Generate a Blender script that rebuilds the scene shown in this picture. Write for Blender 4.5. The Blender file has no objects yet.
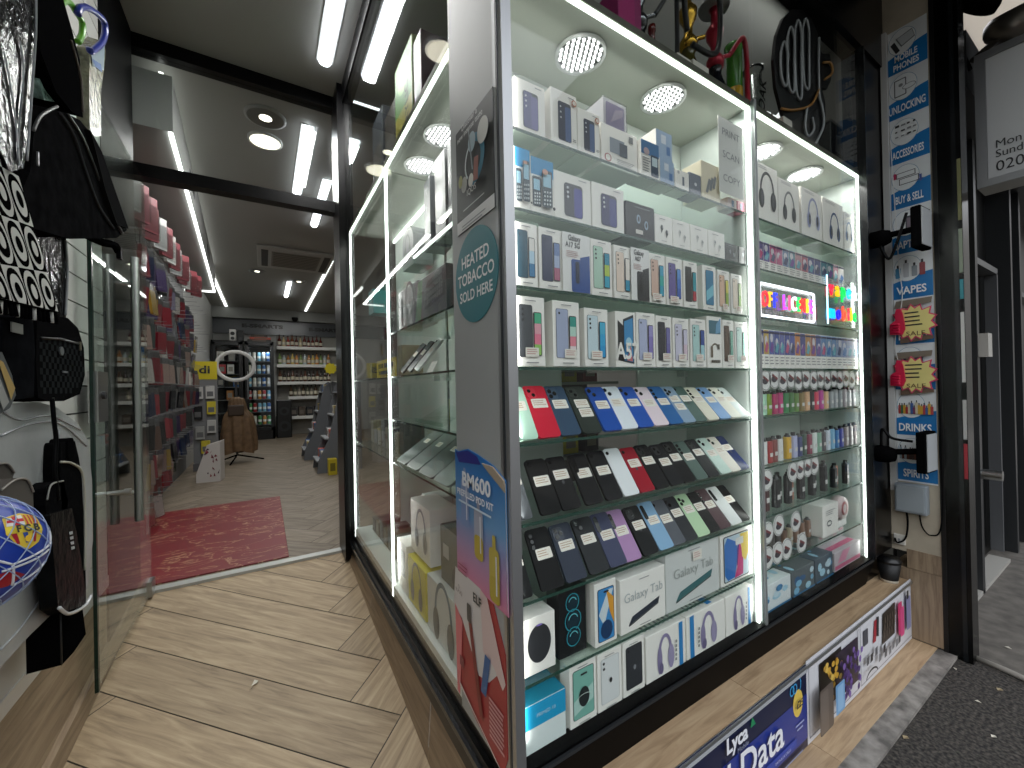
import bpy, bmesh, math, random
from math import sin, cos, tan, pi, radians, sqrt, atan2
from mathutils import Vector, Matrix, Euler
random.seed(7)
SC = bpy.context.scene
COL = SC.collection
rnd = random.uniform
EYE = 1.31                      # eye height above the pavement, metres
YAW, PIT, ROL, FPX = radians(31.5373), radians(.19), radians(-1.2188), 404.4
ORD = ['first','second','third','fourth','fifth','sixth','seventh','eighth','ninth','tenth','eleventh','twelfth','thirteenth',
       'fourteenth','fifteenth','sixteenth','seventeenth','eighteenth','nineteenth','twentieth','twenty-first','twenty-second','twenty-third','twenty-fourth','twenty-fifth','twenty-sixth']
# ------------------------------------------------------------------ camera
_f = Vector((sin(YAW)*cos(PIT), cos(YAW)*cos(PIT), sin(PIT)))
_r0 = Vector((cos(YAW), -sin(YAW), 0)); _u0 = _r0.cross(_f)
_r = _r0*cos(ROL)+_u0*sin(ROL); _u = -_r0*sin(ROL)+_u0*cos(ROL)
cam = bpy.data.cameras.new('camera'); co = bpy.data.objects.new('camera', cam); COL.objects.link(co)
m = Matrix.Identity(4)
for i in range(3): m[i][0], m[i][1], m[i][2] = _r[i], _u[i], -_f[i]
m[2][3] = EYE
co.matrix_world = m; cam.sensor_width = 36; cam.lens = FPX/1024*36; cam.clip_start = .02; cam.clip_end = 200
SC.camera = co
def ray(a, b): return _f+_r*((a-512)/FPX)-_u*((b-384)/FPX)
E0 = Vector((0, 0, EYE))
def onY(a, b, Y): d = ray(a, b); return d*(Y/d.y)+E0      # measured point of a plane of the shop front
def onX(a, b, X): d = ray(a, b); return d*(X/d.x)+E0
def onZ(a, b, Z): d = ray(a, b); return d*((Z-EYE)/d.z)+E0
# ------------------------------------------------------------------ materials
_mc = {}
def lin(c):
    c = c/255
    return c/12.92 if c <= .04045 else ((c+.055)/1.055)**2.4
def rgb(h):
    h = h.lstrip('#'); return tuple(lin(int(h[i:i+2], 16)) for i in (0, 2, 4))+(1,)
def M(h, r=.5, metal=0, em=0, var=0, bump=0, scale=40, spec=.5, alpha=1):
    key = (h, r, metal, em, var, bump, scale, spec, alpha)
    if key in _mc: return _mc[key]
    mt = bpy.data.materials.new('paint_'+h.strip('#')); mt.use_nodes = True
    nt = mt.node_tree; b = nt.nodes['Principled BSDF']
    b.inputs['Base Color'].default_value = rgb(h); b.inputs['Roughness'].default_value = r
    b.inputs['Metallic'].default_value = metal; b.inputs['Specular IOR Level'].default_value = spec
    if alpha < 1: b.inputs['Alpha'].default_value = alpha
    if em: b.inputs['Emission Color'].default_value = rgb(h); b.inputs['Emission Strength'].default_value = em
    if var or bump:
        tc = nt.nodes.new('ShaderNodeTexCoord'); n = nt.nodes.new('ShaderNodeTexNoise')
        n.inputs['Scale'].default_value = scale; n.inputs['Detail'].default_value = 5
        nt.links.new(tc.outputs['Object'], n.inputs['Vector'])
        if var:
            mx = nt.nodes.new('ShaderNodeMix'); mx.data_type = 'RGBA'; c = rgb(h)
            mx.inputs[6].default_value = tuple(x*(1-var) for x in c[:3])+(1,); mx.inputs[7].default_value = tuple(min(1, x*(1+var)) for x in c[:3])+(1,)
            mr_ = nt.nodes.new('ShaderNodeMapRange'); mr_.inputs['From Min'].default_value = .32; mr_.inputs['From Max'].default_value = .68; nt.links.new(n.outputs['Fac'], mr_.inputs[0]); nt.links.new(mr_.outputs[0], mx.inputs[0]); nt.links.new(mx.outputs[2], b.inputs['Base Color'])
        if bump:
            bp = nt.nodes.new('ShaderNodeBump'); bp.inputs['Strength'].default_value = bump; bp.inputs['Distance'].default_value = .01
            nt.links.new(n.outputs['Fac'], bp.inputs['Height']); nt.links.new(bp.outputs['Normal'], b.inputs['Normal'])
    _mc[key] = mt; return mt
def new_mat(name):
    mt = bpy.data.materials.new(name); mt.use_nodes = True; nt = mt.node_tree
    return mt, nt, nt.nodes['Principled BSDF'], nt.nodes['Material Output']
def glass_mat(name, tint, refl=.04, k=.8, rough=0.0):
    mt, nt, b, out = new_mat(name); nt.nodes.remove(b)
    lw = nt.nodes.new('ShaderNodeLayerWeight'); lw.inputs['Blend'].default_value = .5
    pw = nt.nodes.new('ShaderNodeMath'); pw.operation = 'POWER'; pw.inputs[1].default_value = 5
    ma = nt.nodes.new('ShaderNodeMath'); ma.operation = 'MULTIPLY_ADD'; ma.inputs[1].default_value = k; ma.inputs[2].default_value = refl
    tr = nt.nodes.new('ShaderNodeBsdfTransparent'); tr.inputs['Color'].default_value = tint
    gl = nt.nodes.new('ShaderNodeBsdfGlossy'); gl.inputs['Roughness'].default_value = rough; gl.inputs['Color'].default_value = (1, 1, 1, 1)
    mx = nt.nodes.new('ShaderNodeMixShader'); L = nt.links.new
    L(lw.outputs['Facing'], pw.inputs[0]); L(pw.outputs[0], ma.inputs[0]); L(ma.outputs[0], mx.inputs[0])
    L(tr.outputs[0], mx.inputs[1]); L(gl.outputs[0], mx.inputs[2]); L(mx.outputs[0], out.inputs['Surface'])
    return mt
GLASS = glass_mat('window_glass', (.96, .975, .965, 1), .022, .5)
SHELFG = glass_mat('shelf_glass', (.90, .955, .93, 1), .04, .6)
DOORG = glass_mat('door_glass', (.9, .94, .92, 1), .06, .9)
PLASTIC = glass_mat('clear_plastic', (.86, .87, .87, 1), .10, .9, .12)
CLEARG = glass_mat('blown_glass', (.90, .92, .91, 1), .10, .9, .03)
def wood_mat(name, c1, c2, c3, rough=.55, tone=.25):
    # long grain along U, every plank (mesh island) with its own tone
    mt, nt, b, out = new_mat(name); L = nt.links.new; N = nt.nodes.new
    uv = N('ShaderNodeUVMap'); mp = N('ShaderNodeMapping'); mp.inputs['Scale'].default_value = (2.2, 26, 1)
    ge = N('ShaderNodeNewGeometry'); vm = N('ShaderNodeVectorMath'); vm.operation = 'MULTIPLY_ADD'; vm.inputs[1].default_value = (1, 1, 1)
    cb = N('ShaderNodeCombineXYZ'); mu = N('ShaderNodeMath'); mu.operation = 'MULTIPLY'; mu.inputs[1].default_value = 37
    L(ge.outputs['Random Per Island'], mu.inputs[0]); L(mu.outputs[0], cb.inputs[2]); L(mu.outputs[0], cb.inputs[0])
    L(uv.outputs[0], mp.inputs[0]); L(mp.outputs[0], vm.inputs[0]); L(cb.outputs[0], vm.inputs[2])
    n = N('ShaderNodeTexNoise'); n.inputs['Scale'].default_value = 1.6; n.inputs['Detail'].default_value = 7; n.inputs['Roughness'].default_value = .62; n.inputs['Distortion'].default_value = .7
    L(vm.outputs[0], n.inputs['Vector'])
    rp = N('ShaderNodeValToRGB'); e = rp.color_ramp.elements; e[0].position = .28; e[0].color = rgb(c1); e[1].position = .72; e[1].color = rgb(c3)
    x = e.new(.5); x.color = rgb(c2)
    L(n.outputs['Fac'], rp.inputs[0])
    mr = N('ShaderNodeMapRange'); mr.inputs['To Min'].default_value = 1-tone; mr.inputs['To Max'].default_value = 1+tone*.4; L(ge.outputs['Random Per Island'], mr.inputs[0])
    mx = N('ShaderNodeVectorMath'); mx.operation = 'SCALE'; L(rp.outputs[0], mx.inputs[0]); L(mr.outputs[0], mx.inputs[3])
    L(mx.outputs[0], b.inputs['Base Color']); b.inputs['Roughness'].default_value = rough
    bp = N('ShaderNodeBump'); bp.inputs['Strength'].default_value = .15; bp.inputs['Distance'].default_value = .003
    L(n.outputs['Fac'], bp.inputs['Height']); L(bp.outputs[0], b.inputs['Normal'])
    return mt
WOODF = wood_mat('wood_look_floor_tile', '#7f6d55', '#a48f72', '#bda98a', .55, .14)
WOODI = wood_mat('wood_look_shop_tile', '#5d5344', '#7d7160', '#94887a', .5, .14)
WOODS = wood_mat('wood_look_sill_tile', '#8d7458', '#b59a7a', '#c9b08e', .5, .15)
WOODB = wood_mat('wood_look_wall_tile', '#6f5f4e', '#948069', '#aa977d', .5, .15)
WHITE = M('#efefec', .45); CARTON = M('#f8f4ee', .45); OFFW = M('#dcdcd6', .5); BLACK = M('#0a0a0b', .4, spec=.1); BLACKM = M('#0c0c0d', .6, spec=0)
BLKGLOSS = M('#060607', .12); GREY = M('#8a8d8e', .5); DGREY = M('#3a3b3d', .5); MGREY = M('#5b5d60', .5); LGREY = M('#b9bbba', .5)
STEEL = M('#b9bab8', .28, 1); ALU = M('#b4b6b8', .38, .9); INK = M('#2a2a2c', .6); INKG = M('#8f8f90', .6); LABEL = M('#efe9df', .6)
RED = M('#c4202f', .45); YEL = M('#e8d31d', .5)
LED = M('#f6fff9', .5, 0, 4.5); LEDS = M('#f4fff8', .5, 0, 2.0)
# ------------------------------------------------------------------ mesh builder
class MB:
    def __init__(s): s.v, s.f, s.m, s.mats, s.sm, s.uv = [], [], [], [], [], {}
    def mi(s, mt):
        if mt not in s.mats: s.mats.append(mt)
        return s.mats.index(mt)
    def add(s, vs, fs, mt, T=None, smooth=False):
        o = len(s.v); s.v += [tuple(T @ Vector(p)) if T else tuple(p) for p in vs]
        k = s.mi(mt)
        for f in fs: s.f.append([o+i for i in f]); s.m.append(k); s.sm.append(smooth)
        return s
    def box(s, x0, x1, y0, y1, z0, z1, mt, T=None):
        vs = [(x, y, z) for z in (z0, z1) for y in (y0, y1) for x in (x0, x1)]
        return s.add(vs, [(0, 2, 3, 1), (4, 5, 7, 6), (0, 1, 5, 4), (2, 6, 7, 3), (0, 4, 6, 2), (1, 3, 7, 5)], mt, T)
    def prism(s, pts, h0, h1, mt, ax='y', T=None, smooth=False):
        n = len(pts)
        def P(a, b, h): return (a, h, b) if ax == 'y' else ((a, b, h) if ax == 'z' else (h, a, b))
        vs = [P(a, b, h0) for a, b in pts]+[P(a, b, h1) for a, b in pts]
        s.add(vs, [list(range(n)), list(range(2*n-1, n-1, -1))], mt, T)
        return s.add(vs, [(i, (i+1) % n, n+(i+1) % n, n+i) for i in range(n)], mt, T, smooth)
    def quad(s, a, b, c, d, mt, T=None): return s.add([a, b, c, d], [(0, 1, 2, 3)], mt, T)
    def poly(s, pts, mt, y=0, T=None): return s.add([(a, y, b) for a, b in pts], [list(range(len(pts)))], mt, T)
    def cyl(s, p0, p1, r0, mt, r1=None, n=14, cap=True):
        p0, p1 = Vector(p0), Vector(p1); d = (p1-p0).normalized(); r1 = r0 if r1 is None else r1
        a = d.orthogonal().normalized(); b = d.cross(a)
        ring = lambda p, r: [p+a*(r*cos(2*pi*i/n))+b*(r*sin(2*pi*i/n)) for i in range(n)]
        vs = ring(p0, r0)+ring(p1, r1)
        s.add(vs, [(i, (i+1) % n, n+(i+1) % n, n+i) for i in range(n)], mt, None, True)
        if cap: s.add(vs, [list(range(n))[::-1], list(range(n, 2*n))], mt)
        return s
    def lathe(s, prof, mt, n=20, T=None, smooth=True):
        vs = []; k = len(prof)
        for i in range(n):
            a = 2*pi*i/n
            vs += [(r*cos(a), r*sin(a), z) for r, z in prof]
        fs = []
        for i in range(n):
            j = (i+1) % n
            for q in range(k-1): fs.append((i*k+q, j*k+q, j*k+q+1, i*k+q+1))
        return s.add(vs, fs, mt, T, smooth)
    def tube(s, pts, r, mt, n=8, close=False, T=None):
        P = [Vector(p) for p in pts]; N = len(P); vs = []; prev = None
        for i in range(N):
            if close: d = (P[(i+1) % N]-P[i-1])
            else: d = P[min(i+1, N-1)]-P[max(i-1, 0)]
            d.normalize()
            a = (prev-d*prev.dot(d)) if prev is not None else d.orthogonal()
            if a.length < 1e-5: a = d.orthogonal()
            a.normalize(); prev = a; b = d.cross(a); rr = r[i] if isinstance(r, (list, tuple)) else r
            vs += [P[i]+a*(rr*cos(2*pi*j/n))+b*(rr*sin(2*pi*j/n)) for j in range(n)]
        fs = []
        for i in range(N if close else N-1):
            k = (i+1) % N
            for j in range(n): fs.append((i*n+j, i*n+(j+1) % n, k*n+(j+1) % n, k*n+j))
        if not close: fs += [list(range(n))[::-1], list(range((N-1)*n, N*n))]
        return s.add(vs, fs, mt, T, True)
    def grid(s, fn, nu, nv, mt, T=None, smooth=True, wrap=False):
        vs = [fn(i/nu, j/nv) for j in range(nv+1) for i in range(nu+1)]
        return s.add(vs, [(j*(nu+1)+i, j*(nu+1)+i+1, (j+1)*(nu+1)+i+1, (j+1)*(nu+1)+i) for j in range(nv) for i in range(nu)], mt, T, smooth)
    def build(s, name, parent=None, loc=None, rot=None, kind=None, uvs=None, bevel=0, seg=2):
        me = bpy.data.meshes.new(name); me.from_pydata(s.v, [], s.f)
        for mt in s.mats: me.materials.append(mt)
        me.polygons.foreach_set('material_index', s.m); me.polygons.foreach_set('use_smooth', s.sm)
        bm = bmesh.new(); bm.from_mesh(me)
        bmesh.ops.recalc_face_normals(bm, faces=bm.faces); bm.to_mesh(me); bm.free()
        if uvs:
            ul = me.uv_layers.new(name='UVMap')
            for i, p in enumerate(me.polygons):
                for li in p.loop_indices: ul.data[li].uv = uvs(me.vertices[me.loops[li].vertex_index].co, i)
        me.update()
        o = bpy.data.objects.new(name, me); COL.objects.link(o)
        if parent: o.parent = parent
        if loc: o.location = loc
        if rot: o.rotation_euler = rot
        if kind: o['kind'] = kind
        if bevel:
            bv = o.modifiers.new('bevel', 'BEVEL'); bv.width = bevel; bv.segments = seg; bv.limit_method = 'ANGLE'
        return o
def tag(o, label, cat, group=None, kind=None):
    o['label'] = label; o['category'] = cat
    if group: o['group'] = group
    if kind: o['kind'] = kind
    return o
def thing(name, label, cat, loc=(0, 0, 0), rz=0, group=None, rot=None):
    o = bpy.data.objects.new(name, None); COL.objects.link(o); o.empty_display_size = .02
    o.location = loc; o.rotation_euler = rot or (0, 0, rz)
    return tag(o, label, cat, group)
def struct(name, mb, label=None, **k):
    o = mb.build(name, kind='structure', **k)
    if label: o['label'] = label
    return o
def sempty(name, loc=(0, 0, 0), rz=0):
    o = bpy.data.objects.new(name, None); COL.objects.link(o); o.location = loc; o.rotation_euler = (0, 0, rz); o['kind'] = 'structure'
    return o
def dup(root, loc, rz=None, label=None, group=None):
    r = root.copy(); COL.objects.link(r); r.location = loc
    if rz is not None: r.rotation_euler = (0, 0, rz)
    if label: r['label'] = label
    if group: r['group'] = group
    for ch in list(root.children):
        c = ch.copy(); COL.objects.link(c); c.parent = r
        for g in list(ch.children):
            d = g.copy(); COL.objects.link(d); d.parent = c
    return r
def text(body, size, mt, parent, loc, rot=(pi/2, 0, 0), name='lettering', align='CENTER', sx=1, bold=0, ext=0, spacing=1, line=.9, shear=0):
    cu = bpy.data.curves.new(name, 'FONT'); cu.body = body; cu.size = size; cu.align_x = align; cu.align_y = 'CENTER'
    cu.offset = bold; cu.extrude = ext; cu.space_character = spacing; cu.space_line = line; cu.shear = shear; cu.resolution_u = 3
    cu.materials.append(mt)
    tmp = bpy.data.objects.new('tmp', cu); me = bpy.data.meshes.new_from_object(tmp); bpy.data.objects.remove(tmp)
    me.name = name; me.materials.clear(); me.materials.append(mt); me.transform(Matrix.Scale(sx, 4, (1, 0, 0)))
    for p in me.polygons: p.material_index = 0
    o = bpy.data.objects.new(name, me); COL.objects.link(o); o.parent = parent; o.location = loc; o.rotation_euler = rot
    return o
def rrect(x0, x1, z0, z1, r, n=4):
    r = min(r, (x1-x0)/2, (z1-z0)/2); P = []
    for cx, cz, a in ((x1-r, z1-r, 0), (x0+r, z1-r, pi/2), (x0+r, z0+r, pi), (x1-r, z0+r, 1.5*pi)):
        P += [(cx+r*cos(a+pi/2*i/n), cz+r*sin(a+pi/2*i/n)) for i in range(n+1)]
    return P
def ell(cx, cz, rx, rz, n=20, a0=0, a1=2*pi): return [(cx+rx*cos(a0+(a1-a0)*i/n), cz+rz*sin(a0+(a1-a0)*i/n)) for i in range(n+(0 if abs(a1-a0-2*pi) < .01 else 1))]
def arc(cx, cz, rx, rz, w, a0, a1, n=16):   # a flat curved band
    o = ell(cx, cz, rx, rz, n, a0, a1-1e-6 if abs(a1-a0-2*pi) < .01 else a1); i = ell(cx, cz, rx-w, rz-w, n, a0, a1-1e-6 if abs(a1-a0-2*pi) < .01 else a1)
    if abs(a1-a0-2*pi) < .01: o.append(o[0]); i.append(i[0])
    return o, i
class Art(MB):
    """print on a face: coloured shapes in the plane of the face, each a hair above the last"""
    def __init__(s, y0=0, step=.0004): super().__init__(); s.y = y0; s.step = step
    def nx(s): s.y -= s.step; return s.y
    def R(s, x0, x1, z0, z1, mt): s.poly([(x0, z0), (x1, z0), (x1, z1), (x0, z1)], mt, s.nx()); return s
    def RR(s, x0, x1, z0, z1, r, mt): s.poly(rrect(x0, x1, z0, z1, r), mt, s.nx()); return s
    def E(s, cx, cz, rx, rz, mt, n=20): s.poly(ell(cx, cz, rx, rz, n), mt, s.nx()); return s
    def P(s, pts, mt): s.poly(pts, mt, s.nx()); return s
    def A(s, cx, cz, rx, rz, w, a0, a1, mt, n=16):
        o, i = arc(cx, cz, rx, rz, w, a0, a1, n); y = s.nx(); k = len(o)
        s.add([(a, y, b) for a, b in o+i], [(q, q+1, k+q+1, k+q) for q in range(k-1)], mt); return s
    def lines(s, x0, x1, z, n, dz, h, mt, ragged=.3):
        y = s.nx()
        for q in range(n):
            e = x1-(x1-x0)*rnd(0, ragged)
            s.poly([(x0, z-q*dz), (e, z-q*dz), (e, z-q*dz+h), (x0, z-q*dz+h)], mt, y)
        return s
def clip(poly, a, b, c):     # keep a*x+b*y<=c
    out = []
    for i in range(len(poly)):
        p, q = poly[i-1], poly[i]; dp, dq = a*p[0]+b*p[1]-c, a*q[0]+b*q[1]-c
        if (dp <= 0) != (dq <= 0):
            t = dp/(dp-dq); out.append((p[0]+(q[0]-p[0])*t, p[1]+(q[1]-p[1])*t))
        if dq <= 0: out.append(q)
    return out
# ================================================================== THE SETTING
FLZ = .235                                   # shop floor
def rampz(y): return .015+max(0, min(y, 2.91)-.69)*.0991
PW, PN = .215, 6
def herring(x0, x1, y0, y1, zf, gap=.0022, wm=None):
    """herringbone planks clipped to a rectangle -> MB plus uv function"""
    mb = MB(); uvd = []; e1 = (-.7071, .7071); e2 = (.7071, .7071); a0, b0 = .99, 1.36
    K = int(20/PW)
    for k in range(-K, K):
        for mm in range(-8, 9):
            for hv in (0, 1):
                i, j = (k+2*PN*mm, k) if hv == 0 else (k-1+2*PN*mm, k)
                w, h = (PN, 1) if hv == 0 else (1, PN)
                s0, s1, t0, t1 = a0+i*PW+gap, a0+(i+w)*PW-gap, b0+j*PW+gap, b0+(j+h)*PW-gap
                P = [(s*e1[0]+t*e2[0], s*e1[1]+t*e2[1]) for s, t in ((s0, t0), (s1, t0), (s1, t1), (s0, t1))]
                if max(p[0] for p in P) < x0 or min(p[0] for p in P) > x1 or max(p[1] for p in P) < y0 or min(p[1] for p in P) > y1: continue
                for a, b, c in ((-1, 0, -x0), (1, 0, x1), (0, -1, -y0), (0, 1, y1)):
                    if P: P = clip(P, a, b, c)
                if len(P) < 3: continue
                mb.add([(x, y, zf(y)) for x, y in P], [list(range(len(P)))], wm or WOODF); uvd.append(hv)
    def uv(c, i):
        s, t = c.x*e1[0]+c.y*e1[1], c.x*e2[0]+c.y*e2[1]
        return (s, t) if uvd[i] == 0 else (t, s)
    return mb, uv
GROUT = M('#4d463d', .8)
mb, uv = herring(-.62, .455, .69, 2.885, rampz); o = mb.build('floor', kind='structure', uvs=uv); o['label'] = 'herringbone wood-look tiles of the entrance ramp'
MB().add([(-.62, .69, .012), (.46, .69, .012), (.46, 2.9, .231), (-.62, 2.9, .231)], [(0, 1, 2, 3)], GROUT).build('floor_slab', kind='structure')
mb, uv = herring(-.95, 3.0, 2.93, 11.2, lambda y: FLZ, wm=WOODI); o = mb.build('floor', kind='structure', uvs=uv); o['label'] = 'herringbone wood-look floor inside the shop'
MB().box(-.95, 3.0, 2.91, 11.2, .1, FLZ-.003, GROUT).build('floor_slab', kind='structure')
struct('trim_1', MB().box(-.62, .45, 2.875, 2.935, .2, .247, M('#b8bab6', .4, .4)), 'pale metal threshold strip across the doorway')
# red mat
mt, nt, b, out = new_mat('red_marbled_mat'); N = nt.nodes.new; L = nt.links.new
tc = N('ShaderNodeTexCoord'); n = N('ShaderNodeTexNoise'); n.inputs['Scale'].default_value = 3.2; n.inputs['Detail'].default_value = 6; n.inputs['Distortion'].default_value = 1.2
mp = N('ShaderNodeMapping'); mp.inputs['Scale'].default_value = (1, 2.2, 1); L(tc.outputs['Object'], mp.inputs[0]); L(mp.outputs[0], n.inputs['Vector'])
r = N('ShaderNodeValToRGB'); e = r.color_ramp.elements; e[0].position = .0; e[0].color = rgb('#640b14'); e[1].position = 1; e[1].color = rgb('#7c121c')
for p, c in ((.482, '#700f18'), (.5, '#a8805f'), (.518, '#700f18')): x = e.new(p); x.color = rgb(c)
L(n.outputs['Fac'], r.inputs[0]); L(r.outputs[0], b.inputs['Base Color']); b.inputs['Roughness'].default_value = .45
mat_ = MB().box(-.90, .12, 2.985, 4.72, FLZ, FLZ+.008, mt).build('door_mat', bevel=.003)
tag(mat_, 'red marbled mat with pale veins lying just inside the doorway', 'mat')
# ---- street side ground
mt, nt, b, out = new_mat('asphalt'); N = nt.nodes.new; L = nt.links.new
tc = N('ShaderNodeTexCoord'); n = N('ShaderNodeTexNoise'); n.inputs['Scale'].default_value = 90; n.inputs['Detail'].default_value = 3; L(tc.outputs['Object'], n.inputs['Vector'])
v = N('ShaderNodeTexVoronoi'); v.inputs['Scale'].default_value = 70; L(tc.outputs['Object'], v.inputs['Vector'])
r = N('ShaderNodeValToRGB'); e = r.color_ramp.elements; e[0].position = .38; e[0].color = rgb('#1d1b1a'); e[1].position = .7; e[1].color = rgb('#57514a')
L(n.outputs['Fac'], r.inputs[0]); L(r.outputs[0], b.inputs['Base Color']); b.inputs['Roughness'].default_value = .85
bp = N('ShaderNodeBump'); bp.inputs['Strength'].default_value = .7; bp.inputs['Distance'].default_value = .006; L(v.outputs['Distance'], bp.inputs['Height']); L(bp.outputs[0], b.inputs['Normal'])
ASPH = mt
struct('ground', MB().box(-8, 14, -12, .60, -.2, 0, ASPH), 'dark asphalt pavement in front of the shop')
CONC = M('#85807a', .85, 0, 0, .5, .5, 18)
CONC2 = M('#67625c', .9, 0, 0, .3, .4, 14)
struct('trim_2', MB().box(-3, 2.72, .535, .60, -.1, .012, CONC), 'worn concrete edging between tiles and asphalt')
struct('ground', MB().box(2.78, 14, -4, 1.5, -.1, .008, CONC2), 'grey concrete paving beyond the black pillar')
MB().tube([(2.78, .50, .008), (2.765, .4, .01), (2.73, .28, .01), (2.72, .1, .01), (2.74, -.3, .01)], .012, M('#9a958c', .8)).build('trim_3', kind='structure')
def plank_run(name, x0, x1, cuts, y0, y1, z0, z1, mat, axis='x', lab=None, kindrun='top'):
    mb = MB(); xs = [x0]+cuts+[x1]
    for a, b2 in zip(xs, xs[1:]): mb.box(a+.001, b2-.001, y0, y1, z0, z1, mat)
    o = mb.build(name, kind='structure', uvs=lambda c, i: (c.x+c.z*.13, c.y+c.z))
    if lab: o['label'] = lab
    return o
plank_run('floor', -.3, 2.72, [.62, 1.64], .60, .695, -.05, .015, WOODS, lab='wood-look tile step at the foot of the window')
# front sill: top slab of wood-look tiles and riser
SILL = .30
plank_run('sill', .47, 2.72, [1.33, 2.3], .69, .83, .02, SILL, WOODS, lab='wood-look tiled sill under the front window')
struct('trim_4', MB().box(.47, 2.72, .683, .692, SILL-.012, SILL+.002, ALU), 'thin metal nosing along the sill edge')
# side plinth under the side window
mb = MB()
for a, b2 in zip([.72, 1.3, 2.15], [1.3, 2.15, 2.74]):
    mb.add([(.44, a+.001, rampz(a)-.01), (.44, b2-.001, rampz(b2)-.01), (.455, b2-.001, .265), (.455, a+.001, .265)], [(0, 1, 2, 3)], WOODB)
    mb.add([(.455, a+.001, .265), (.455, b2-.001, .265), (.50, b2-.001, .265), (.50, a+.001, .265)], [(0, 1, 2, 3)], WOODB)
mb.add([(.44, .72, 0), (.50, .72, 0), (.50, .72, .265), (.455, .72, .265)], [(0, 1, 2, 3)], WOODB)
o = mb.build('baseboard_side', kind='structure', uvs=lambda c, i: (c.y, c.z+c.x)); o['label'] = 'wood-look tiled plinth under the side window'
# ---- window frames (black) : front
fr = sempty('window_1'); fr['label'] = 'large front window with black frame'
BF = M('#050506', .28, spec=.22)
mb = MB(); mb.box(.47, 2.50, .83, .84, SILL, SILL+.001, BF); mb.prism([(.755, .452), (.80, .452), (.84, SILL), (.796, SILL)], .47, 2.50, M('#070708', .5, spec=.04), 'x'); mb.box(.475, 2.46, .750, .757, .436, .444, M('#2a2c2e', .3))
mb.build('bottom_frame', fr)
MB().box(2.455, 2.72, .757, .83, .44, 3.3, BF).box(2.455, 2.72, .80, .83, SILL, .44, BF).build('frame', fr)
MB().box(2.448, 2.456, .74, .79, .45, 2.885, M('#17191b', .25)).build('frame', fr)
MB().box(.455, 2.72, .745, .83, 2.885, 3.5, BF).build('head_frame', fr)
MB().box(.477, 1.485, .757, .764, .45, 2.885, GLASS).build('glass_pane', fr)
MB().box(1.497, 2.456, .757, .764, .45, 2.885, GLASS).build('glass_pane', fr)
MB().box(1.485, 1.497, .752, .768, .45, 2.30, M('#9fa3a3', .35, .6)).build('joint_strip', fr)
# corner post: grey panel with aluminium edge trims
mb = MB(); mb.box(.452, .458, .785, 1.035, .43, 3.24, M('#a3a6a4', .42, 0, 0, .06, 0, 3)); mb.build('panel', fr)
mb = MB(); mb.box(.453, .478, .752, .770, .40, 3.24, ALU); mb.box(.451, .457, .770, .778, .40, 3.24, M('#2d3134', .3)); mb.box(.451, .46, .778, .79, .40, 3.24, ALU); mb.build('corner_post', fr)
# ---- side window
sw = sempty('window_2'); sw['label'] = 'side window along the entrance ramp with black frame'
mb = MB(); mb.box(.455, .52, .775, 2.75, .265, .37, BF); mb.box(.468, .52, .775, 2.75, .37, .42, BF); mb.box(.445, .46, .775, 2.75, .33, .345, M('#1d1f21', .2)); mb.build('bottom_frame', sw)
MB().box(.455, .463, 1.035, 2.72, .42, 3.16, GLASS).build('glass_pane', sw)
MB().box(.45, .51, .78, 2.86, 3.12, 3.24, BF).build('head_frame', sw)
MB().box(.42, .505, 2.72, 2.95, .235, 3.24, BF).build('jamb', sw)
# ---- door head frames
df = sempty('door_1'); df['label'] = 'shop doorway with black transom frame'
MB().box(-.95, .44, 2.87, 2.95, 2.475, 2.545, BF).build('transom', df)
MB().box(-.95, .46, 2.87, 2.95, 3.165, 3.29, BF).build('head_frame', df)
MB().box(-.70, -.625, 2.87, 2.95, .235, 3.2, BF).build('jamb', df)
MB().box(-.625, .42, 2.905, 2.912, 2.545, 3.165, GLASS).build('glass_pane', df)
# glass leaf, swung open along the goods wall
leaf = sempty('door_2', (-.535, 2.87, .245)); leaf['label'] = 'frameless glass door swung open against the goods wall'
EDGE = M('#0d2a22', .15)
mb = MB(); mb.box(-.005, .005, -.80, 0, 0, 2.21, DOORG); mb.build('glass_pane', leaf)
MB().box(-.0055, .0055, -.815, -.80, -.02, 2.21, EDGE).build('edge', leaf)
mb = MB(); mb.cyl((.045, -.42, .49), (.045, -.42, 1.68), .016, STEEL, n=16)
for z in (.62, 1.56): mb.cyl((.0, -.42, z), (.045, -.42, z), .009, STEEL)
mb.build('handle', leaf)
mb = MB(); mb.cyl((-.045, -.42, .49), (-.045, -.42, 1.68), .016, M('#3c3d3d', .3, .8), n=16); mb.build('handle', leaf)
mb = MB(); mb.box(-.014, .014, -.80, -.69, .96, 1.15, STEEL); mb.cyl((.014, -.755, 1.06), (.024, -.755, 1.06), .014, DGREY); mb.build('lock', leaf)
mb = MB(); mb.cyl((.0, -.66, .67), (.055, -.66, .67), .008, STEEL); mb.cyl((.05, -.66, .67), (.07, -.66, .67), .012, STEEL); mb.build('door_stop', leaf)
mb = MB(); mb.box(-.016, .016, -.05, .03, -.01, .07, STEEL); mb.build('pivot', leaf)
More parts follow.
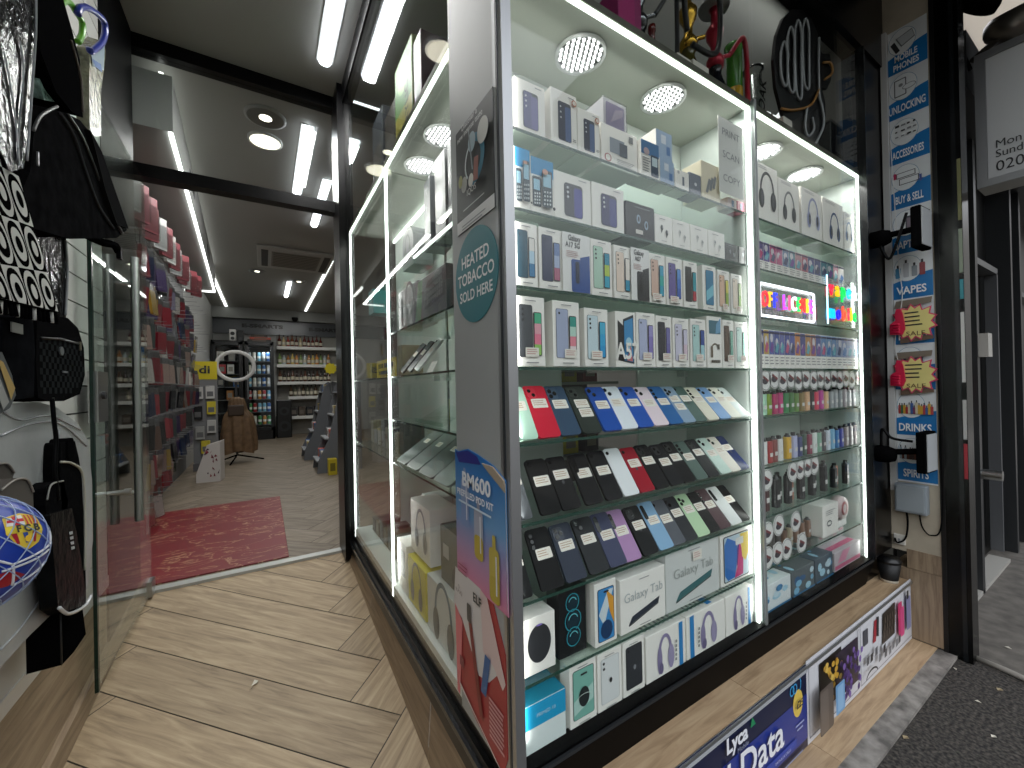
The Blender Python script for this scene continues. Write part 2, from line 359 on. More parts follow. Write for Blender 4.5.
# ---- recess left wall: slatwall, dark return, tiled base
mb = MB(); SLAT = M('#c9c9c5', .45); z = .545
while z < 3.1: mb.box(-.59, -.575, .2, 2.36, z, z+.094, SLAT); z += .1
mb.box(-.62, -.59, .2, 2.36, .53, 3.24, M('#151515', .6)); mb.box(-.59, -.572, .2, 2.36, .50, .545, M('#d2d3d2', .3, .3))
struct('wall_left', mb, 'white slatwall along the left of the entrance')
mb = MB(); mb.box(-.62, -.572, 2.36, 2.87, .24, 3.24, M('#08080a', .45, spec=.05)); struct('wall_left', mb, 'dark glossy return beside the door')
mb = MB()
for a, b2 in zip([-.3, .55, 1.4], [.55, 1.4, 2.36]): mb.box(-.62, -.58, a+.001, b2-.001, .1, .50, WOODB)
o = mb.build('baseboard_left', kind='structure', uvs=lambda c, i: (c.y, c.z+c.x)); o['label'] = 'wood-look tile base under the slatwall'
mb = MB()
for a, b2 in zip([-.3, .9, 1.75], [.9, 1.75, 2.87]): mb.add([(-.56, a, rampz(a)-.01), (-.56, b2-.002, rampz(b2)-.01), (-.56, b2-.002, rampz(b2)+.085), (-.56, a, rampz(a)+.085), (-.6, a, rampz(a)+.085), (-.6, b2-.002, rampz(b2)+.085)], [(0, 1, 2, 3), (3, 2, 5, 4)], WOODB)
o = mb.build('baseboard_ramp', kind='structure', uvs=lambda c, i: (c.y, c.z+c.x)); o['label'] = 'low tiled skirting of the ramp'
# ---- ceilings
CEIL = M('#6f706c', .6)
struct('ceiling', MB().box(-.95, .455, .3, 2.87, 3.24, 3.34, M('#a6a6a1', .65)), 'grey ceiling over the entrance recess')
struct('ceiling', MB().box(-1.2, 3.05, 2.95, 11.3, 3.2, 3.3, M('#a3a39e', .7)), 'pale ceiling inside the shop')
struct('ceiling', MB().box(.46, 3.05, .83, 2.95, 3.32, 3.4, M('#8d8f8c', .6)), 'grey ceiling above the window display')
# ---- shop shell
struct('wall_left', MB().box(-1.1, -.95, 2.95, 11.3, 0, 3.3, M('#9a9a96', .6)), 'left wall inside the shop')
struct('wall_right', MB().box(3.0, 3.1, .83, 11.3, 0, 3.4, M('#8e8e8a', .6)), 'right wall inside the shop')
mb = MB(); mb.box(-1.1, 3.1, 11.2, 11.35, 0, 3.4, M('#aaaaa5', .6)); struct('wall_back', mb, 'back wall of the shop')
# ---- pillar to the right of the window with wood base
PX = 2.72
mb = MB(); mb.box(PX, PX+.25, .575, .83, .44, 3.3, M('#b5ab98', .75, 0, 0, .12, .15, 9)); struct('pillar', mb, 'cream rendered pillar right of the window')
mb = MB(); mb.box(PX-.004, PX+.2, .577, .76, .02, .36, WOODB); mb.box(PX-.004, PX+.2, .577, .70, .362, .455, WOODB)
o = mb.build('baseboard_pillar', kind='structure', uvs=lambda c, i: (c.z, c.y)); o['label'] = 'wood-look tile base of the pillar'
mb = MB(); mb.box(PX-.004, PX+.10, .485, .562, 0, 3.5, M('#050606', .22, spec=.3)); mb.box(PX-.006, PX+.1, .562, .578, 0, 3.5, M('#0a0b0b', .4)); mb.box(PX-.008, PX, .50, .515, 0, 3.4, M('#15181a', .2))
pil = struct('pillar', mb, 'glossy black pilaster at the corner of the neighbouring shop')
for (z0, z1, c) in ((2.02, 2.30, '#77764f'), (1.78, 1.98, '#8f9a86'), (1.66, 1.75, '#3f8f9a'), (1.28, 1.60, '#c9c9c4'), (1.02, 1.2, '#b9b9b4'), (.84, 1.0, '#a03038')): MB().box(PX-.0062, PX-.0042, .487, .4985, z0, z1, M(c, .5)).build('sticker', pil)  # colour patches painting the reflections in the pilaster's front edge
# ---- fascia above, and overhangs added to keep sky out of the glass
struct('beam', MB().box(.455, 2.92, -.45, .83, 3.42, 4.6, BLACKM), 'black fascia box above the window, its unseen projection added to block sky reflections')  # reaches out of view so the upper glass does not mirror the sky
struct('beam', MB().box(2.92, 9, -2.2, .40, 4.2, 4.6, BLACKM), 'unseen dark slab added above the neighbouring shop to block sky reflections')  # out of view, added against the sky band mirrored in the window
struct('beam', MB().box(-.95, .455, -.45, .45, 3.36, 4.6, BLACKM), 'black fascia above the entrance')
# ---- neighbouring shop front
nb = sempty('wall_neighbour'); nb['label'] = 'dark neighbouring shop front'
NBD = M('#0a0b0b', .35)
MB().box(2.95, 9, .72, .80, 0, 3.05, NBD).build('panel', nb)
for x in (3.62, 4.66, 5.0): MB().box(x, x+.055, .60, .72, 0, 3.0, M('#3f4143', .35, .5)).build('frame_upright', nb)
MB().box(3.68, 4.5, .64, .72, 2.03, 2.07, M('#7b7d7f', .35, .5)).build('frame_rail', nb)
MB().box(4.47, 4.50, .64, .70, .05, 2.04, M('#75777a', .35, .5)).build('door_edge', nb)
MB().box(3.64, 3.74, .56, .60, 1.42, 1.56, M('#c9c6be', .5)).build('junction_box', nb)
mb = MB(); mb.cyl((3.66, .60, .72), (3.66, .52, .72), .03, STEEL); mb.build('door_knob', nb)
MB().box(2.95, 9, .50, .72, 2.72, 3.0, M('#26282a', .4)).build('shutter_box', nb)
MB().box(3.3, 4.4, .60, .7, 0, .03, M('#a9a69f', .7)).build('step', nb)
MB().box(5.06, 7, .66, .72, 1.98, 2.02, M('#7b7d7f', .35, .5)).build('frame_rail', nb)
mb = MB(); 
for (z0, z1, c) in ((1.95, 2.3, '#6b6a45'), (1.62, 1.9, '#8f9a86'), (1.4, 1.55, '#d8d8d4'), (1.1, 1.3, '#b02a34'), (.9, 1.05, '#c9c9cc')): mb.box(3.05, 3.35, .705, .715, z0, z1, M(c, .4))
mb.build('posters', nb)
# ================================================================== DISPLAY CABINETS
YF = .79                                       # front of the goods behind the glass
SHZ = [1.905, 1.72, 1.54, 1.352, 1.175, .99, .81, .62]
CASEW = M('#bcc4bf', .5); BACKW = M('#b4bcb6', .5)
LEDCELL = M('#ffffff', .5, 0, 2.0); DLRING = M('#d7dad8', .4)
def downlight(parent, x, y, z, r=.066):
    mb = MB(); mb.lathe([(r*1.02, 0), (r*1.12, -.004), (r*1.12, -.010), (r, -.010)], DLRING, 28, Matrix.Translation((x, y, z)))
    mb.lathe([(0, -.003), (r, -.003)], M('#3c423e', .4), 24, Matrix.Translation((x, y, z)))
    o = mb.build('downlight', parent)
    c = MB()
    for k in range(-5, 6):
        for j in range(-5, 6):
            px_, py_ = (k+(j % 2)*.5)*r*.25, j*r*.22
            if px_*px_+py_*py_ < (r*.92)**2: c.lathe([(0, -.011), (r*.07, -.008), (r*.08, -.003)], LEDCELL, 6, Matrix.Translation((x+px_, y+py_, z)))
    c.build('lens_cells', o)
def area(name, loc, sx, sy, power, rot, col=(1, .99, .96)):
    l = bpy.data.lights.new(name, 'AREA'); l.shape = 'RECTANGLE'; l.size = sx; l.size_y = sy; l.energy = power; l.color = col
    o = bpy.data.objects.new(name, l); COL.objects.link(o); o.location = loc; o.rotation_euler = rot; return o
SHELFEDGE = M('#2f5347', .15, 0, 0, 0, 0, 40, .5, .75)
def shelf(parent, x0, x1, y0, y1, z):
    mb = MB(); mb.box(x0, x1, y0, y1, z-.007, z, SHELFG); o = mb.build('shelf', parent)
    MB().box(x0, x1, y0-.0012, y0-.0002, z-.007, z, SHELFEDGE).build('edge', o)
    for x in (x0+.06, x1-.06): MB().box(x-.012, x+.012, y1-.03, y1, z-.022, z-.007, M('#a8b0ad', .3, .5)).build('bracket', o)
    return o
def cabinet(x0, x1, y0, y1, label, lights, openings, sh, zt=2.272):
    t = thing('display_cabinet', label, 'cabinet', (x0, y0, .42))
    W, D, Z = x1-x0, y1-y0, -.42
    MB().box(0, W, 0, D, 0, .028, M('#e3e6e3', .4)).build('base', t)
    MB().box(0, W, .0, D, zt+Z, zt+.028+Z, M('#b3b8ae', .5)).build('top', t)
    mb = MB()
    for (a, b2, c, d) in openings: mb.box(a-x0, b2-x0, D-.008, D, c+Z, d+Z, BACKW)
    mb.build('back_panel', t)
    MB().box(0, W, .0, .008, zt-.002+Z, zt+.010+Z, LED).build('led_strip', t)
    MB().box(0, W, -.003, 0.0, zt+.010+Z, zt+.03+Z, M('#55554a', .4, .3)).build('top_rail', t)
    for z in sh:
        shelf(t, .004, W-.008, .012, D-.02, z+Z)
    for (x, y) in lights: downlight(t, x-x0, y-y0, zt+Z)
    return t
tL = cabinet(.478, 1.487, .770, 1.05, 'tall lit glass cabinet of boxed and loose phones next to the corner post', [(.80, .885), (1.165, .885)],
        [(.478, 1.487, .42, .985), (.478, .83, .985, 1.352), (1.19, 1.487, .985, 1.352), (.478, 1.487, 1.352, 2.272)], SHZ)
tR = cabinet(1.497, 2.452, .770, 1.05, 'tall lit glass cabinet of vapes and headphones beside the cream pillar', [(1.80, .885), (2.17, .885)],
        [(1.497, 2.452, .42, 2.272)], SHZ)
for t, x in ((tL, 1.487-.012-.478), (tR, .0), (tR, 2.452-.011-1.497)):
    MB().box(x+.001, x+.008, .001, .009, .03, 1.85, LED).build('led_strip', t)
MB().box(.995, 1.003, .012, .27, .03, 1.85, CASEW).build('side_panel', tL)
MB().box(.946, .954, .012, .27, .03, 1.85, CASEW).build('side_panel', tR)
MB().box(.0, .004, .0, .02, .03, 1.85, M('#dfe4e0', .4, 0, .8)).build('led_strip', tL)
PWR = .30
for (x0, x1) in ((.49, 1.475), (1.51, 2.44)):
    area('cabinet_down', ((x0+x1)/2, .885, 2.255), x1-x0-.1, .16, 4.2*PWR, (0, 0, 0))
    area('cabinet_front', ((x0+x1)/2, .783, 2.245), x1-x0-.05, .012, 6.2*PWR, (radians(28), 0, 0))
for x, s in ((1.468, 1), (2.435, 1), (1.515, -1), (.50, -1)):
    area('cabinet_side', (x, .784, 1.36), .010, 1.75, 1.5*PWR, (0, radians(62)*s, 0) if 0 else (radians(90), 0, radians(35)*s))
# ------------------------------------------------------------------ cartons and prints
def grad(h1, h2, h3=None, r=.35):
    """vertical gradient over an object's own height (Generated coordinates)"""
    key = ('g', h1, h2, h3, r)
    if key in _mc: return _mc[key]
    mt, nt, b, out = new_mat('gradient_'+h1.strip('#')); N = nt.nodes.new; L = nt.links.new
    tc = N('ShaderNodeTexCoord'); sp = N('ShaderNodeSeparateXYZ'); rp = N('ShaderNodeValToRGB'); L(tc.outputs['Generated'], sp.inputs[0]); L(sp.outputs[2], rp.inputs[0])
    e = rp.color_ramp.elements; e[0].color = rgb(h1); e[1].color = rgb(h3 or h2)
    if h3: x = e.new(.5); x.color = rgb(h2)
    L(rp.outputs[0], b.inputs['Base Color']); b.inputs['Roughness'].default_value = r
    _mc[key] = mt; return mt
def cap_lines(a, w, h, top=True, bot=True):
    if top: a.R(-w*.22, w*.16, h*.93, h*.943, INKG)
    if bot: a.R(-w*.2, w*.22, h*.045, h*.06, INKG)
def art_pair(w, h, cb, cs, cams=3, caption=1):
    a = Art(); P = lambda f: -w/2+w*f
    a.RR(P(.10), P(.56), h*.13, h*.88, w*.06, M('#45484c', .5)); a.RR(P(.115), P(.545), h*.135, h*.875, w*.055, M(cb, .35))
    for k in range(cams): a.E(P(.22), h*(.81-.075*k), w*.038, w*.038, INK, 10)
    a.RR(P(.57), P(.86), h*.15, h*.78, w*.05, INK)
    n = len(cs)
    for k, c in enumerate(cs): a.R(P(.60), P(.83), h*(.165+.6*k/n), h*(.165+.6*(k+1)/n), M(c, .35))
    if caption: cap_lines(a, w, h)
    return a
def art_single(w, h, cb, c2, cams=2, x0=.2, x1=.8, frame='#2b2d30'):
    a = Art(); P = lambda f: -w/2+w*f
    a.RR(P(x0), P(x1), h*.12, h*.9, w*.07, M(frame, .4)); a.RR(P(x0+.02), P(x1-.02), h*.128, h*.892, w*.06, M(cb, .35))
    if c2: a.P([(P(x0+.03), h*.2), (P(x1-.04), h*.35), (P(x1-.04), h*.6), (P(x0+.03), h*.42)], M(c2, .35))
    for k in range(cams): a.E(P(x0+.12), h*(.82-.09*k), w*.045, w*.045, INK, 10)
    cap_lines(a, w, h); return a
def art_buds(w, h, c):
    a = Art()
    for s, z in ((-.12, .56), (.14, .42)):
        a.E(w*s, h*z, w*.075, h*.1, M(c, .4), 14); a.E(w*(s-.02), h*(z-.1), w*.035, h*.07, M(c, .4), 10); a.E(w*(s+.02), h*(z+.02), w*.03, h*.04, M('#777', .4) if 0 else GREY, 10)
    a.R(-w*.3, w*.05, h*.84, h*.86, INKG); a.R(-w*.2, w*.1, h*.1, h*.115, INKG); return a
def art_phones(w, h, c, cx=0, cz=.5, sc=1, cup=None):   # over-ear headphones
    a = Art(); r = w*.26*sc; z = h*cz
    a.A(cx*w, z, r, r*1.5, r*.22, -.15, pi+.15, M(c, .45)); 
    for s in (-1, 1): a.E(cx*w+s*r*.82, z-r*.55, r*.38, r*.72, M(cup or c, .45), 16); a.E(cx*w+s*r*.72, z-r*.5, r*.2, r*.5, M('#55565a', .5), 12)
    return a
def carton(name, label, x0, x1, z, h, d, art=None, body=CARTON, y=None, cat='box', group=None, sidearts=None, label_pos=None, rz=0, bev=.0012, part='printed_front'):
    """a box standing at front plane y between x0 and x1"""
    w = x1-x0; y = YF if y is None else y
    t = thing(name, label, cat, ((x0+x1)/2, y+d/2, z), rz, group)
    MB().box(-w/2, w/2, -d/2, d/2, 0, h, body).build('carton', t, bevel=bev, seg=1)
    if art:
        a = art(w, h) if callable(art) else art
        a.build(part, t, (0, -d/2-.0004, 0))
    if label_pos:
        fx, fz, lw, lh = label_pos
        b2 = Art(-.004); b2.RR(w*fx-lw/2, w*fx+lw/2, h*fz-lh/2, h*fz+lh/2, .002, LABEL); b2.lines(w*fx-lw*.4, w*fx+lw*.4, h*fz+lh*.25, 3, lh*.22, lh*.07, M('#c98d86', .6)); b2.build('price_label', t, (0, -d/2-.0004, 0))
    return t
def X_(u, v, Y=YF): return onY(u, v, Y).x
# ---- fourth and third shelves from the top: tall phone cartons
def row_cartons(z, v, items, shelfname, h=.155, d=.045):
    n = 0
    for (u0, u1, desc, art, hh, lp) in items:
        x0, x1 = X_(u0, v), X_(u1, v); n += 1
        carton('phone_box', 'white box, %s, %s from corner post, %s shelf' % (desc[2:], ORD[n-1], shelfname.split()[0]), x0+.001, x1-.001, z, h*hh, d, art,
               cat='box', group='phone boxes on the '+shelfname, label_pos=lp)
pr = lambda cb, cs, cams=3: (lambda w, h: art_pair(w, h, cb, cs, cams))
sg = lambda cb, c2, cams=2: (lambda w, h: art_single(w, h, cb, c2, cams))
def art_headset(w, h):
    a = Art(); a.R(-w*.38, w*.4, h*.66, h*.92, M('#3f6f80', .4)); a.P([(w*.05, h*.66), (w*.4, h*.7), (w*.4, h*.98), (w*.1, h*.85)], M('#6ba0c4', .4))
    a.A(0, h*.36, w*.25, h*.12, w*.06, 0, pi, M('#6a5b49', .5)); a.R(-w*.3, -w*.16, h*.2, h*.42, M('#6a5b49', .5)); a.R(w*.14, w*.3, h*.36, h*.46, M('#4d443a', .5)); a.R(-w*.28, w*.32, h*.1, h*.15, M('#4d443a', .5)); return a
def art_big(w, h):
    a = Art(); P = lambda f: -w/2+w*f
    a.P([(P(.1), h*.12), (P(.38), h*.1), (P(.38), h*.74), (P(.1), h*.84)], M('#1c1c1e', .4)); a.P([(P(.36), h*.1), (P(.88), h*.06), (P(.88), h*.96), (P(.36), h*.86)], M('#26303a', .4))
    a.P([(P(.4), h*.12), (P(.84), h*.09), (P(.84), h*.9), (P(.4), h*.82)], M('#3c8fc6', .35)); a.E(P(.62), h*.42, w*.16, h*.12, M('#a7d3e6', .35)); a.P([(P(.5), h*.12), (P(.8), h*.1), (P(.7), h*.4)], M('#d3787c', .35))
    return a
LP = lambda fx=0, fz=.2, lw=.038, lh=.022: (fx, fz, lw, lh)
row_cartons(1.354, 340, [
    (515.8, 545.5, 'a dark grey phone with green pink screen', pr('#46494e', ['#9ed06a', '#f07f9b', '#e8a7b4', '#4cb68c']), 1.0, LP()),
    (553.0, 580.0, 'a lavender phone with pink green screen', pr('#aab3d0', ['#f0dfe0', '#ea8c9c', '#bfe0d2', '#2f9a8c'], 1), .99, LP(.1)),
    (584.5, 608.5, 'a pale blue phone', pr('#cfe2ea', ['#1f9ad6', '#2fa9dd', '#49b7dc']), .93, LP(-.05)),
    (615.5, 636.0, 'a big blue screen and bold lettering', art_big, .93, None),
    (636.5, 655.5, 'a lilac phone', pr('#b9bfdd', ['#8d7fc4', '#8d7fc4', '#9f97cf'], 1), .95, LP()),
    (656.0, 671.8, 'a black phone with purple screen', pr('#3b3a40', ['#6f67a8', '#7d78b2']), .93, LP(.1)),
    (673.0, 689.0, 'a pale violet phone with pink label', pr('#d6d2e6', ['#e1c8d8', '#d9d3e8']), .92, LP()),
    (690.5, 706.0, 'a mint phone and blue badge', pr('#b8dcd9', ['#a9d8e2', '#34509a']), .94, LP()),
    (707.0, 722.0, 'a headset and tools on cream', art_headset, 1.03, None),
    (722.5, 734.0, 'a dark brown phone', pr('#5c4638', ['#7fb7a5', '#93c6b2']), .99, LP(.1)),
    (735.0, 747.0, 'a pale mint phone', pr('#cfe6df', ['#8fd0be', '#a6dcca'], 1), .98, LP(.1))], 'fourth shelf of the phone cabinet', .165)
row_cartons(1.542, 260, [
    (514.5, 538.0, 'a dark teal phone', pr('#1f4a5c', ['#3c7fae', '#b8d4e6', '#e9e4df'], 1), 1.0, None),
    (539.0, 563.0, 'a dark navy phone', pr('#343c5a', ['#b56a84', '#a9b7d6', '#6f86b6'], 1), 1.0, None),
    (590.5, 612.0, 'a pale green phone', pr('#b6d6c3', ['#2aa5c2', '#b9d24d', '#1f8fae']), 1.0, None),
    (613.5, 631.5, 'a peach phone and teal leaf', pr('#efd9c8', ['#1f93b5', '#f0e6dc', '#f0e6dc']), .98, None),
    (648.5, 665.0, 'a pink phone with teal screen', pr('#dcb9a8', ['#2aa0bd', '#2fb0a8', '#3aa5c8']), .98, LP(-.1, .12, .04)),
    (666.0, 682.0, 'a purple phone with blue screen', pr('#6c5fa0', ['#3a62b8', '#4a7bd0', '#5a96dc']), .98, LP(-.1, .12, .04)),
    (683.0, 697.0, 'a black phone on teal screen', pr('#2e2c2c', ['#b6353f', '#2a9aa8', '#2a9aa8']), .98, None),
    (702.0, 715.5, 'a single blue swirl screen', sg('#2f7fa6', '#7cc4d6', 0), .98, None),
    (717.0, 729.0, 'a peach phone with lime screen', pr('#e6bfa5', ['#9ab83c', '#d8cf5c'], 2), .95, LP(0, .12, .03)),
    (730.5, 741.5, 'a pale yellow green phone', pr('#ead9c9', ['#b9d98a', '#d7e6b5'], 1), .93, LP(0, .12, .03))], 'third shelf of the phone cabinet', .150)
for o_ in list(COL.objects):
    if 'big blue screen' in str(o_.get('label', '')): text('A57', .062, CARTON, o_, (.0, -.0285, .042), bold=.0015, sx=.85)
def poster(u0, u1, v0, v1, t1, t2, cb, label):
    p0, p1 = onY(u0, v1, .783), onY(u1, v0, .783); w = p1.x-p0.x; z0, z1 = 1.542, 1.69; h = z1-z0
    t = thing('advert_card', label, 'poster', ((p0.x+p1.x)/2, .784, z0), 0)
    MB().box(-w/2, w/2, -.0006, .0006, 0, h, M('#eceae8', .4)).build('card', t)
    a = Art(); P = lambda f: -w/2+w*f
    a.RR(P(.3), P(.68), -.0 + h*.0, h*.56, .006, M(cb, .35)); a.P([(P(.62), 0), (P(.97), 0), (P(.97), h*.66), (P(.62), h*.6)], M(cb, .3)); a.RR(P(.44), P(.58), h*.15, h*.52, .005, M('#1c2a44' if cb != '#2b2b2d' else '#111111', .3))
    a.lines(P(.12), P(.6), h*.68, 4, h*.03, h*.008, M('#b0807c', .6)); a.build('printed_phone', t, (0, -.0008, 0))
    text(t1, h*.135, INK, t, (P(.42), -.0016, h*.91), sx=.74, bold=.0003); text(t2, h*.125, INK, t, (P(.36), -.0016, h*.79), sx=.8, bold=.0003)
poster(563.5, 589.5, 226, 296, 'Galaxy', 'A17 5G', '#2a4f94', 'white advert card with a blue phone among the third shelf phone boxes')
poster(632.0, 648.5, 236, 300, 'Galaxy', 'A07', '#2b2b2d', 'white advert card with a black phone among the third shelf phone boxes')
# ---- second shelf: keypad phones, phones, earphones
def art_keypad(w, h):
    a = Art(); P = lambda f: -w/2+w*f
    a.R(-w*.5+.001, w*.5-.001, h*.68, h-.001, M('#2d8fc4', .4)); a.P([(P(.02), h*.68), (P(.98), h*.68), (P(.98), h*.55), (P(.02), h*.62)], M('#e9eef0', .4))
    for fx, sc in ((.06, .8), (.42, 1)):
        a.RR(P(fx), P(fx+.36*sc+.08), h*.12, h*(.12+.66*sc), .004, M('#44525c', .4)); a.R(P(fx+.05), P(fx+.36*sc+.02), h*(.12+.36*sc), h*(.12+.6*sc), M('#9fcbe0', .3))
        for i in range(3):
            for j in range(4): a.R(P(fx+.06+.1*i*sc), P(fx+.06+.1*i*sc+.06), h*(.15+.07*j*sc), h*(.15+.07*j*sc+.035), M('#d9dfe2', .4))
    a.E(P(.86), h*.1, w*.06, w*.06, INK, 10); a.E(P(.5), h*.72, w*.12, w*.1, M('#d3a08b', .4), 12); return a
G2 = 'boxes on the second shelf of the phone cabinet'
zz = 1.722
carton('keypad_phone_box', 'blue and white keypad phone box against the corner post on second shelf', X_(514, 170)+.001, X_(530, 170), zz, .145, .05, art_keypad, group=G2)
carton('keypad_phone_box', 'blue and white keypad phone box, second from the corner post', X_(530.5, 180), X_(553.5, 180), zz, .135, .05, art_keypad, group=G2)
def art_wide(w, h, c='#3a3b86', c2='#2c2d60'):
    a = Art(); a.RR(-w*.24, w*.26, h*.10, h*.80, w*.07, M('#55575c', .4)); a.RR(-w*.22, w*.06, h*.11, h*.79, w*.07, M(c2, .35)); a.RR(w*.02, w*.24, h*.11, h*.73, w*.06, M(c, .35))
    for k in range(3): a.E(-w*.15, h*(.70-.1*k), w*.03, w*.03, M('#d0d2d8', .4), 8)
    a.R(w*.14, w*.36, h*.9, h*.915, INKG); return a
carton('phone_box', 'wide white box with overlapping violet phones on second shelf, nearer the corner', X_(554, 200), X_(591, 205), zz, .12, .07, lambda w, h: art_wide(w, h, '#4b4a9a', '#4a4a55'), group=G2)
carton('phone_box', 'wide white box with dark violet phone on second shelf, beside black box', X_(592, 205), X_(624, 210), zz, .122, .07, art_wide, group=G2)
def art_blackbuds(w, h):
    a = Art(); 
    for s, z in ((-.08, .55), (.18, .42)): a.E(w*s, h*z, w*.07, h*.13, M('#8fa4b8', .3), 12); a.E(w*s, h*z, w*.035, h*.08, M('#222', .3) if 0 else DGREY, 10)
    a.R(-w*.2, w*.05, h*.12, h*.24, M('#ddd8d2', .5)); a.R(-w*.25, w*.3, h*.86, h*.88, GREY); return a
carton('earphone_box', 'black earphone box on second shelf next to white earphone boxes', X_(626, 215), X_(654.5, 220), zz, .10, .09, art_blackbuds, body=M('#1a1a1c', .35), group=G2)
for i, (u0, u1, c) in enumerate(((655, 672.5, '#3b3a3a'), (673, 690, '#c9c6c2'), (690.5, 707.5, '#cfccc8'), (708, 724.5, '#d6d4d0'))):
    carton('earphone_box', ['white earphone box with dark earbuds, first of the white four', 'white earphone box with pale earbuds, second of the white four', 'white earphone box with pale earbuds, third of the white four', 'white earphone box with faint stem earbuds, fourth of the white four'][i],
           X_(u0, 230), X_(u1, 235), zz, .088, .06, lambda w, h: art_buds(w, h, c), group=G2)
for i, (u0, u1) in enumerate(((725, 738), (738.4, 749.5))):
    carton('earphone_box', ['dark grey earphone box on second shelf touching the last white box', 'dark grey earphone box at the far end of second shelf'][i], X_(u0, 245), X_(u1, 250), zz, .062, .06,
           lambda w, h: art_buds(w, h, '#8d9196'), body=M('#37383a', .4), group=G2)
# ---- top shelf
zt = 1.907; G1 = 'boxes on the top shelf of the phone cabinet'
carton('phone_box', 'white box with violet phone in the top corner beside the aluminium post', X_(514.5, 100), X_(545, 110), zt, .125, .08, lambda w, h: art_wide(w, h, '#6f6a9e', '#5c5b85'), group=G1)
def art_badge(w, h):
    a = art_wide(w, h, '#5f6f95', '#4d4e5c'); a.E(w*.36, h*.84, w*.1, w*.1, M('#b9694a', .5), 12); a.E(w*.36, h*.84, w*.07, w*.07, M('#f0e4da', .5), 12); a.lines(w*.28, w*.44, h*.16, 2, h*.03, h*.012, INK); return a
carton('phone_box', 'white phone box with orange badge on top shelf, nearer the corner', X_(551, 120), X_(577, 125), zt, .14, .10, art_badge, group=G1)
carton('phone_box', 'white phone box with orange badge on top shelf, beside the camera box', X_(577.6, 125), X_(599.5, 132), zt, .118, .10, art_badge, group=G1)
def art_cam(w, h):
    a = Art(); a.R(-w*.28, w*.12, h*.36, h*.72, M('#9aa0aa', .4)); a.R(-w*.02, w*.2, h*.34, h*.66, M('#6a6e78', .4)); a.E(-w*.34, h*.2, w*.09, h*.1, M('#b04a4a', .5), 12); a.E(-w*.34, h*.2, w*.07, h*.08, CARTON, 12); a.R(w*.24, w*.36, h*.74, h*.9, INKG)
    a.lines(-w*.1, w*.4, h*.22, 4, h*.04, h*.012, INKG); return a
carton('camera_box', 'cream white camera box under a clear violet package on the top shelf', X_(604, 145), X_(640, 150), zt, .115, .11, art_cam, group=G1, y=.80)
t = thing('gift_package', 'clear package with violet front stacked on the cream camera box', 'package', ((X_(607, 105)+X_(635, 105))/2, .855, zt+.116), 0, G1)
MB().box(-.045, .045, -.04, .04, 0, .085, M('#e4e0e6', .4)).build('carton', t); Art().RR(-.036, .036, .008, .076, .004, M('#a99dbb', .4)).P([(-.02, .02), (.03, .05), (.03, .07), (.0, .06)], M('#cbbcd0', .4)).build('printed_front', t, (0, -.0405, 0))
MB().box(-.0475, .0475, -.0425, .0425, 0, .088, PLASTIC).build('wrapper', t)
def art_bluephone(w, h):
    a = Art(); a.R(-w*.5+.001, w*.5-.001, h*.62, h-.001, M('#3d6f9e', .4)); a.RR(w*.02, w*.44, h*.08, h*.66, .004, M('#3c4a5e', .4)); a.R(w*.08, w*.38, h*.36, h*.6, M('#c7d6dc', .4)); a.E(-w*.22, h*.7, w*.16, h*.1, M('#b8a4a8', .4), 12); a.lines(-w*.44, -.02*w, h*.5, 6, h*.07, h*.025, INKG); return a
carton('keypad_phone_box', 'blue keypad phone box on the top shelf beside the camera box', X_(641, 160), X_(659, 165), zt, .108, .06, art_bluephone, group=G1)
def art_pale(w, h):
    a = Art(); a.R(-w*.5+.001, w*.5-.001, h*.02, h*.98, M('#9fb4cf', .4)); a.R(-w*.2, w*.1, h*.55, h*.85, M('#d9dfe8', .4)); a.R(w*.12, w*.34, h*.2, h*.5, M('#5f82b4', .4)); return a
carton('phone_box', 'pale blue box on the top shelf, lower of a stack of two', X_(659.5, 165), X_(674, 170), zt, .075, .06, art_pale, group=G1)
carton('phone_box', 'pale blue and white box on the top shelf, upper of a stack of two', X_(657, 130), X_(673, 132), zt+.076, .088, .06, art_pale, group=G1, y=.795)
carton('earphone_box', 'small white box with a grey stripe on the top shelf', X_(675.5, 175), X_(689, 180), zt, .062, .05, lambda w, h: Art().R(-w*.02, w*.12, h*.25, h*.7, M('#6f7580', .4)).E(-w*.3, h*.85, w*.08, w*.08, M('#b9b9b9', .4)), group=G1)
carton('earphone_box', 'small slate grey box on the top shelf before the beige box', X_(689.6, 180), X_(701, 185), zt, .07, .05, lambda w, h: Art().E(0, h*.5, w*.12, h*.08, M('#dadce0', .4)), body=M('#7d818c', .4), group=G1)
def art_keys(w, h):
    a = Art()
    for q in range(3): a.P([(-w*.3+w*.18*q, h*(.2+.08*q)), (-w*.18+w*.18*q, h*(.18+.08*q)), (w*.0+w*.15*q, h*(.55+.06*q)), (-w*.12+w*.15*q, h*(.58+.06*q))], M('#8d8f92', .4))
    return a
carton('keyboard_box', 'tall cream box with grey sticks on the top shelf beside the slate box', X_(701.5, 185), X_(720, 190), zt, .125, .07, art_keys, body=M('#e6dcc4', .45), group=G1)
for i, (u0, u1, c) in enumerate(((727.5, 736.5, '#b8aaa6'), (737, 743.5, '#a3405a'), (744, 751, '#b04a60'))):
    carton('accessory_box', ['small grey pink box under the paper sign', 'small crimson box under the paper sign, nearer the grey pink one', 'small rose box under the paper sign, at the cabinet side'][i], X_(u0, 190), X_(u1, 196), zt, .038, .04,
           lambda w, h: Art().R(-w*.1, w*.2, h*.2, h*.8, M('#47627e', .4)), body=M(c, .4), group=G1)
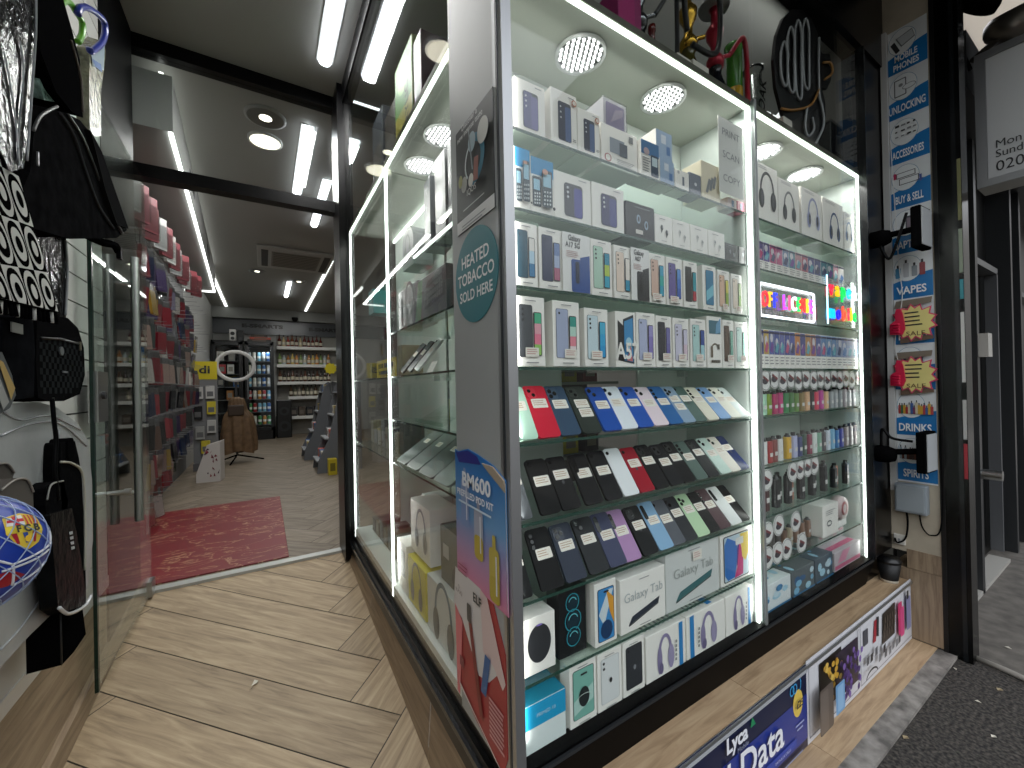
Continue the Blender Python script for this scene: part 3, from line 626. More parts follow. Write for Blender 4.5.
# paper sign
x0, x1 = X_(718.5, 140, .78), X_(742.5, 140, .78)
t = thing('paper_sign', 'white paper sign reading PRINT SCAN COPY hung inside the glass', 'sign', ((x0+x1)/2, .781, 1.945)); w = x1-x0
MB().box(-w/2, w/2, -.0006, .0006, 0, .255, M('#e3e2de', .6)).build('sheet', t)
for s, z in (('PRINT', .208), ('SCAN', .132), ('COPY', .052)): text(s, .034, M('#8f9092', .6), t, (0, -.0012, z), sx=1.15)
# ---- the three rows of loose phones on slanted stands
PHL = .147
def phone(x, zb, col, w, label, group, cams='sq', lab=1, tilt=44, L_=PHL, screen=False, lean=0, yb=.783, name='smartphone', logo=False, labz=.62):
    t = thing(name, label, 'phone', (x, yb, zb), 0, group, rot=(-radians(tilt), radians(lean), 0))
    MB().prism(rrect(-w/2, w/2, 0, L_, w*.14, 4), -.004, .004, M(col, .3, spec=.10), smooth=False).build('body', t, bevel=.0015, seg=1)
    if cams:
        mb = MB(); c = M(col, .3); 
        if cams == 'sq':
            mb.prism(rrect(-w*.42, -w*.42+.028, L_-.036, L_-.008, .007), -.0062, -.0040, c)
            for (a, b2) in ((-w*.42+.009, L_-.016), (-w*.42+.019, L_-.028)): mb.cyl((a, -.0068, b2), (a, -.006, b2), .0052, BLKGLOSS, n=12)
        elif cams == 'tri':
            mb.prism(rrect(-w*.44, -w*.44+.033, L_-.041, L_-.008, .008), -.0062, -.0040, c)
            for (a, b2) in ((-w*.44+.010, L_-.017), (-w*.44+.010, L_-.032), (-w*.44+.024, L_-.024)): mb.cyl((a, -.0072, b2), (a, -.006, b2), .0062, BLKGLOSS, n=12)
        elif cams == 'col':
            for k in range(3): mb.cyl((-w*.34, -.0062, L_-.016-.014*k), (-w*.34, -.004, L_-.016-.014*k), .0055, BLKGLOSS, n=12)
        elif cams == 'one': mb.cyl((-w*.34, -.006, L_-.014), (-w*.34, -.004, L_-.014), .005, BLKGLOSS, n=12)
        elif cams == 'diag':
            for (a, b2) in ((-w*.36, L_-.013), (-w*.18, L_-.026)): mb.cyl((a, -.0062, b2), (a, -.004, b2), .0062, BLKGLOSS, n=12)
        elif cams == 'bar':
            mb.prism(rrect(-w*.42, -w*.42+.014, L_-.052, L_-.008, .006), -.0055, -.0040, BLKGLOSS)
        mb.build('camera_module', t)
    if logo: Art().E(0, L_*.5, .0045, .0055, M('#3a3a3e', .3), 12).build('logo', t, (0, -.0042, 0))
    if lab:
        a = Art(); zc = L_*labz; a.RR(-.021, .025, zc-.013, zc+.013, .003, LABEL); a.lines(-.017, .021, zc+.006, 3, .0055, .0016, M('#b8906f', .6)); o = a.build('price_label', t, (0, -.0044, 0))
        if lab == 2: a = Art(); zc = L_*.42; a.RR(-.018, .026, zc-.013, zc+.013, .003, LABEL); a.lines(-.014, .022, zc+.006, 3, .0055, .0016, M('#b8906f', .6)); a.build('price_label', t, (0, -.0044, 0))
    MB().box(-w*.35, w*.35, .0042, .006, .006, L_*.6, CLEARG).build('stand', t)
    return t
def stand_row(zs, v, rowname, items, wd):
    for i, (u, col, cname, cams, lab, k) in enumerate(items):
        x = X_(u, v, .783)
        phone(x, zs+.007, col, wd*k, '%s phone in the %s phone row, %s from the corner post' % (cname, rowname, ORD[i]), 'phones in the %s row' % rowname, cams, lab, tilt=30+1.0*i, L_=PHL*(.945+.04*rnd(0, 1)), logo=(cams in ('sq', 'one') and i % 2 == 0), labz=.60+rnd(-.05, .05))
stand_row(1.175, 430, 'upper', [
    (527, '#bfe3cf', 'mint green', None, 1, .95), (550, '#d3243c', 'bright red', 'sq', 1, 1), (571, '#3a5068', 'slate blue', 'tri', 1, 1), (593, '#343b36', 'dark green', 'sq', 2, 1), (613.5, '#2654ad', 'royal blue', 'diag', 1, 1),
    (630, '#e9edf4', 'white', 'diag', 1, 1), (646.5, '#2c5ab6', 'cobalt blue', 'diag', 1, 1), (662, '#eedbe3', 'pale pink', 'diag', 1, 1), (677, '#2a66a6', 'steel blue', 'col', 1, 1), (690, '#8ea4bc', 'grey blue', 'tri', 2, .95),
    (701.5, '#4d6660', 'grey green', 'one', 1, .95), (714, '#e8e1cf', 'cream', 'col', 1, .95), (726, '#82a8d8', 'light blue', 'diag', 1, .95), (737, '#f0ecdf', 'ivory', 'diag', 1, .95), (745.5, '#dfe6e4', 'frosted white', 'diag', 1, .95)], .067)
stand_row(.992, 500, 'middle', [
    (522, '#55585c', 'smoke grey', None, 1, .9), (551, '#0a0a0b', 'black (glossy)', 'one', 1, .95), (572, '#0e0e10', 'black (matt)', 'one', 1, .95), (595, '#0d0e11', 'black (labelled low)', 'bar', 1, .97), (615, '#141518', 'graphite', 'one', 1, .97),
    (632, '#eef0f2', 'white', 'one', 0, .97), (648, '#a3162a', 'dark red', 'one', 1, .97), (663, '#17181a', 'charcoal', 'sq', 1, .95), (678, '#1a1c1f', 'grey black', 'sq', 1, .95), (690.5, '#111214', 'black', 'sq', 1, .95),
    (703, '#5c6f68', 'sage', 'col', 1, .95), (715, '#222427', 'black topped', 'sq', 1, .95), (727, '#cfe3d9', 'mint', 'diag', 1, .95), (737, '#e9e2d6', 'cream', 'diag', 1, .95), (745.5, '#20305f', 'navy', 'one', 1, .95)], .063)
stand_row(.812, 572, 'lower', [
    (522, '#0e0f10', 'black', None, 1, .85), (553, '#0d0d0f', 'black', 'col', 1, 1.02), (577, '#373d4c', 'blue grey', 'tri', 1, 1.0), (600, '#2e3033', 'dark grey', 'diag', 1, 1.02), (619, '#474b66', 'indigo grey', 'bar', 1, .95),
    (634, '#b58cba', 'pinkish purple', 'bar', 1, .95), (652, '#17181a', 'black', 'sq', 1, .97), (667.5, '#8db4d6', 'sky blue', 'bar', 1, .95), (680, '#5d6068', 'ash grey', 'one', 1, .95), (692.5, '#2e3034', 'dark grey', 'diag', 1, .95),
    (705, '#bfdcb4', 'light green', 'tri', 1, .97), (716, '#161617', 'black', 'one', 1, .9), (726.5, '#5a4347', 'plum brown', 'col', 1, .95), (738, '#e6e8e6', 'white', 'bar', 0, .95), (746.5, '#0e0e0f', 'black', 'one', 1, .92)], .067)
# ---- tablet shelf
G8 = 'boxes on the low tablet shelf'; z8 = .622
t = carton('speaker_box', 'white cube box with black round speaker beside the corner post', .505, .60, z8, .135, .12, lambda w, h: Art().E(.0, h*.52, w*.36, h*.34, M('#2d2e32', .5), 28).E(-w*.0, h*.84, w*.1, h*.015, M('#8f78d0', .4)), group=G8, y=.80)
MB().box(-.0006, 0, -.05, .05, .035, .1, CARTON).build('side_face', t, (-.0475, 0, 0)); text('mi', .05, M('#d24aa0', .5), t, (-.0485, -.02, .065), (pi/2, 0, -pi/2), bold=.001)
Art().E(0, 0, .009, .007, INK, 12).build('logo', t, (0, 0, .1356), (-pi/2, 0, 0))
def art_rings(w, h):
    a = Art()
    for z, r in ((.78, .25), (.52, .3), (.28, .26)):
        a.A(0, h*z, w*r, w*r*1.05, w*.03, 0, 2*pi, M('#2f97a8', .3)); a.E(0, h*z, w*r*.78, w*r*.82, M('#0d2c38', .3)); a.A(0, h*z, w*r*.6, w*r*.62, w*.025, .3, pi-.3, M('#6fd0d8', .3))
    return a
carton('phone_box', 'black phone box with teal ringed wallpaper on the tablet shelf', .615, .705, z8, .17, .05, art_rings, body=M('#111417', .3), group=G8, y=.805)
def art_wave(w, h):
    a = Art(); a.RR(-w*.38, w*.38, h*.06, h*.9, .006, INK); a.RR(-w*.35, w*.35, h*.07, h*.89, .005, M('#3f8fd0', .3)); a.P([(-w*.34, h*.5), (w*.1, h*.86), (w*.34, h*.86), (w*.05, h*.5), (-w*.1, h*.3)], M('#d9e4ea', .3)); a.P([(w*.02, h*.86), (w*.34, h*.72), (w*.34, h*.3), (w*.16, h*.5)], M('#e8a33c', .3))
    a.E(0, h*.24, w*.27, h*.15, M('#1d3d66', .3)); a.RR(-w*.12, w*.12, h*.83, h*.86, .003, INK); return a
carton('phone_box', 'white phone box with blue and orange wallpaper on the tablet shelf', .722, .80, z8, .165, .035, art_wave, group=G8)
def art_tab(c, t_):
    def f(w, h):
        a = Art(); a.P([(-w*.34, h*.13), (-w*.26, h*.27), (w*.36, h*.44), (w*.33, h*.33)], M(c, .4)); a.P([(-w*.34, h*.13), (w*.33, h*.33), (w*.33, h*.31), (-w*.33, h*.11)], INK); a.R(-w*.1, w*.12, h*.9, h*.915, INKG); a.R(-w*.1, w*.14, h*.05, h*.065, INKG); return a
    return f
t = carton('tablet_box', 'white tablet box with a black tablet printed diagonally', .815, 1.0, z8, .15, .06, art_tab('#2c3340', 0), group=G8)
text('Galaxy Tab', .036, M('#b9bec0', .5), t, (0, -.0318, .095), sx=.98)
t = carton('tablet_box', 'grey white tablet box with a teal tablet printed diagonally', 1.004, 1.272, z8, .18, .06, art_tab('#3c6f72', 0), body=M('#d8dad8', .45), group=G8, label_pos=(.05, .8, .045, .03))
text('Galaxy Tab', .042, M('#a8adaa', .5), t, (0, -.0318, .105), sx=1.05)
def art_ipad(w, h):
    a = Art(); a.RR(-w*.42, w*.40, h*.05, h*.95, .008, M('#1c1d22', .3)); a.RR(-w*.395, w*.375, h*.07, h*.93, .006, M('#c9dbe6', .3)); a.P([(-w*.39, h*.2), (-w*.3, h*.08), (-w*.08, h*.1), (w*.02, h*.5), (0, h*.78), (-w*.3, h*.92), (-w*.39, h*.8)], M('#1f6fc4', .3))
    a.P([(-w*.02, h*.3), (w*.1, h*.35), (w*.14, h*.6), (w*.04, h*.85), (-.0, h*.6)], M('#54308e', .3)); a.P([(-w*.1, h*.08), (w*.18, h*.1), (w*.2, h*.5), (w*.08, h*.78), (w*.0, h*.3)], M('#d3267c', .3)); a.P([(w*.1, h*.92), (w*.16, h*.45), (w*.26, h*.35), (w*.37, h*.5), (w*.37, h*.92)], M('#f0cf45', .3))
    a.RR(-w*.05, w*.2, h*.72, h*.86, .003, M('#e6e4e0', .5)); return a
carton('tablet_box', 'white tablet box with swirling blue pink yellow wallpaper', 1.283, 1.47, z8, .172, .05, art_ipad, group=G8)
# ---- cabinet floor
G9 = 'boxes on the floor of the phone cabinet'; z9 = .449
t = carton('phone_box', 'long turquoise and white box on the cabinet floor beside the corner post', .50, .62, z9, .115, .12, lambda w, h: Art().R(-w*.5+.0005, w*.5-.0005, h*.52, h*.995, M('#1f9fd0', .4)), body=M('#e2eceb', .4), group=G9)
MB().box(-.0598, .0598, -.0598, .0598, .1151, .1158, M('#1f88a6', .4)).build('lid', t); text('PRIMED 10', .012, M('#bfe6f4', .5), t, (.0, -.062, .085), sx=1)
carton('phone_box', 'white phone box with green black wallpaper on the cabinet floor', .634, .722, z9, .158, .04, lambda w, h: (lambda a: a.E(0, h*.45, w*.2, h*.16, M('#20282a', .3)).A(0, h*.42, w*.3, h*.08, w*.02, 0, pi, M('#cfe0d8', .3)).RR(-w*.12, w*.12, h*.8, h*.83, .003, INK))(art_single(w, h, '#7fb9ab', '#b6d8cf', 0, .1, .9)), group=G9)
carton('phone_box', 'white phone box with white phone back on the cabinet floor', .727, .815, z9, .152, .04, lambda w, h: art_single(w, h, '#e4e6e6', None, 2, .12, .88, '#b9bcbc').E(0, h*.5, .005, .007, INK, 10), group=G9)
carton('phone_box', 'white phone box with charcoal phone back on the cabinet floor', .82, .905, z9, .150, .04, lambda w, h: art_single(w, h, '#34363b', None, 1, .12, .88).E(0, h*.5, .005, .007, M('#8a8d92', .4), 10), group=G9)
def art_purple(side):
    def f(w, h):
        a = Art(); s = -1 if side else 1
        a.R(s*w*.32, s*w*.42, 0.003, h-.003, M('#2f86c8', .4)); pc = '#8d83a8'
        a.A(-s*w*.04, h*.5, w*.17, h*.4, w*.06, .2, pi-.2, M(pc, .45)); a.E(-s*w*.04-w*.14, h*.38, w*.06, h*.3, M(pc, .45)); a.E(-s*w*.04+w*.14, h*.36, w*.08, h*.26, M('#9f96b8', .45)); a.E(-s*w*.04-w*.11, h*.2, w*.05, h*.12, M('#6d6488', .45))
        for q in range(5): a.R(s*w*.2, s*w*.24, h*(.2+.1*q), h*(.26+.1*q), INKG)
        return a
    return f
for i, (x0, x1, sd, lb) in enumerate(((.912, 1.09, 0, 'white purple-headphone box on the cabinet floor beside the charcoal phone box'), (1.095, 1.30, 1, 'white purple-headphone box with blue stripe on the near edge, middle of three'), (1.305, 1.468, 0, 'white purple-headphone box on the cabinet floor, last before the vape cabinet'))):
    t = carton('headphone_box', lb, x0, x1, z9, .135, .12, art_purple(sd), group=G9)
    a = MB()
    for q in range(7): a.box(-.07+.02*q, -.062+.02*q, -.04, -.005+.02*(q % 2), .1352, .1356, INKG)
    if i == 1: a.box(.02, .045, -.05, .05, .1352, .1358, M('#2f86c8', .4)); a.box(-.02, .06, -.01, .012, .1357, .1362, M('#2f86c8', .4))
    a.build('printed_lid', t)
# ================================================================== VAPE CABINET
def hbox(i, u0, u1, h, d, c, cup, label, cx=0, cz=.52, sc=1.25):
    return carton('headphone_box', label, X_(u0, 200), X_(u1, 205), 1.907, h, d, lambda w, hh: art_phones(w, hh, c, cx, cz, sc, cup).lines(-w*.4, w*.1, hh*.93, 2, hh*.03, hh*.01, INKG), group='headphone boxes on the top shelf of the vape cabinet')
hbox(0, 756, 778, .215, .06, '#3c3b3d', '#2e2d2f', 'tall white headphone box with big charcoal headphones')
hbox(1, 778.5, 799, .195, .07, '#77777a', '#4a494c', 'white headphone box with smaller grey headphones', .0, .46, 1.0)
hbox(2, 801.5, 821.5, .205, .08, '#9aa0c8', '#aab0d6', 'white headphone box with lilac headphones', .05, .5, 1.0)
hbox(3, 822.5, 842.5, .205, .09, '#35507c', '#2d4a7c', 'white headphone box with navy headphones', .05, .42, .85)
hbox(4, 843.5, 853, .185, .05, '#6a8ebb', '#5f86b8', 'narrow pale blue headphone box', .0, .5, 1.2)
def vapebox(x0, x1, z, h, col, label, group, y=None, band=.32, d=.03, c2='#d9d4da'):
    def f(w, hh):
        a = Art(); a.R(-w*.49, w*.49, hh*band, hh*.985, M(col, .35)); a.E(w*rnd(-.15, .15), hh*rnd(.55, .8), w*.28, hh*.13, M(c2, .4), 12); a.P([(-w*.4, hh*(band+.08)), (w*.1, hh*(band+.04)), (w*.42, hh*.6), (w*.0, hh*.7)], M(random.choice(['#7a4a9c', '#3b6fb0', '#c2537e', '#5fa7b8', '#343a66']), .4))
        a.lines(-w*.4, w*.4, hh*band*.75, 3, hh*.08, hh*.025, INKG); a.R(-w*.49, w*.49, hh*.9, hh*.95, M('#2f2c55', .4)); return a
    return carton('vape_box', label, x0, x1, z, h, d, f, group=group, y=y)
cols = ['#4a3a80', '#5a3f8c', '#c0487e', '#b8628c', '#7a8fb0', '#4f8fa0', '#c08a92', '#b85a70', '#4a4f90', '#3f4a86', '#3f7f92', '#4a8890']
us = [757+ (833-757)*i/12 for i in range(13)]
for i in range(12):
    vapebox(X_(us[i], 260)+.001, X_(us[i+1], 265)-.001, 1.722, .105, cols[i], 'small colourful vape carton on second shelf, %s from the lit divider' % ORD[i], 'vape cartons on the second shelf')
for i, c in enumerate(['#8a3f5c', '#5a3a4c', '#6aa8c8', '#b86a84', '#d9d3cf', '#d3c7c9']):
    u0 = 826.5+i*5.7; vapebox(X_(u0, 265)+.001, X_(u0+5.7, 265)-.001, 1.722, .135, c, 'tall vape carton, pillar end of second shelf, %s from the divider' % ORD[i], 'tall vape cartons on the second shelf', y=.835)
for i, c in enumerate(['#3a4f9c', '#d34a3a', '#d6654a', '#c85040']):
    u0 = 813+i*3.6; vapebox(X_(u0, 312)+.001, X_(u0+3.6, 312)-.001, 1.542, .10, c, 'red and blue carton between the two neon signs, %s from the divider' % ORD[i], 'cartons between the neon signs', y=.83)
for i in range(11):
    u0 = 758+i*4.9; vapebox(X_(u0, 312)+.001, X_(u0+4.9, 312)-.001, 1.542, .07, random.choice(['#8f9a9a', '#a9adad', '#7d8888']), 'low grey carton behind white-framed neon sign, %s from the divider' % ORD[i], 'low cartons behind the neon sign', y=.88)
c4 = ['#4a4f8c', '#c9a85a', '#5f6fb0', '#4a5aa0', '#6a6fae', '#4f58a0', '#5860a8', '#d68a4a', '#4a4f8c', '#c08a4a', '#b0705a', '#4a5a9c', '#5a86b8', '#7aa0c8', '#6f8fb8', '#8fa0c0', '#8f9ac0', '#a6abc8', '#b8b8cc', '#c0bfd0']
for i in range(20):
    ua, ub = 758.5+(862.5-758.5)*i/20, 758.5+(862.5-758.5)*(i+1)/20
    vapebox(X_(ua, 350)+.001, X_(ub, 350)-.001, 1.354, .145, c4[i], 'tall patterned vape carton on fourth shelf, %s from the lit divider' % ORD[i], 'tall vape cartons on the fourth shelf', band=.36)
# neon signs
def neon(mt): return mt
NEONW = M('#f6f7ff', .4, 0, 2.5)
p0, p1 = onY(760, 318, .782), onY(813.5, 290, .782)
t = thing('neon_sign', 'white-framed neon sign reading OFF LICENSE in coloured letters', 'neon sign', ((p0.x+p1.x)/2, .782, 1.548)); w = p1.x-p0.x; h = .118
MB().tube([(a, 0, b2) for a, b2 in rrect(-w/2, w/2, 0, h, .012, 4)], .0048, NEONW, 8, True).build('frame_tube', t)
MB().box(-w/2, w/2, .007, .010, 0, h, CLEARG).build('backing', t)
for i, (ch, c) in enumerate(zip('OFF LICENSE', ['#ff2030', '#ffb020', '#2030ff', '', '#c040ff', '#ff4a80', '#eef4ff', '#10d060', '#ff2a20', '#ffd020', '#c050ff'])):
    if ch != ' ': text(ch, .080, M(c, .4, 0, 1.8), t, (-w/2+w*(.075+.085*i), -.003, h*.5), sx=.74, bold=.0008, ext=.003)
p0, p1 = onY(828, 327, .782), onY(855.5, 285, .782)
t = thing('neon_sign', 'rainbow neon sign reading vape & mobile beside the pillar', 'neon sign', ((p0.x+p1.x)/2, .782, 1.55)); w = p1.x-p0.x; h = .215
MB().box(-w/2, w/2, .007, .010, 0, h, CLEARG).build('backing', t); MB().tube([(-w/2, 0, 0), (-w/2, 0, h)], .003, M('#bfe8ff', .4, 0, 3), 6).build('frame_tube', t)
for i, (ch, c) in enumerate(zip('vape&', ['#ff2040', '#ffb010', '#10d050', '#20c8e8', '#f4f8ff'])): text(ch, .096, M(c, .4, 0, 1.8), t, (-w/2+w*(.11+.2*i), -.003, h*.74), sx=.95, bold=.0012, ext=.003)
for i, (ch, c) in enumerate(zip('mobile', ['#10b8f0', '#2020ff', '#ff4a30', '#ff3050', '#ffc020', '#10d860'])): text(ch, .088, M(c, .4, 0, 1.8), t, (-w/2+w*(.12, .33, .52, .68, .78, .9)[i], -.003, h*.25), sx=.85, bold=.0012, ext=.003)
# round price tags
def tagdisc(u, v, Y, label, dark=False, r=.041):
    p = onY(u, v, Y); t = thing('round_price_tag', label, 'price tag', (p.x, p.y, p.z), 0, 'round price tags in the vape cabinet')
    mb = MB(); mb.cyl((0, 0, 0), (0, .0012, 0), r, M('#e9e8e6', .4) if not dark else M('#27262a', .4), n=24); mb.build('disc', t)
    a = Art(-.0003); a.A(0, 0, r*.95, r*.95, r*.07, 0, 2*pi, M('#8a8a8c', .4)); a.E(-r*.1, -r*.1, r*.5, r*.3, M('#3b3440', .4) if not dark else M('#8d5a6a', .4)); a.P([(-r*.5, r*.2), (r*.4, -r*.2), (r*.5, -r*.02), (-r*.4, r*.42)], M('#7a2f34', .4)); a.build('printed_face', t)
for i, u in enumerate((765.5, 774.6, 783, 791, 798.7, 806, 814, 820.8, 827.5, 834, 840, 846, 852)):
    tagdisc(u, 379+(-1)**i*1.0, .786, 'round white price tag in upper tag row, %s from the divider' % ORD[i])
for i, u in enumerate((857.5, 862.5)): tagdisc(u, 378, .786, 'dark round tag ending the upper tag row, %s of two' % ['first', 'second'][i], True, .033)
for i, (u, v) in enumerate(((767, 480), (793, 471.5), (800.5, 469), (808, 467), (814.5, 465))): tagdisc(u, v, .786, 'round white price tag in the lower tag row, %s from the divider' % ORD[i])
for i, (u, v) in enumerate(((768, 533), (779, 525), (796, 521.5), (802, 543), (787, 549), (768, 558), (778, 553))): tagdisc(u, v, .786-.0015*i, ['round white tag highest at the divider, above the blue tags', 'round white tag second from divider in the low cluster', 'round white tag at the top end of the low cluster', 'round white tag at the bottom end of the low cluster', 'round white tag lowest in the middle of the cluster', 'round pale blue tag at the divider', 'round pale blue tag overlapping the one at the divider'][i])
# vapes : two rows of coloured devices
def vape(x, z, h, w, c, label, group, cap='#161618', y=.81, kind=0):
    t = thing('vape', label, 'vape', (x, y, z), 0, group)
    MB().prism(rrect(-w/2, w/2, -.011, .011, .008, 3), 0, h*.86, M(c, .3), 'z').build('body', t)
    mb = MB()
    if kind == 0: mb.lathe([(w*.36, 0), (w*.3, h*.05), (w*.2, h*.08), (w*.2, h*.13), (0, h*.14)], M(cap, .4), 10, Matrix.Translation((0, 0, h*.86)))
    else: mb.prism(rrect(-w*.3, w*.3, -.006, .006, .004, 2), h*.86, h, M(cap, .4), 'z')
    mb.build('mouthpiece', t); Art().R(-w*.3, w*.3, h*.25, h*.4, M('#d9d7d4', .4)).build('printed_band', t, (0, -.0112, 0))
def vrow(z, v, rown, seq, hh):
    for i, (u, c, n) in enumerate(seq):
        vape(X_(u, v, .81), z, hh*(1+rnd(-.06, .06)), .034 if u < 830 else .032, c, '%s vape standing in the %s vape row, %s from the divider' % (n, rown, ORD[i]), 'vapes in the %s row' % rown, kind=i % 2)
vrow(1.177, 410, 'upper', [(762.5, '#a8d3b8', 'pale mint'), (767.5, '#7f9a3a', 'olive green'), (773.5, '#b83a6a', 'magenta'), (779, '#c2407c', 'hot pink'), (784.5, '#3f8a56', 'green'), (790, '#4f7f4a', 'leaf green'), (795, '#6a8f4a', 'mossy'), (800.5, '#8f7a4a', 'bronze'), (806, '#e3b48a', 'peach'), (810.5, '#17171a', 'black'), (815, '#e03a5c', 'red pink'), (820, '#c23a9a', 'fuchsia'), (825, '#efc79a', 'cream peach'),
    (830, '#a8adb0', 'clear grey'), (834.5, '#b4b6ba', 'clear silver'), (839, '#9fa4a8', 'smoky grey'), (843.5, '#a9a0a4', 'rosy grey'), (848, '#b9babd', 'pale grey'), (852.5, '#8d8f92', 'mid grey'), (857, '#a39a9a', 'warm grey'), (862.5, '#151517', 'jet black')], .092)
vrow(.993, 458, 'lower', [(763, '#dcdedd', 'white'), (768.5, '#a33a3a', 'brick red'), (773.5, '#8a4a46', 'red brown'), (779, '#e4e4e2', 'off white'), (787.5, '#dcae3a', 'golden yellow'), (793.5, '#b9bde0', 'lavender'), (798.5, '#2f3f78', 'navy'), (803, '#2f4f42', 'dark green'), (808.5, '#8a2a4a', 'maroon'), (813.5, '#e2ebe6', 'ice white'), (818, '#7fae96', 'sea green'), (822.5, '#4a4d52', 'slate'), (827, '#dfe8f2', 'white blue'), (831.5, '#8fc0e0', 'light blue'),
    (836, '#4f86c0', 'mid blue'), (840.5, '#5a5fb0', 'violet blue'), (845.5, '#a79a9c', 'clear rosy'), (850, '#9c9496', 'clear brown'), (854.5, '#8d8688', 'clear dusk'), (862.5, '#141416', 'jet black')], .098)
# dark devices on the seventh shelf, red and pink ones among them
for i, u in enumerate((765, 770, 776, 783, 788, 795, 801, 806, 812, 818, 824, 829, 834, 840, 846, 851, 856, 861)):
    c, n = [('#4a2a2c', 'dark red'), ('#3a2526', 'maroon black'), ('#27282b', 'black'), ('#1e1f22', 'black'), ('#c98a78', 'salmon')][(0, 1, 2, 3, 2, 4, 2, 3, 2, 2, 3, 3, 2, 4, 3, 2, 3, 2)[i]]
    vape(X_(u, 500, .815), .813, .125 if u < 830 else .10, .036, c if u < 838 or i % 3 else '#3f5f68', '%s device on the seventh vape shelf, %s from the divider' % (n, ORD[i]), 'dark devices on the seventh shelf', y=.815+.02*(i % 2), kind=i % 2)
# eighth shelf
G7 = 'goods on the eighth shelf of the vape cabinet'
carton('vape_box', 'white carton with a grey circle print on the eighth shelf', X_(823, 530), X_(838.5, 525), .624, .135, .08, lambda w, h: Art().A(-w*.1, h*.4, w*.16, h*.1, w*.04, 0, 2*pi, M('#6a6c70', .4)).lines(-w*.3, w*.3, h*.8, 3, h*.06, h*.02, INKG), group=G7)
t = thing('coil_pack', 'pink and white blister pack on the eighth shelf', 'pack', (X_(847, 520), .82, .624), 0, G7)
MB().box(-.05, .05, -.01, .01, 0, .03, M('#e6e2e0', .4)).build('base', t); mb = MB(); mb.lathe([(0, -.02), (.05, -.02), (.055, 0), (.05, .02), (0, .02)], M('#d8c2c2', .3), 18, Matrix.Translation((0, 0, .085)) @ Matrix.Rotation(pi/2, 4, 'X')); mb.build('blister', t)
mb = MB(); mb.lathe([(.02, -.022), (.032, -.022), (.032, -.024), (.02, -.024)], M('#b9787a', .4), 14, Matrix.Translation((0, 0, .085)) @ Matrix.Rotation(pi/2, 4, 'X') @ Matrix.Rotation(pi, 4, 'X')); mb.build('printed_ring', t)
t = thing('headphones', 'lime green over-ear headphones on the eighth shelf', 'headphones', (X_(861, 515, .83), .84, .624), radians(20), G7)
GRN = M('#86b83a', .4); MB().tube([(.05*cos(a), 0, .075+.085*sin(a)) for a in [pi*(-.1+1.2*i/16) for i in range(17)]], .012, GRN, 8).build('headband', t)
for s in (-1, 1): MB().cyl((s*.036, 0, .045), (s*.06, 0, .045), .042, GRN, n=18).build('ear_cup', t)
for i in range(9):
    p = onY(771+i*6, 545-i*3.6, .84); vape(p.x, .624, .085, .03, random.choice(['#c9b8a0', '#8a6a58', '#b0a9a4', '#5f5a58']), 'small bottle-shaped vape behind the low round tags, %s from the divider' % ORD[i], 'vapes behind the low tags', '#3a3a3c', y=.84)
# floor of the vape cabinet
def art_blue(w, h):
    a = Art()
    for k in range(7): a.E(w*rnd(-.36, .36), h*rnd(.2, .8), w*rnd(.06, .16), h*rnd(.1, .2), M(random.choice(['#7fb8d8', '#3f7fae', '#a9d3e6', '#2f5f8c', '#c9dfea']), .4), 10)
    a.R(-w*.49, w*.49, h*.02, h*.1, M('#2f6f9a', .4)); return a
G99 = 'boxes on the floor of the vape cabinet'
for i, (x0, x1, bc, lb) in enumerate(((1.515, 1.745, '#e2e8ea', 'white box with blue print on the floor of the vape cabinet by the divider'), (1.755, 1.945, '#5b6468', 'grey and blue box, second on the vape cabinet floor'), (1.955, 2.12, '#4a5a66', 'dark teal box, third on the vape cabinet floor'))):
    t = carton('accessory_box', lb, x0, x1, .449, .10, .16, art_blue, body=M(bc, .4), group=G99); w = x1-x0
    mb = MB()
    for k in range(8): 
        cx, cy = rnd(-w*.38, w*.38), rnd(-.06, .06); mb.add([(cx+w*.09*cos(a)*.8, cy+.02*sin(a), .1003+.0002*k) for a in [2*pi*q/8 for q in range(8)]], [list(range(8))], M(random.choice(['#a9d3e6', '#5f9fc8', '#dfeef4', '#3f7aa6']), .4))
    mb.build('printed_lid', t)
t = carton('accessory_box', 'pink striped box on the vape cabinet floor near the pillar', 2.14, 2.42, .449, .085, .16, lambda w, h: Art().R(-w*.49, w*.49, h*.1, h*.3, M('#d0688c', .4)).P([(-w*.4, h*.4), (-w*.1, h*.4), (w*.1, h*.95), (-w*.2, h*.95)], M('#e49ab4', .4)), body=M('#c9bfc4', .4), group=G99)
MB().box(-.13, .13, -.06, -.035, .0851, .0856, M('#d0688c', .4)).box(-.13, .13, .02, .045, .0851, .0856, M('#d0688c', .4)).build('printed_lid', t)
t = carton('accessory_box', 'clear pink and white box stacked at the back of the vape cabinet floor', 2.16, 2.44, .536, .075, .10, lambda w, h: Art().R(-w*.45, w*.45, h*.4, h*.55, M('#d98aa0', .4)).R(w*.05, w*.2, h*.1, h*.9, M('#e4b9c4', .4)), body=M('#b9b7b8', .3), group=G99, y=.86)
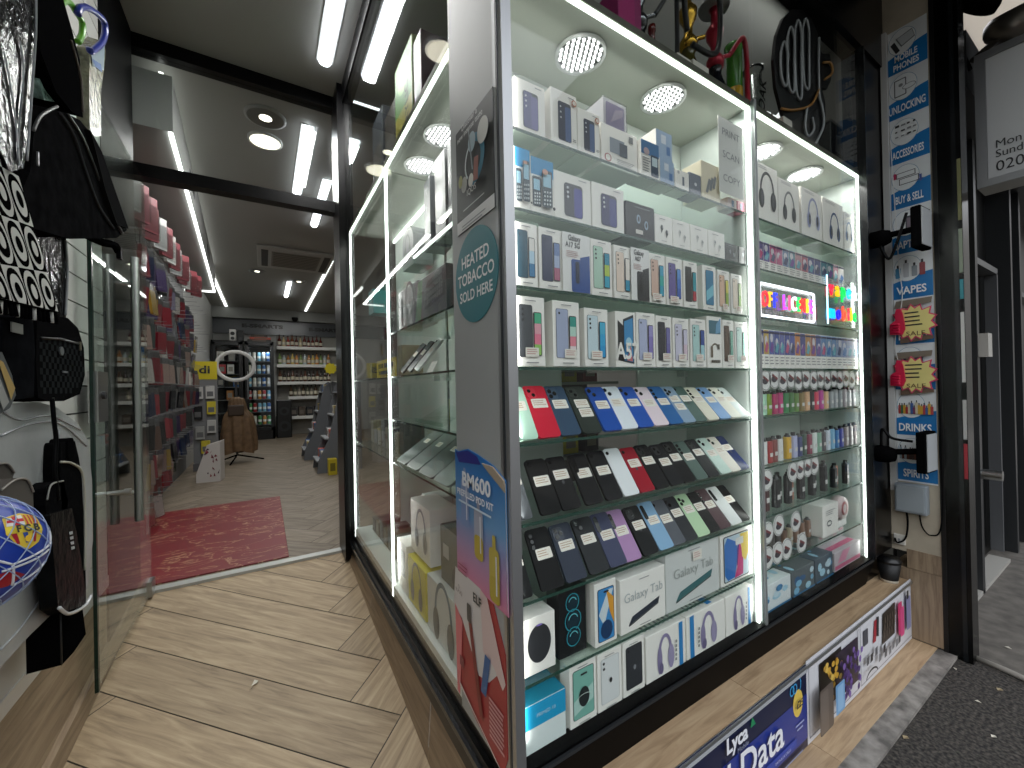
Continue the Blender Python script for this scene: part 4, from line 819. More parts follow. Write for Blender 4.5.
# ================================================================== ON TOP OF THE CABINETS
TZ = 2.302
def hookah(x, y, s, cbase, cstem, cglow, hose, label, bowlc, hosepts):
    t = thing('hookah', label, 'hookah', (x, y, TZ))
    mb = MB(); mb.lathe([(0, 0), (.062*s, 0), (.07*s, .02*s), (.066*s, .07*s), (.04*s, .13*s), (.022*s, .19*s), (.024*s, .22*s), (.03*s, .225*s), (.0, .226*s)], cbase, 20); mb.build('base', t)
    mb = MB(); mb.lathe([(.0, .22*s), (.03*s, .22*s), (.034*s, .25*s), (.016*s, .28*s), (.016*s, .31*s), (.03*s, .34*s), (.034*s, .37*s), (.014*s, .40*s), (.012*s, .44*s), (.02*s, .46*s), (0, .465*s)], cstem, 16); 
    mb.cyl((.02*s, 0, .27*s), (.07*s, -.02*s, .29*s), .008*s, cstem, n=8); mb.build('stem', t)
    mb = MB(); mb.lathe([(0, .46*s), (.055*s, .458*s), (.06*s, .468*s), (.0, .470*s)], M('#8f8f8c', .3, .9), 18); mb.build('tray', t)
    mb = MB(); mb.lathe([(.012*s, .47*s), (.018*s, .49*s), (.035*s, .52*s), (.035*s, .545*s), (.02*s, .545*s), (0, .53*s)], bowlc, 14); mb.build('bowl', t)
    MB().tube([tuple(Vector(p)*s) for p in hosepts], .010*s, hose, 8).build('hose', t)
    return t
def curve(P, n=8):
    P = [Vector(p) for p in P]; out = []
    for i in range(len(P)-1):
        a, b2, c, d = P[max(i-1, 0)], P[i], P[i+1], P[min(i+2, len(P)-1)]
        for k in range(n):
            t = k/n; out.append(tuple(.5*((2*b2)+(c-a)*t+(2*a-5*b2+4*c-d)*t*t+(3*b2-a-3*c+d)*t**3)))
    return out+[tuple(P[-1])]
h1 = curve([(.07, -.02, .29), (.13, -.05, .40), (.17, -.05, .52), (.19, -.04, .46), (.19, -.04, .30), (.17, -.05, .14), (.13, -.06, .08)])
h2 = curve([(-.05, -.03, .25), (-.09, -.05, .36), (-.05, -.06, .50), (.06, -.06, .52), (.13, -.05, .42), (.10, -.06, .24), (.03, -.07, .17), (-.08, -.07, .16)])
h3 = curve([(.07, -.02, .29), (.14, -.03, .38), (.17, -.03, .37), (.18, -.03, .30), (.16, -.04, .20), (.14, -.05, .10), (.07, -.06, .03)])
hookah(1.075, .90, .80, M('#1b1c20', .15), M('#7d7f82', .2, .9), None, M('#17181a', .4), 'smoky silver hookah with black hose above the phone cabinet', M('#9fb0bc', .2), h1)
hookah(1.335, .90, .95, M('#4b4620', .15), M('#c49b3c', .25, .9), None, M('#141416', .4), 'gold hookah with a thick black looping hose', M('#b98a2f', .3), h2)
hookah(1.50, .90, .95, M('#16181d', .15), M('#b0243a', .3, .3), None, M('#a3192c', .35), 'black and red hookah with a red hose', M('#7a1424', .3), h3)
# bongs
t = thing('glass_bong', 'glass water pipe with green and yellow tube and red foot', 'water pipe', (1.685, .93, TZ)); t.scale = (1.25, 1.25, 1.25)
mb = MB(); mb.lathe([(.024, .17), (.024, .30), (.029, .305), (.029, .315), (.021, .315), (.021, .17)], M('#4f9a34', .12, 0, 0, 0, 0, 40, .5, .8), 18); mb.build('green_tube', t)
mb = MB(); mb.lathe([(.024, .09), (.024, .17), (.021, .17), (.021, .09)], M('#e0b52c', .12, 0, 0, 0, 0, 40, .5, .8), 18); mb.build('yellow_tube', t)
mb = MB(); mb.lathe([(.024, .09), (.05, .06), (.06, .03), (.055, 0), (0, 0)], CLEARG, 18); mb.build('chamber', t); mb = MB(); mb.cyl((.03, 0, .05), (.075, -.01, .10), .008, RED); mb.cyl((.075, -.01, .10), (.08, -.01, .12), .012, RED, .018); mb.lathe([(.0, .003), (.05, .003), (.052, .018), (0, .02)], M('#b01f2c', .25), 16); mb.build('bowl', t)
t = thing('glass_bong', 'clear glass water pipe with black script lettering', 'water pipe', (1.89, .96, TZ)); t.scale = (1.3, 1.3, 1.3)
mb = MB(); mb.lathe([(.026, .12), (.026, .29), (.032, .295), (.032, .305), (.023, .305), (.023, .12)], CLEARG, 18); mb.lathe([(.026, .12), (.05, .09), (.07, .05), (.062, 0), (0, 0)], CLEARG, 20); mb.build('tube', t)
mb = MB(); mb.tube([(.029*cos(a), .029*sin(a), .302) for a in [2*pi*i/20 for i in range(20)]], .004, BLACK, 6, True); mb.build('mouth_rim', t); text('OAK', .055, BLACK, t, (0, -.03, .20), (pi/2, -pi/2*.9, 0), bold=.001)
mb = MB()
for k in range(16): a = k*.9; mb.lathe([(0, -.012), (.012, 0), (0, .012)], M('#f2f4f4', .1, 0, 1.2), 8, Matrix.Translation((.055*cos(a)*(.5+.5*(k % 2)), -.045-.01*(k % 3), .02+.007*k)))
mb.build('glass_beads', t)
t = thing('ornament', 'small red heart-shaped glass ornament beside the clear water pipe', 'ornament', (1.73, .83, TZ))
mb = MB(); mb.prism([(0, 0), (.035, .035), (.04, .055), (.028, .07), (.012, .066), (0, .05), (-.012, .066), (-.028, .07), (-.04, .055), (-.035, .035)], -.01, .01, M('#a5161f', .2)); mb.build('heart', t, bevel=.004)
for i, (x, y, w, h, lb) in enumerate(((1.165, .80, .07, .05, 'white card box under the silver hookah'), (1.245, .795, .085, .055, 'off-white card box between the silver and gold hookahs'), (1.80, .785, .07, .05, 'white card beside the fist sign base'))):
    carton('card_box', lb, x-w/2, x+w/2, TZ, h, .05, None, body=M('#cfcac0', .5), y=y)
t = carton('pink_box', 'magenta box in clear wrap near the corner on the cabinet top', .90, 1.0, TZ, .18, .08, lambda w, h: Art().R(-w*.5+.002, w*.2, .002, h-.002, M('#a3246a', .4)), body=M('#8f2a62', .4), y=.83)
t = thing('bottle', 'dark red bottle neck standing on the cabinet top beside the pink box', 'bottle', (1.06, .84, TZ)); mb = MB(); mb.lathe([(0, 0), (.02, 0), (.02, .05), (.009, .075), (.009, .11), (.012, .112), (.012, .13), (0, .132)], M('#5a1a18', .25), 14); mb.build('body', t)
# neon fist sign (unlit)
t = thing('neon_fist_sign', 'black raised-fist sign outlined in unlit neon tube above the vape cabinet', 'sign', (1.985, .80, TZ+.0), radians(-4))
FB = M('#0c0c0d', .3); TU = M('#a8aaac', .35); TO = M('#a8793f', .4)
out_ = [(-.09, .0), (-.17, .06), (-.215, .16), (-.225, .27), (-.20, .38), (-.15, .47), (-.08, .535), (0, .565), (.07, .555), (.12, .51), (.13, .44), (.16, .43), (.22, .45), (.245, .40), (.225, .33), (.19, .28), (.14, .27), (.17, .22), (.17, .15), (.13, .06), (.08, -.02), (.0, -.03)]
out_ = [(a*.98, b2*.98+.03) for a, b2 in out_]
MB().prism(out_, 0, .012, FB).build('board', t)
def loop(cx, z0, z1, w, lean): return [(cx+lean*(z1-z0)*q-w/2*0+0, -.008, z0+(z1-z0)*q) for q in (0, 1)]
for k, (x, z0, z1) in enumerate(((-.165, .20, .38), (-.115, .19, .46), (-.06, .18, .51), (.0, .24, .54))):
    P = curve([(x-.02, -.008, z1-.05), (x+.005, -.008, z1), (x+.028, -.008, z1-.04), (x+.024, -.008, (z0+z1)/2), (x+.02, -.008, z0+.02), (x, -.008, z0), (x-.02, -.008, z0+.03), (x-.025, -.008, (z0+z1)/2), (x-.02, -.008, z1-.05)], 5)
    MB().tube(P, .005, TU, 6).build('neon_tube', t)
MB().tube(curve([(.11, -.008, .50), (.10, -.008, .38), (.10, -.008, .31), (.10, -.008, .24), (.12, -.008, .2), (.13, -.008, .12), (.06, -.008, .02)], 5), .005, TU, 6).build('neon_tube', t)
MB().tube(curve([(-.19, -.008, .10), (-.1, -.008, .12), (.03, -.008, .18), (.10, -.008, .27)], 5), .005, TO, 6).build('neon_tube', t)
MB().tube(curve([(.0, -.008, .16), (-.02, -.008, .08), (.0, -.008, .04), (.05, -.008, .08), (.04, -.008, .13)], 5), .005, TU, 6).build('neon_tube', t)
MB().tube(curve([(.14, -.008, .40), (.20, -.008, .42), (.215, -.008, .38), (.15, -.008, .33)], 5), .005, TO, 6).build('neon_tube', t)
t = carton('wrapped_carton', 'dark glossy carton in plastic wrap on the cabinet top near the pillar', 2.40, 2.66 if 0 else 2.62, TZ, .28, .16, lambda w, h: Art().P([(-w*.4, h*.15), (w*.3, h*.2), (w*.4, h*.45), (-w*.3, h*.35)], M('#2c4a86', .3)).P([(-w*.3, h*.5), (w*.1, h*.5), (w*.05, h*.85), (-w*.25, h*.8)], M('#4a4c52', .3)), body=M('#1d1f25', .25), y=.86)
MB().box(-.114, .114, -.084, .084, 0, .285, PLASTIC).build('wrapper', t)
# pale wall panels behind the top goods
mb = MB(); mb.box(.95, 2.72, 1.06, 1.10, 2.30, 3.32, M('#8c8f8a', .6)); struct('wall_front', mb, 'pale panel behind the goods on the cabinet top')
area('cabinet_top_fill', (1.75, .93, 3.29), 1.7, .05, 2.0, (radians(12), 0, 0))  # added fill lamp without a fitting, brightens the panel and top goods
# ================================================================== SIDE CABINET (faces the entrance ramp)
SX = .468
def side_cab(Y1, W, label, openings, sh, lights):
    t = cabinet(0, W, 0, .285, label, lights, openings, sh); t.location = (SX, Y1, .42); t.rotation_euler = (0, 0, -pi/2); return t
t = side_cab(1.80, .75, 'lit glass side cabinet of headphones and tablets behind the corner panel', [(.02, .75, .42, 2.27)], [1.55, 1.36, 1.172, .985], [(.36, .13), (.12, .13)])
MB().box(.0, .012, -.002, .008, -.02, 1.85, LED).build('led_strip', t)
sh_ = MB(); sh_.box(.0, .74, .13, .27, 1.478, 1.485, SHELFG); so = sh_.build('shelf', t); MB().box(.0, .74, .122, .130, 1.478, 1.487, LEDS).build('led_strip', so)
MB().box(.0, .75, .268, .276, 1.835, 1.85, LED).build('led_strip', t)
t = side_cab(2.65, .84, 'lit see-through glass side cabinet next to the shop door', [(.02, .84, .42, 2.27)], [1.36, .985], [])
MB().box(.0, .010, -.002, .008, -.02, 1.85, LED).build('led_strip', t)
MB().box(.0, .84, .268, .276, 1.835, 1.85, LED).build('led_strip', t)
MB().box(.02, .83, .13, .27, 1.478, 1.485, SHELFG).build('shelf', t)
area('cabinet_down', (SX+.14, 1.42, 2.255), .16, .64, 3.0, (0, 0, 0)); area('cabinet_down', (SX+.14, 2.2, 2.255), .16, .7, 1.0, (0, 0, 0))
area('cabinet_front', (SX+.006, 1.84, 2.24), .012, 1.5, 4.5, (0, radians(-28), 0))
area('cabinet_side', (SX+.012, 1.785, 1.36), .01, 1.75, 1.1, (radians(90), 0, radians(-125))); area('cabinet_side', (SX+.012, 1.045, 1.36), .01, 1.75, .7, (radians(90), 0, radians(-55)))  # first lamp follows the divider strip, near-end one is added to brighten the goods
def yx(u, v, X=.50): return onX(u, v, X).y
def side_carton(name, label, ya, yb, z, h, d, art=None, body=CARTON, X=.50, group='goods in the side cabinet', **k):
    t = carton(name, label, -abs(yb-ya)/2, abs(yb-ya)/2, z, h, d, art, body, group=group, **k)
    t.location = (X+d/2, (ya+yb)/2, z); t.rotation_euler = (0, 0, -pi/2); return t
dk = M('#2c2e30', .35)
for i, (ya, yb, h, z, lb, c) in enumerate(((1.30, 1.43, .33, 1.907, 'tall dark grey carton in the side cabinet beside the corner panel', '#2a2c2e'), (1.47, 1.58, .335, 1.907, 'tall black carton on the lit top shelf of the side cabinet', '#222426'), (1.62, 1.72, .30, 1.907, 'tall grey carton with blue edge on the lit top shelf', '#33363a'))):
    t = side_carton('electronics_box', lb, ya, yb, z, h, .09, lambda w, hh: Art().R(-w*.3, w*.3, hh*.1, hh*.9, M('#1b1c1e', .3)).R(-w*.2, w*.2, hh*.85, hh*.87, GREY), body=M(c, .35), X=.615)
    t.rotation_euler = (0, 0, -pi/2-radians(6)*(i-1))
t = thing('headphone_box', 'grey dome-topped headphone box on the lit top shelf of the side cabinet', 'box', (.672, 1.98, 1.907), -pi/2, 'goods in the side cabinet')
MB().prism([(-.085, 0), (.085, 0), (.085, .12)]+[(.085*cos(a), .12+.085*sin(a)) for a in [pi*q/10 for q in range(1, 10)]]+[(-.085, .12)], -.05, .05, M('#6f7273', .4)).build('carton', t, bevel=.002)
art_phones(.17, .2, '#1d1e20', 0, .5, 1).build('printed_front', t, (0, -.0505, 0))
t = side_carton('headphone_box', 'dark grey headphone box on the middle-high shelf of the side cabinet', yx(418, 310), yx(399, 325), 1.555, .16, .08, lambda w, h: art_phones(w, h, '#1a1b1c', .1, .5, 1).R(-w*.42, -w*.3, h*.1, h*.8, M('#2b2d30', .4)), body=M('#5a5e60', .4))
t = side_carton('keyboard_box', 'black keyboard box with green end on the middle-high shelf of the side cabinet', yx(447, 300), yx(415, 314), 1.555, .15, .06, lambda w, h: Art().P([(-w*.5, 0), (-w*.28, 0), (-w*.2, h*.98), (-w*.36, h*.98), (-w*.42, h*.5)], M('#2f7a3a', .4)).P([(-w*.18, h*.2), (w*.45, h*.35), (w*.48, h*.95), (-w*.05, h*.72)], M('#17181a', .4)), body=M('#3c4142', .35))
a = MB(); w = abs(yx(447, 300)-yx(415, 314))
for r_ in range(4):
    for q in range(9): a.box(-w*.12+w*.06*q, -w*.12+w*.06*q+w*.04, -.0325, -.0315, .045+.022*r_+.002*q, .06+.022*r_+.002*q, M('#4a4c50', .4))
a.build('printed_keys', t)
# fanned phones
for i, (ya, c, n) in enumerate(((1.72, '#1d1e20', 'black'), (1.62, '#2a2b2e', 'dark grey'), (1.53, '#d9dcda', 'silver'))):
    t = phone(0, 1.364, c, .075, '%s phone leaning on the slotted stand in the side cabinet' % n, 'phones leaning in the side cabinet', 'one', 1, tilt=38, L_=.155, name='smartphone'); t.location = (.505, ya, 1.376); t.rotation_euler = (radians(-38), radians(10), -pi/2-radians(8))
t = thing('acrylic_stand', 'clear empty acrylic stand on the shelf under the fanned phones', 'stand', (.54, 1.42, 1.174)); MB().add([(-.03, -.14, 0), (-.03, .14, 0), (.08, .14, .06), (.08, -.14, .06)], [(0, 1, 2, 3)], SHELFG).box(-.035, -.03, -.14, .14, 0, .015, SHELFG).build('panel', t)
t = thing('price_card', 'small white card propped on the fanned phone shelf', 'card', (.51, 1.40, 1.363), -pi/2); MB().add([(-.03, 0, 0), (.03, 0, 0), (.035, .02, .04), (-.025, .02, .04)], [(0, 1, 2, 3)], CARTON).build('card', t)
for i, (ya, w, c, n) in enumerate(((1.71, .13, '#5d6664', 'grey green'), (1.565, .14, '#6d7573', 'mid grey'), (1.41, .15, '#59615f', 'slate'), (1.26, .14, '#7b8381', 'light grey'))):
    t = phone(0, .99, c, w, '%s tablet lying on the slanted shelf of the side cabinet' % n, 'tablets in the side cabinet', None, 1, tilt=56, L_=.23, name='tablet'); t.location = (.49, ya, .992); t.rotation_euler = (radians(-56), 0, -pi/2)
B0 = .452
side_carton('headphone_box', 'white headphone box, upper one stacked in the side cabinet', 1.43, 1.655, .645, .21, .11, lambda w, h: art_phones(w, h, '#77797a', .05, .5, 1.0), X=.51)
side_carton('headphone_box', 'charcoal headphone box beside the stacked white one', 1.10, 1.35, .60, .23, .13, lambda w, h: Art().R(-w*.4, -w*.2, h*.55, h*.75, M('#b9b9b6', .5)).E(w*.1, h*.35, w*.2, h*.2, M('#2c2e2e', .5)), body=M('#4a4d4b', .45), X=.52)
side_carton('speaker_box', 'white upright box with grey screen at the foot of the lit divider', 1.66, 1.79, B0, .20, .10, lambda w, h: Art().RR(-w*.25, w*.32, h*.3, h*.85, .01, M('#55595a', .4)), X=.49)
side_carton('headphone_box', 'yellow headphone box at the foot of the side cabinet', 1.43, 1.64, B0, .18, .08, lambda w, h: art_phones(w, h, '#5d5a2c', .0, .5, 1.1, '#4f4d2a'), body=M('#d8c922', .45), X=.49)
side_carton('headphone_box', 'white headphone box with grey and blue headphones at the foot of the side cabinet', 1.14, 1.41, B0, .19, .08, lambda w, h: art_phones(w, h, '#4f6a7d', .05, .5, 1.1, '#55595c'), X=.49, body=M('#d9dad8', .45))
side_carton('headphone_box', 'pale box at the back of the stack, behind the upper white headphone box', 1.665, 1.78, .66, .17, .10, None, X=.60, body=M('#c5cac7', .45))
# yellow card and small goods in the see-through bay
t = thing('yellow_card', 'yellow card with black lettering in the see-through side cabinet', 'card', (.56, 2.2, 1.364), -pi/2)
MB().box(-.2, .2, -.001, .001, 0, .10, M('#cdb52c', .5)).build('card', t); Art(-.002).R(-.16, -.05, .055, .08, INK).R(-.03, .15, .055, .08, INK).R(-.15, .12, .02, .04, INK).build('printed_bars', t)
t = thing('carton', 'teal box on the see-through side cabinet top shelf', 'box', (.60, 2.48, 1.75), -pi/2); MB().box(-.06, .06, -.05, .05, 0, .14, M('#2c7a7a', .4)).build('carton', t, bevel=.002); Art(-.0504).R(-.04, .04, .03, .1, M('#4fa3a0', .4)).build('printed_front', t)
MB().box(-.0, .3, -.05, .1, -.007, 0, SHELFG).build('shelf', t, (-.1, 0, 0)) if 0 else None
GG = [M(c, .4) for c in ('#6d5a3a', '#4a4a46', '#7d7460', '#5a5048', '#8a7f66', '#3d3f40')]
for zi, z in enumerate((.452, .99, 1.364)):
    for q in range(8):
        ya = 1.90+q*.088
        if zi == 2 and 1.98 < ya < 2.44: continue
        tt = thing('goods_box', 'small dull box on the %s of the see-through cabinet, %s from divider' % (('floor', 'lower shelf', 'upper shelf')[zi], ORD[q]), 'box', (.60, ya, z), -pi/2, 'small boxes in the see-through side cabinet')
        h = rnd(.08, .16); MB().box(-.036, .036, -.05, .05, 0, h, GG[(q*3+zi) % 6]).build('carton', tt, bevel=.001, seg=1); Art(-.0504).R(-.025, .025, h*.3, h*.75, GG[(q+zi+2) % 6]).build('printed_front', tt)
# things above the side cabinet, seen through the glass
t = thing('paint_set', 'tall green yellow red package lettered ACRYLIC above the side cabinet', 'package', (.64, 1.93, 2.31), -pi/2)
MB().box(-.14, .14, -.04, .04, 0, .62, M('#5d6a3a', .4)).build('carton', t, bevel=.004)
Art(-.0404).R(-.13, .13, .36, .61, M('#4a7a3f', .4)).R(-.13, .13, .18, .36, M('#8d8434', .4)).R(-.13, .13, .01, .18, M('#7a3f34', .4)).E(0, .5, .08, .07, M('#7aa05a', .4)).build('printed_front', t)
text('ACRYLIC', .075, M('#1d1f14', .5), t, (.06, -.043, .30), (0, -pi/2, 0) if 0 else (pi/2, -pi/2, 0), bold=.001)
for i, (ya, c, h, w, n) in enumerate(((2.18, '#2a2420', .5, .2, 'dark brown'), (2.45, '#31343a', .62, .24, 'slate'), (1.72, '#4d2f45', .55, .10, 'purple'), (1.28, '#33383a', .6, .2, 'charcoal'))):
    t = thing('carton', '%s carton standing on top of the side cabinet' % n, 'box', (.66, ya, 2.31), -pi/2, 'cartons on top of the side cabinet'); MB().box(-w/2, w/2, -.06, .06, 0, h, M(c, .4)).build('body', t, bevel=.003); Art(-.0604).R(-w*.35, w*.35, h*.2, h*.7, M('#4a4744', .4)).build('printed_front', t)
# ================================================================== POSTERS ON THE CORNER PANEL
PXX = .4512
def on_panel(name, label, yc, z, cat='poster'): return thing(name, label, cat, (PXX, yc, z), -pi/2)
t = on_panel('poster', 'black poster with blue and white circles above the teal sticker', .892, 1.712); w, h = .205, .272
MB().box(-w/2, w/2, -.0015, 0, 0, h, M('#0e1113', .35)).build('sheet', t)
a = Art(-.0018); a.R(-w/2, w/2, 0, .032, M('#d9d9d6', .5)); a.lines(-w*.35, w*.3, .012, 2, .008, .003, GREY); a.lines(-w*.3, w*.3, .05, 1, .01, .003, LGREY)
a.A(.0, .155, .062, .062, .02, -1.9, 1.5, M('#1f6f86', .4)); a.A(.0, .155, .045, .05, .006, 1.2, 3.9, M('#c9d2d2', .4)); a.E(.055, .2, .028, .03, M('#c9c9c0', .4)); a.E(-.05, .115, .017, .02, M('#a9a9a0', .4)); a.E(-.01, .11, .014, .016, M('#d0cfc4', .4)); a.E(-.07, .13, .012, .016, M('#8f8a40', .4)); a.E(.0, .2, .02, .024, M('#9fb3ba', .4))
a.P([(.005, .10), (.03, .095), (.035, .15), (.012, .155)], M('#8a4a3a', .4)); a.P([(.0, .13), (.006, .13), (-.012, .24), (-.018, .24)], M('#7f8a8c', .4)); a.build('printed_picture', t)
text('Discover a\nnew intense taste', .021, M('#dcdcd8', .5), t, (0, -.012, .242), sx=.95); text('IQOS', .022, M('#d8d8d4', .5), t, (.005, -.012, .078))
t = on_panel('round_sticker', 'round teal sticker reading HEATED TOBACCO SOLD HERE', .897, 1.586, 'sticker'); mb = MB(); mb.cyl((0, -.0015, 0), (0, 0, 0), .117, M('#14737c', .4), n=40); mb.build('disc', t)
for s, z, k in (('HEATED', .042, .043), ('TOBACCO', -.002, .043), ('SOLD HERE', -.046, .037)): text(s, k, M('#eef3f2', .5), t, (0, -.0022, z), sx=.95, bold=.0008)
BM = grad('#d77fa0', '#6aa0cf', '#0f6fb8')
t = on_panel('poster', 'blue to pink pod kit poster with torn top edge on the corner panel', .905, .80); w, h = .275, .335
MB().prism([(-w/2, 0), (w/2, .0), (w/2, h-.035), (w*.3, h-.01), (0, h+.005), (-w*.2, h+.012), (-w*.42, h-.002), (-w/2, h+.002)], -.0018, 0, BM).build('sheet', t)
a = Art(-.0022); a.P([(-w*.48, h-.003), (-w*.42, h-.004), (-w*.2, h+.008), (0, h), (.02, h-.018), (-w*.4, h-.03)], M('#2a2f86', .4))
for (x, z, tilt, c1, c2) in ((-.075, .2, .0, '#8fa6cc', '#7f9ac8'), (.005, .14, 0, '#a9aebf', '#c0a93a'), (.085, .07, 0, '#c2b04a', '#b9a53a')):
    a.RR(x-.008, x+.008, z+.06, z+.095, .006, M(c1, .35)); a.RR(x-.024, x+.024, z-.06, z+.065, .012, M(c1, .35)); a.RR(x-.024, x+.024, z-.06, z-.0, .014, M(c2, .35)); a.R(x+.008, x+.014, z-.04, z+.05, M('#dfe3ea', .3))
a.lines(-.12, -.05, .03, 3, .01, .003, M('#a03a5c', .4)); a.build('printed_picture', t)
text('BM600', .05, M('#f0f3f6', .5), t, (.01, -.014, h-.066), sx=1.1, bold=.0018); text('PREFILLED POD KIT', .023, M('#f0f3f6', .5), t, (.0, -.014, h-.103), bold=.0006); Art(-.014).R(-.09, .09, h-.128, h-.123, M('#cfe0ee', .5)).build('small_print', t)
mb = MB(); mb.prism([(.03, h-.012), (w*.3, h-.012), (w*.49, h-.035), (w*.5, h-.06), (w*.42, h-.05), (w*.25, h-.03)], -.006, -.002, M('#a99a86', .6)); mb.add([(w*.5, -.002, .0), (w*.515, -.006, .02), (w*.515, -.006, h-.04), (w*.5, -.002, h-.04)], [(0, 1, 2, 3)], M('#dcd8d2', .6)); mb.build('torn_edge', t)
t = on_panel('poster', 'red vape poster with white torn top sheet at the foot of the corner panel', .92, .425); w, h = .27, .375
MB().prism([(-w*.5, .07), (-w*.1, .03), (w*.42, 0), (w*.5, .05), (w*.5, h*.75), (w*.3, h), (-w*.5, h)], -.0015, 0, M('#a3282f', .35, 0, 0, .12, 0, 14)).build('sheet', t)
a = Art(-.002); a.P([(-w*.56, h*.72), (-w*.5, h*1.02), (w*.08, h*1.02), (w*.42, h*.62), (w*.2, h*.46), (w*.0, h*.42), (-w*.18, h*.55), (-w*.36, h*.68)], M('#d9d3cf', .5)); a.P([(w*.06, h*1.02), (w*.2, h*1.0), (w*.5, h*.58), (w*.45, h*.52), (w*.3, h*.6), (w*.1, h*.62)], M('#dcc3bd', .5))
a.P([(-w*.5, h*.1), (-w*.44, h*.09), (-w*.34, h*.66), (-w*.52, h*.74)], M('#e07a80', .4)); a.lines(w*.2, w*.46, h*.36, 9, .011, .006, M('#d8a0a0', .5), .1); a.R(-w*.42, -w*.32, h*.33, h*.4, M('#8f4a4c', .5)); a.P([(w*.30, .0+.01), (w*.42, .005), (-w*.42, h*.17), (-w*.45, h*.2)], M('#e3dcd8', .5))
for (x0, z0, x1, z1, c, wd) in ((-.045, .285, .015, .06, '#7a1018', .010), (.055, .235, .028, .13, '#1f5a96', .014)):
    a.P([(x0-wd, z0), (x0+wd, z0), (x1+wd, z1), (x1-wd, z1)], M(c, .35))
a.RR(-.057, -.033, .27, .318, .006, M('#4a4a4a', .35)); a.build('printed_picture', t)
text('ELF', .032, M('#2a2a2a', .5), t, (.01, -.0085, .352), sx=1, bold=.001); text('O\nELFLIQ', .014, M('#5a4a4a', .5), t, (-.10, -.0085, .335))
# ================================================================== PILLAR SIGNS
GX = PX-.0015
t = thing('sign_strip', 'tall blue and white strip sign listing shop goods on the cream pillar', 'sign', (GX, .655, .79), -pi/2); W = .142; N_ = 10; PH = 2.25/N_
MB().box(-W/2, W/2, -.0025, 0, 0, 2.25, M('#dfe3e4', .45)).build('board', t)
names = ['MOBILE\nPHONES', 'UNLOCKING', 'ACCESSORIES', 'BUY & SELL', 'LAPTOPS', 'VAPES', 'E LIQUID', 'BATTERIES', 'DRINKS', 'SPIRITS']
BL = M('#1273b4', .45); WT = M('#e8ecec', .45)
for i, nm in enumerate(names):
    zt_ = 2.25-i*PH; a = Art(-.0028)
    a.P([(-W/2, zt_-PH+.008), (W/2, zt_-PH+.008), (W/2, zt_-PH*.42), (W*.28, zt_-PH*.44), (-W/2, zt_-PH*.6)], BL); a.E(-W*.12, zt_-PH*.31, W*.36, PH*.28, WT, 28); a.A(-W*.12, zt_-PH*.31, W*.36, PH*.28, .0015, 0, 2*pi, M('#5d88a8', .5), 28)
    cz = zt_-PH*.30
    if i == 0: a.P([(-.06, cz-.0), (-.045, cz+.01), (-.025, cz-.045), (-.04, cz-.052)], INK).P([(-.04, cz+.02), (.02, cz+.035), (.03, cz-.01), (-.02, cz-.03)], M('#7a7d80', .4)).P([(-.035, cz+.018), (.02, cz+.03), (.027, cz-.006), (-.018, cz-.024)], M('#c9ced0', .4))
    elif i == 1: a.RR(-.05, -.005, cz-.045, cz+.04, .004, M('#6a6d70', .5)).RR(-.046, -.009, cz-.04, cz+.035, .003, WT).E(.005, cz-.01, .025, .014, M('#8f9294', .5)).E(.005, cz-.01, .022, .011, WT).E(-.025, cz+.008, .008, .008, GREY)
    elif i == 2:
        for q in range(12): x = -.05+.022*(q % 4); z = cz+.03-.026*(q//4); a.R(x, x+rnd(.008, .018), z, z+rnd(.006, .012), random.choice([INK, DGREY, GREY, INK]))
    elif i == 3:
        a.R(-.05, .02, cz-.0, cz+.026, INK).R(-.047, .017, cz+.003, cz+.023, WT).R(-.04, .032, cz-.035, cz-.004, INK).R(-.037, .029, cz-.032, cz-.007, WT).P([(-.06, cz), (-.05, cz), (-.05, cz+.02), (-.046, cz+.02), (-.055, cz+.032), (-.064, cz+.02), (-.06, cz+.02)], M('#b8305a', .5)).P([(.034, cz-.01), (.042, cz-.01), (.042, cz-.03), (.048, cz-.03), (.038, cz-.045), (.028, cz-.03), (.034, cz-.03)], M('#4a5a9a', .5))
    elif i == 4: a.R(-.02, .02, cz-.04, cz+.03, M('#4a4a55', .4)).R(-.015, .015, cz-.03, cz+.02, M('#7a6a7a', .4))
    elif i == 5:
        for x, hh, c in ((-.052, .05, '#4a8ab0'), (-.022, .07, '#b9bcc0'), (.008, .05, '#8f979c'), (.036, .06, '#8a3a40')): a.RR(x-.01, x+.01, cz-.045, cz-.045+hh, .004, M(c, .4)).R(x-.004, x+.004, cz-.045+hh, cz-.03+hh, INK)
    elif i in (6, 7): a.R(-.04, .03, cz-.03, cz+.02, M('#5a5f6a', .4)).R(-.03, .0, cz-.02, cz+.03, M('#a08a6a', .4))
    else:
        for q in range(14): x = -.058+.009*q; hh = rnd(.03, .06); a.RR(x-.005, x+.005, cz-.045, cz-.045+hh, .003, M(random.choice(['#a83a3a', '#c9a03a', '#3a6a4a', '#3f5f9a', '#7a3a5a', '#d0c9b0'] if i == 8 else ['#7a3a20', '#3a2018', '#8a5a30', '#9fb0b8', '#5a2a1a']), .35)).R(x-.002, x+.002, cz-.045+hh, cz-.035+hh, INK)
    a.build('printed_panel', t)
    for k, wd in enumerate(nm.split('\n')): text(wd, .052 if i else .042, M('#f2f5f5', .5), t, (-.002, -.0165 if i != 2 else -.0185, zt_-PH*((.69, .88)[k] if i == 0 else .80)), sx=min(.75, 3.9/len(wd)*(.9 if i == 0 else 1)), bold=.0012)
struct('trim_5', MB().box(PX-.02, PX, .728, .752, .74, 3.05, M('#cfd0cd', .45)), 'white cable trunking beside the strip sign')
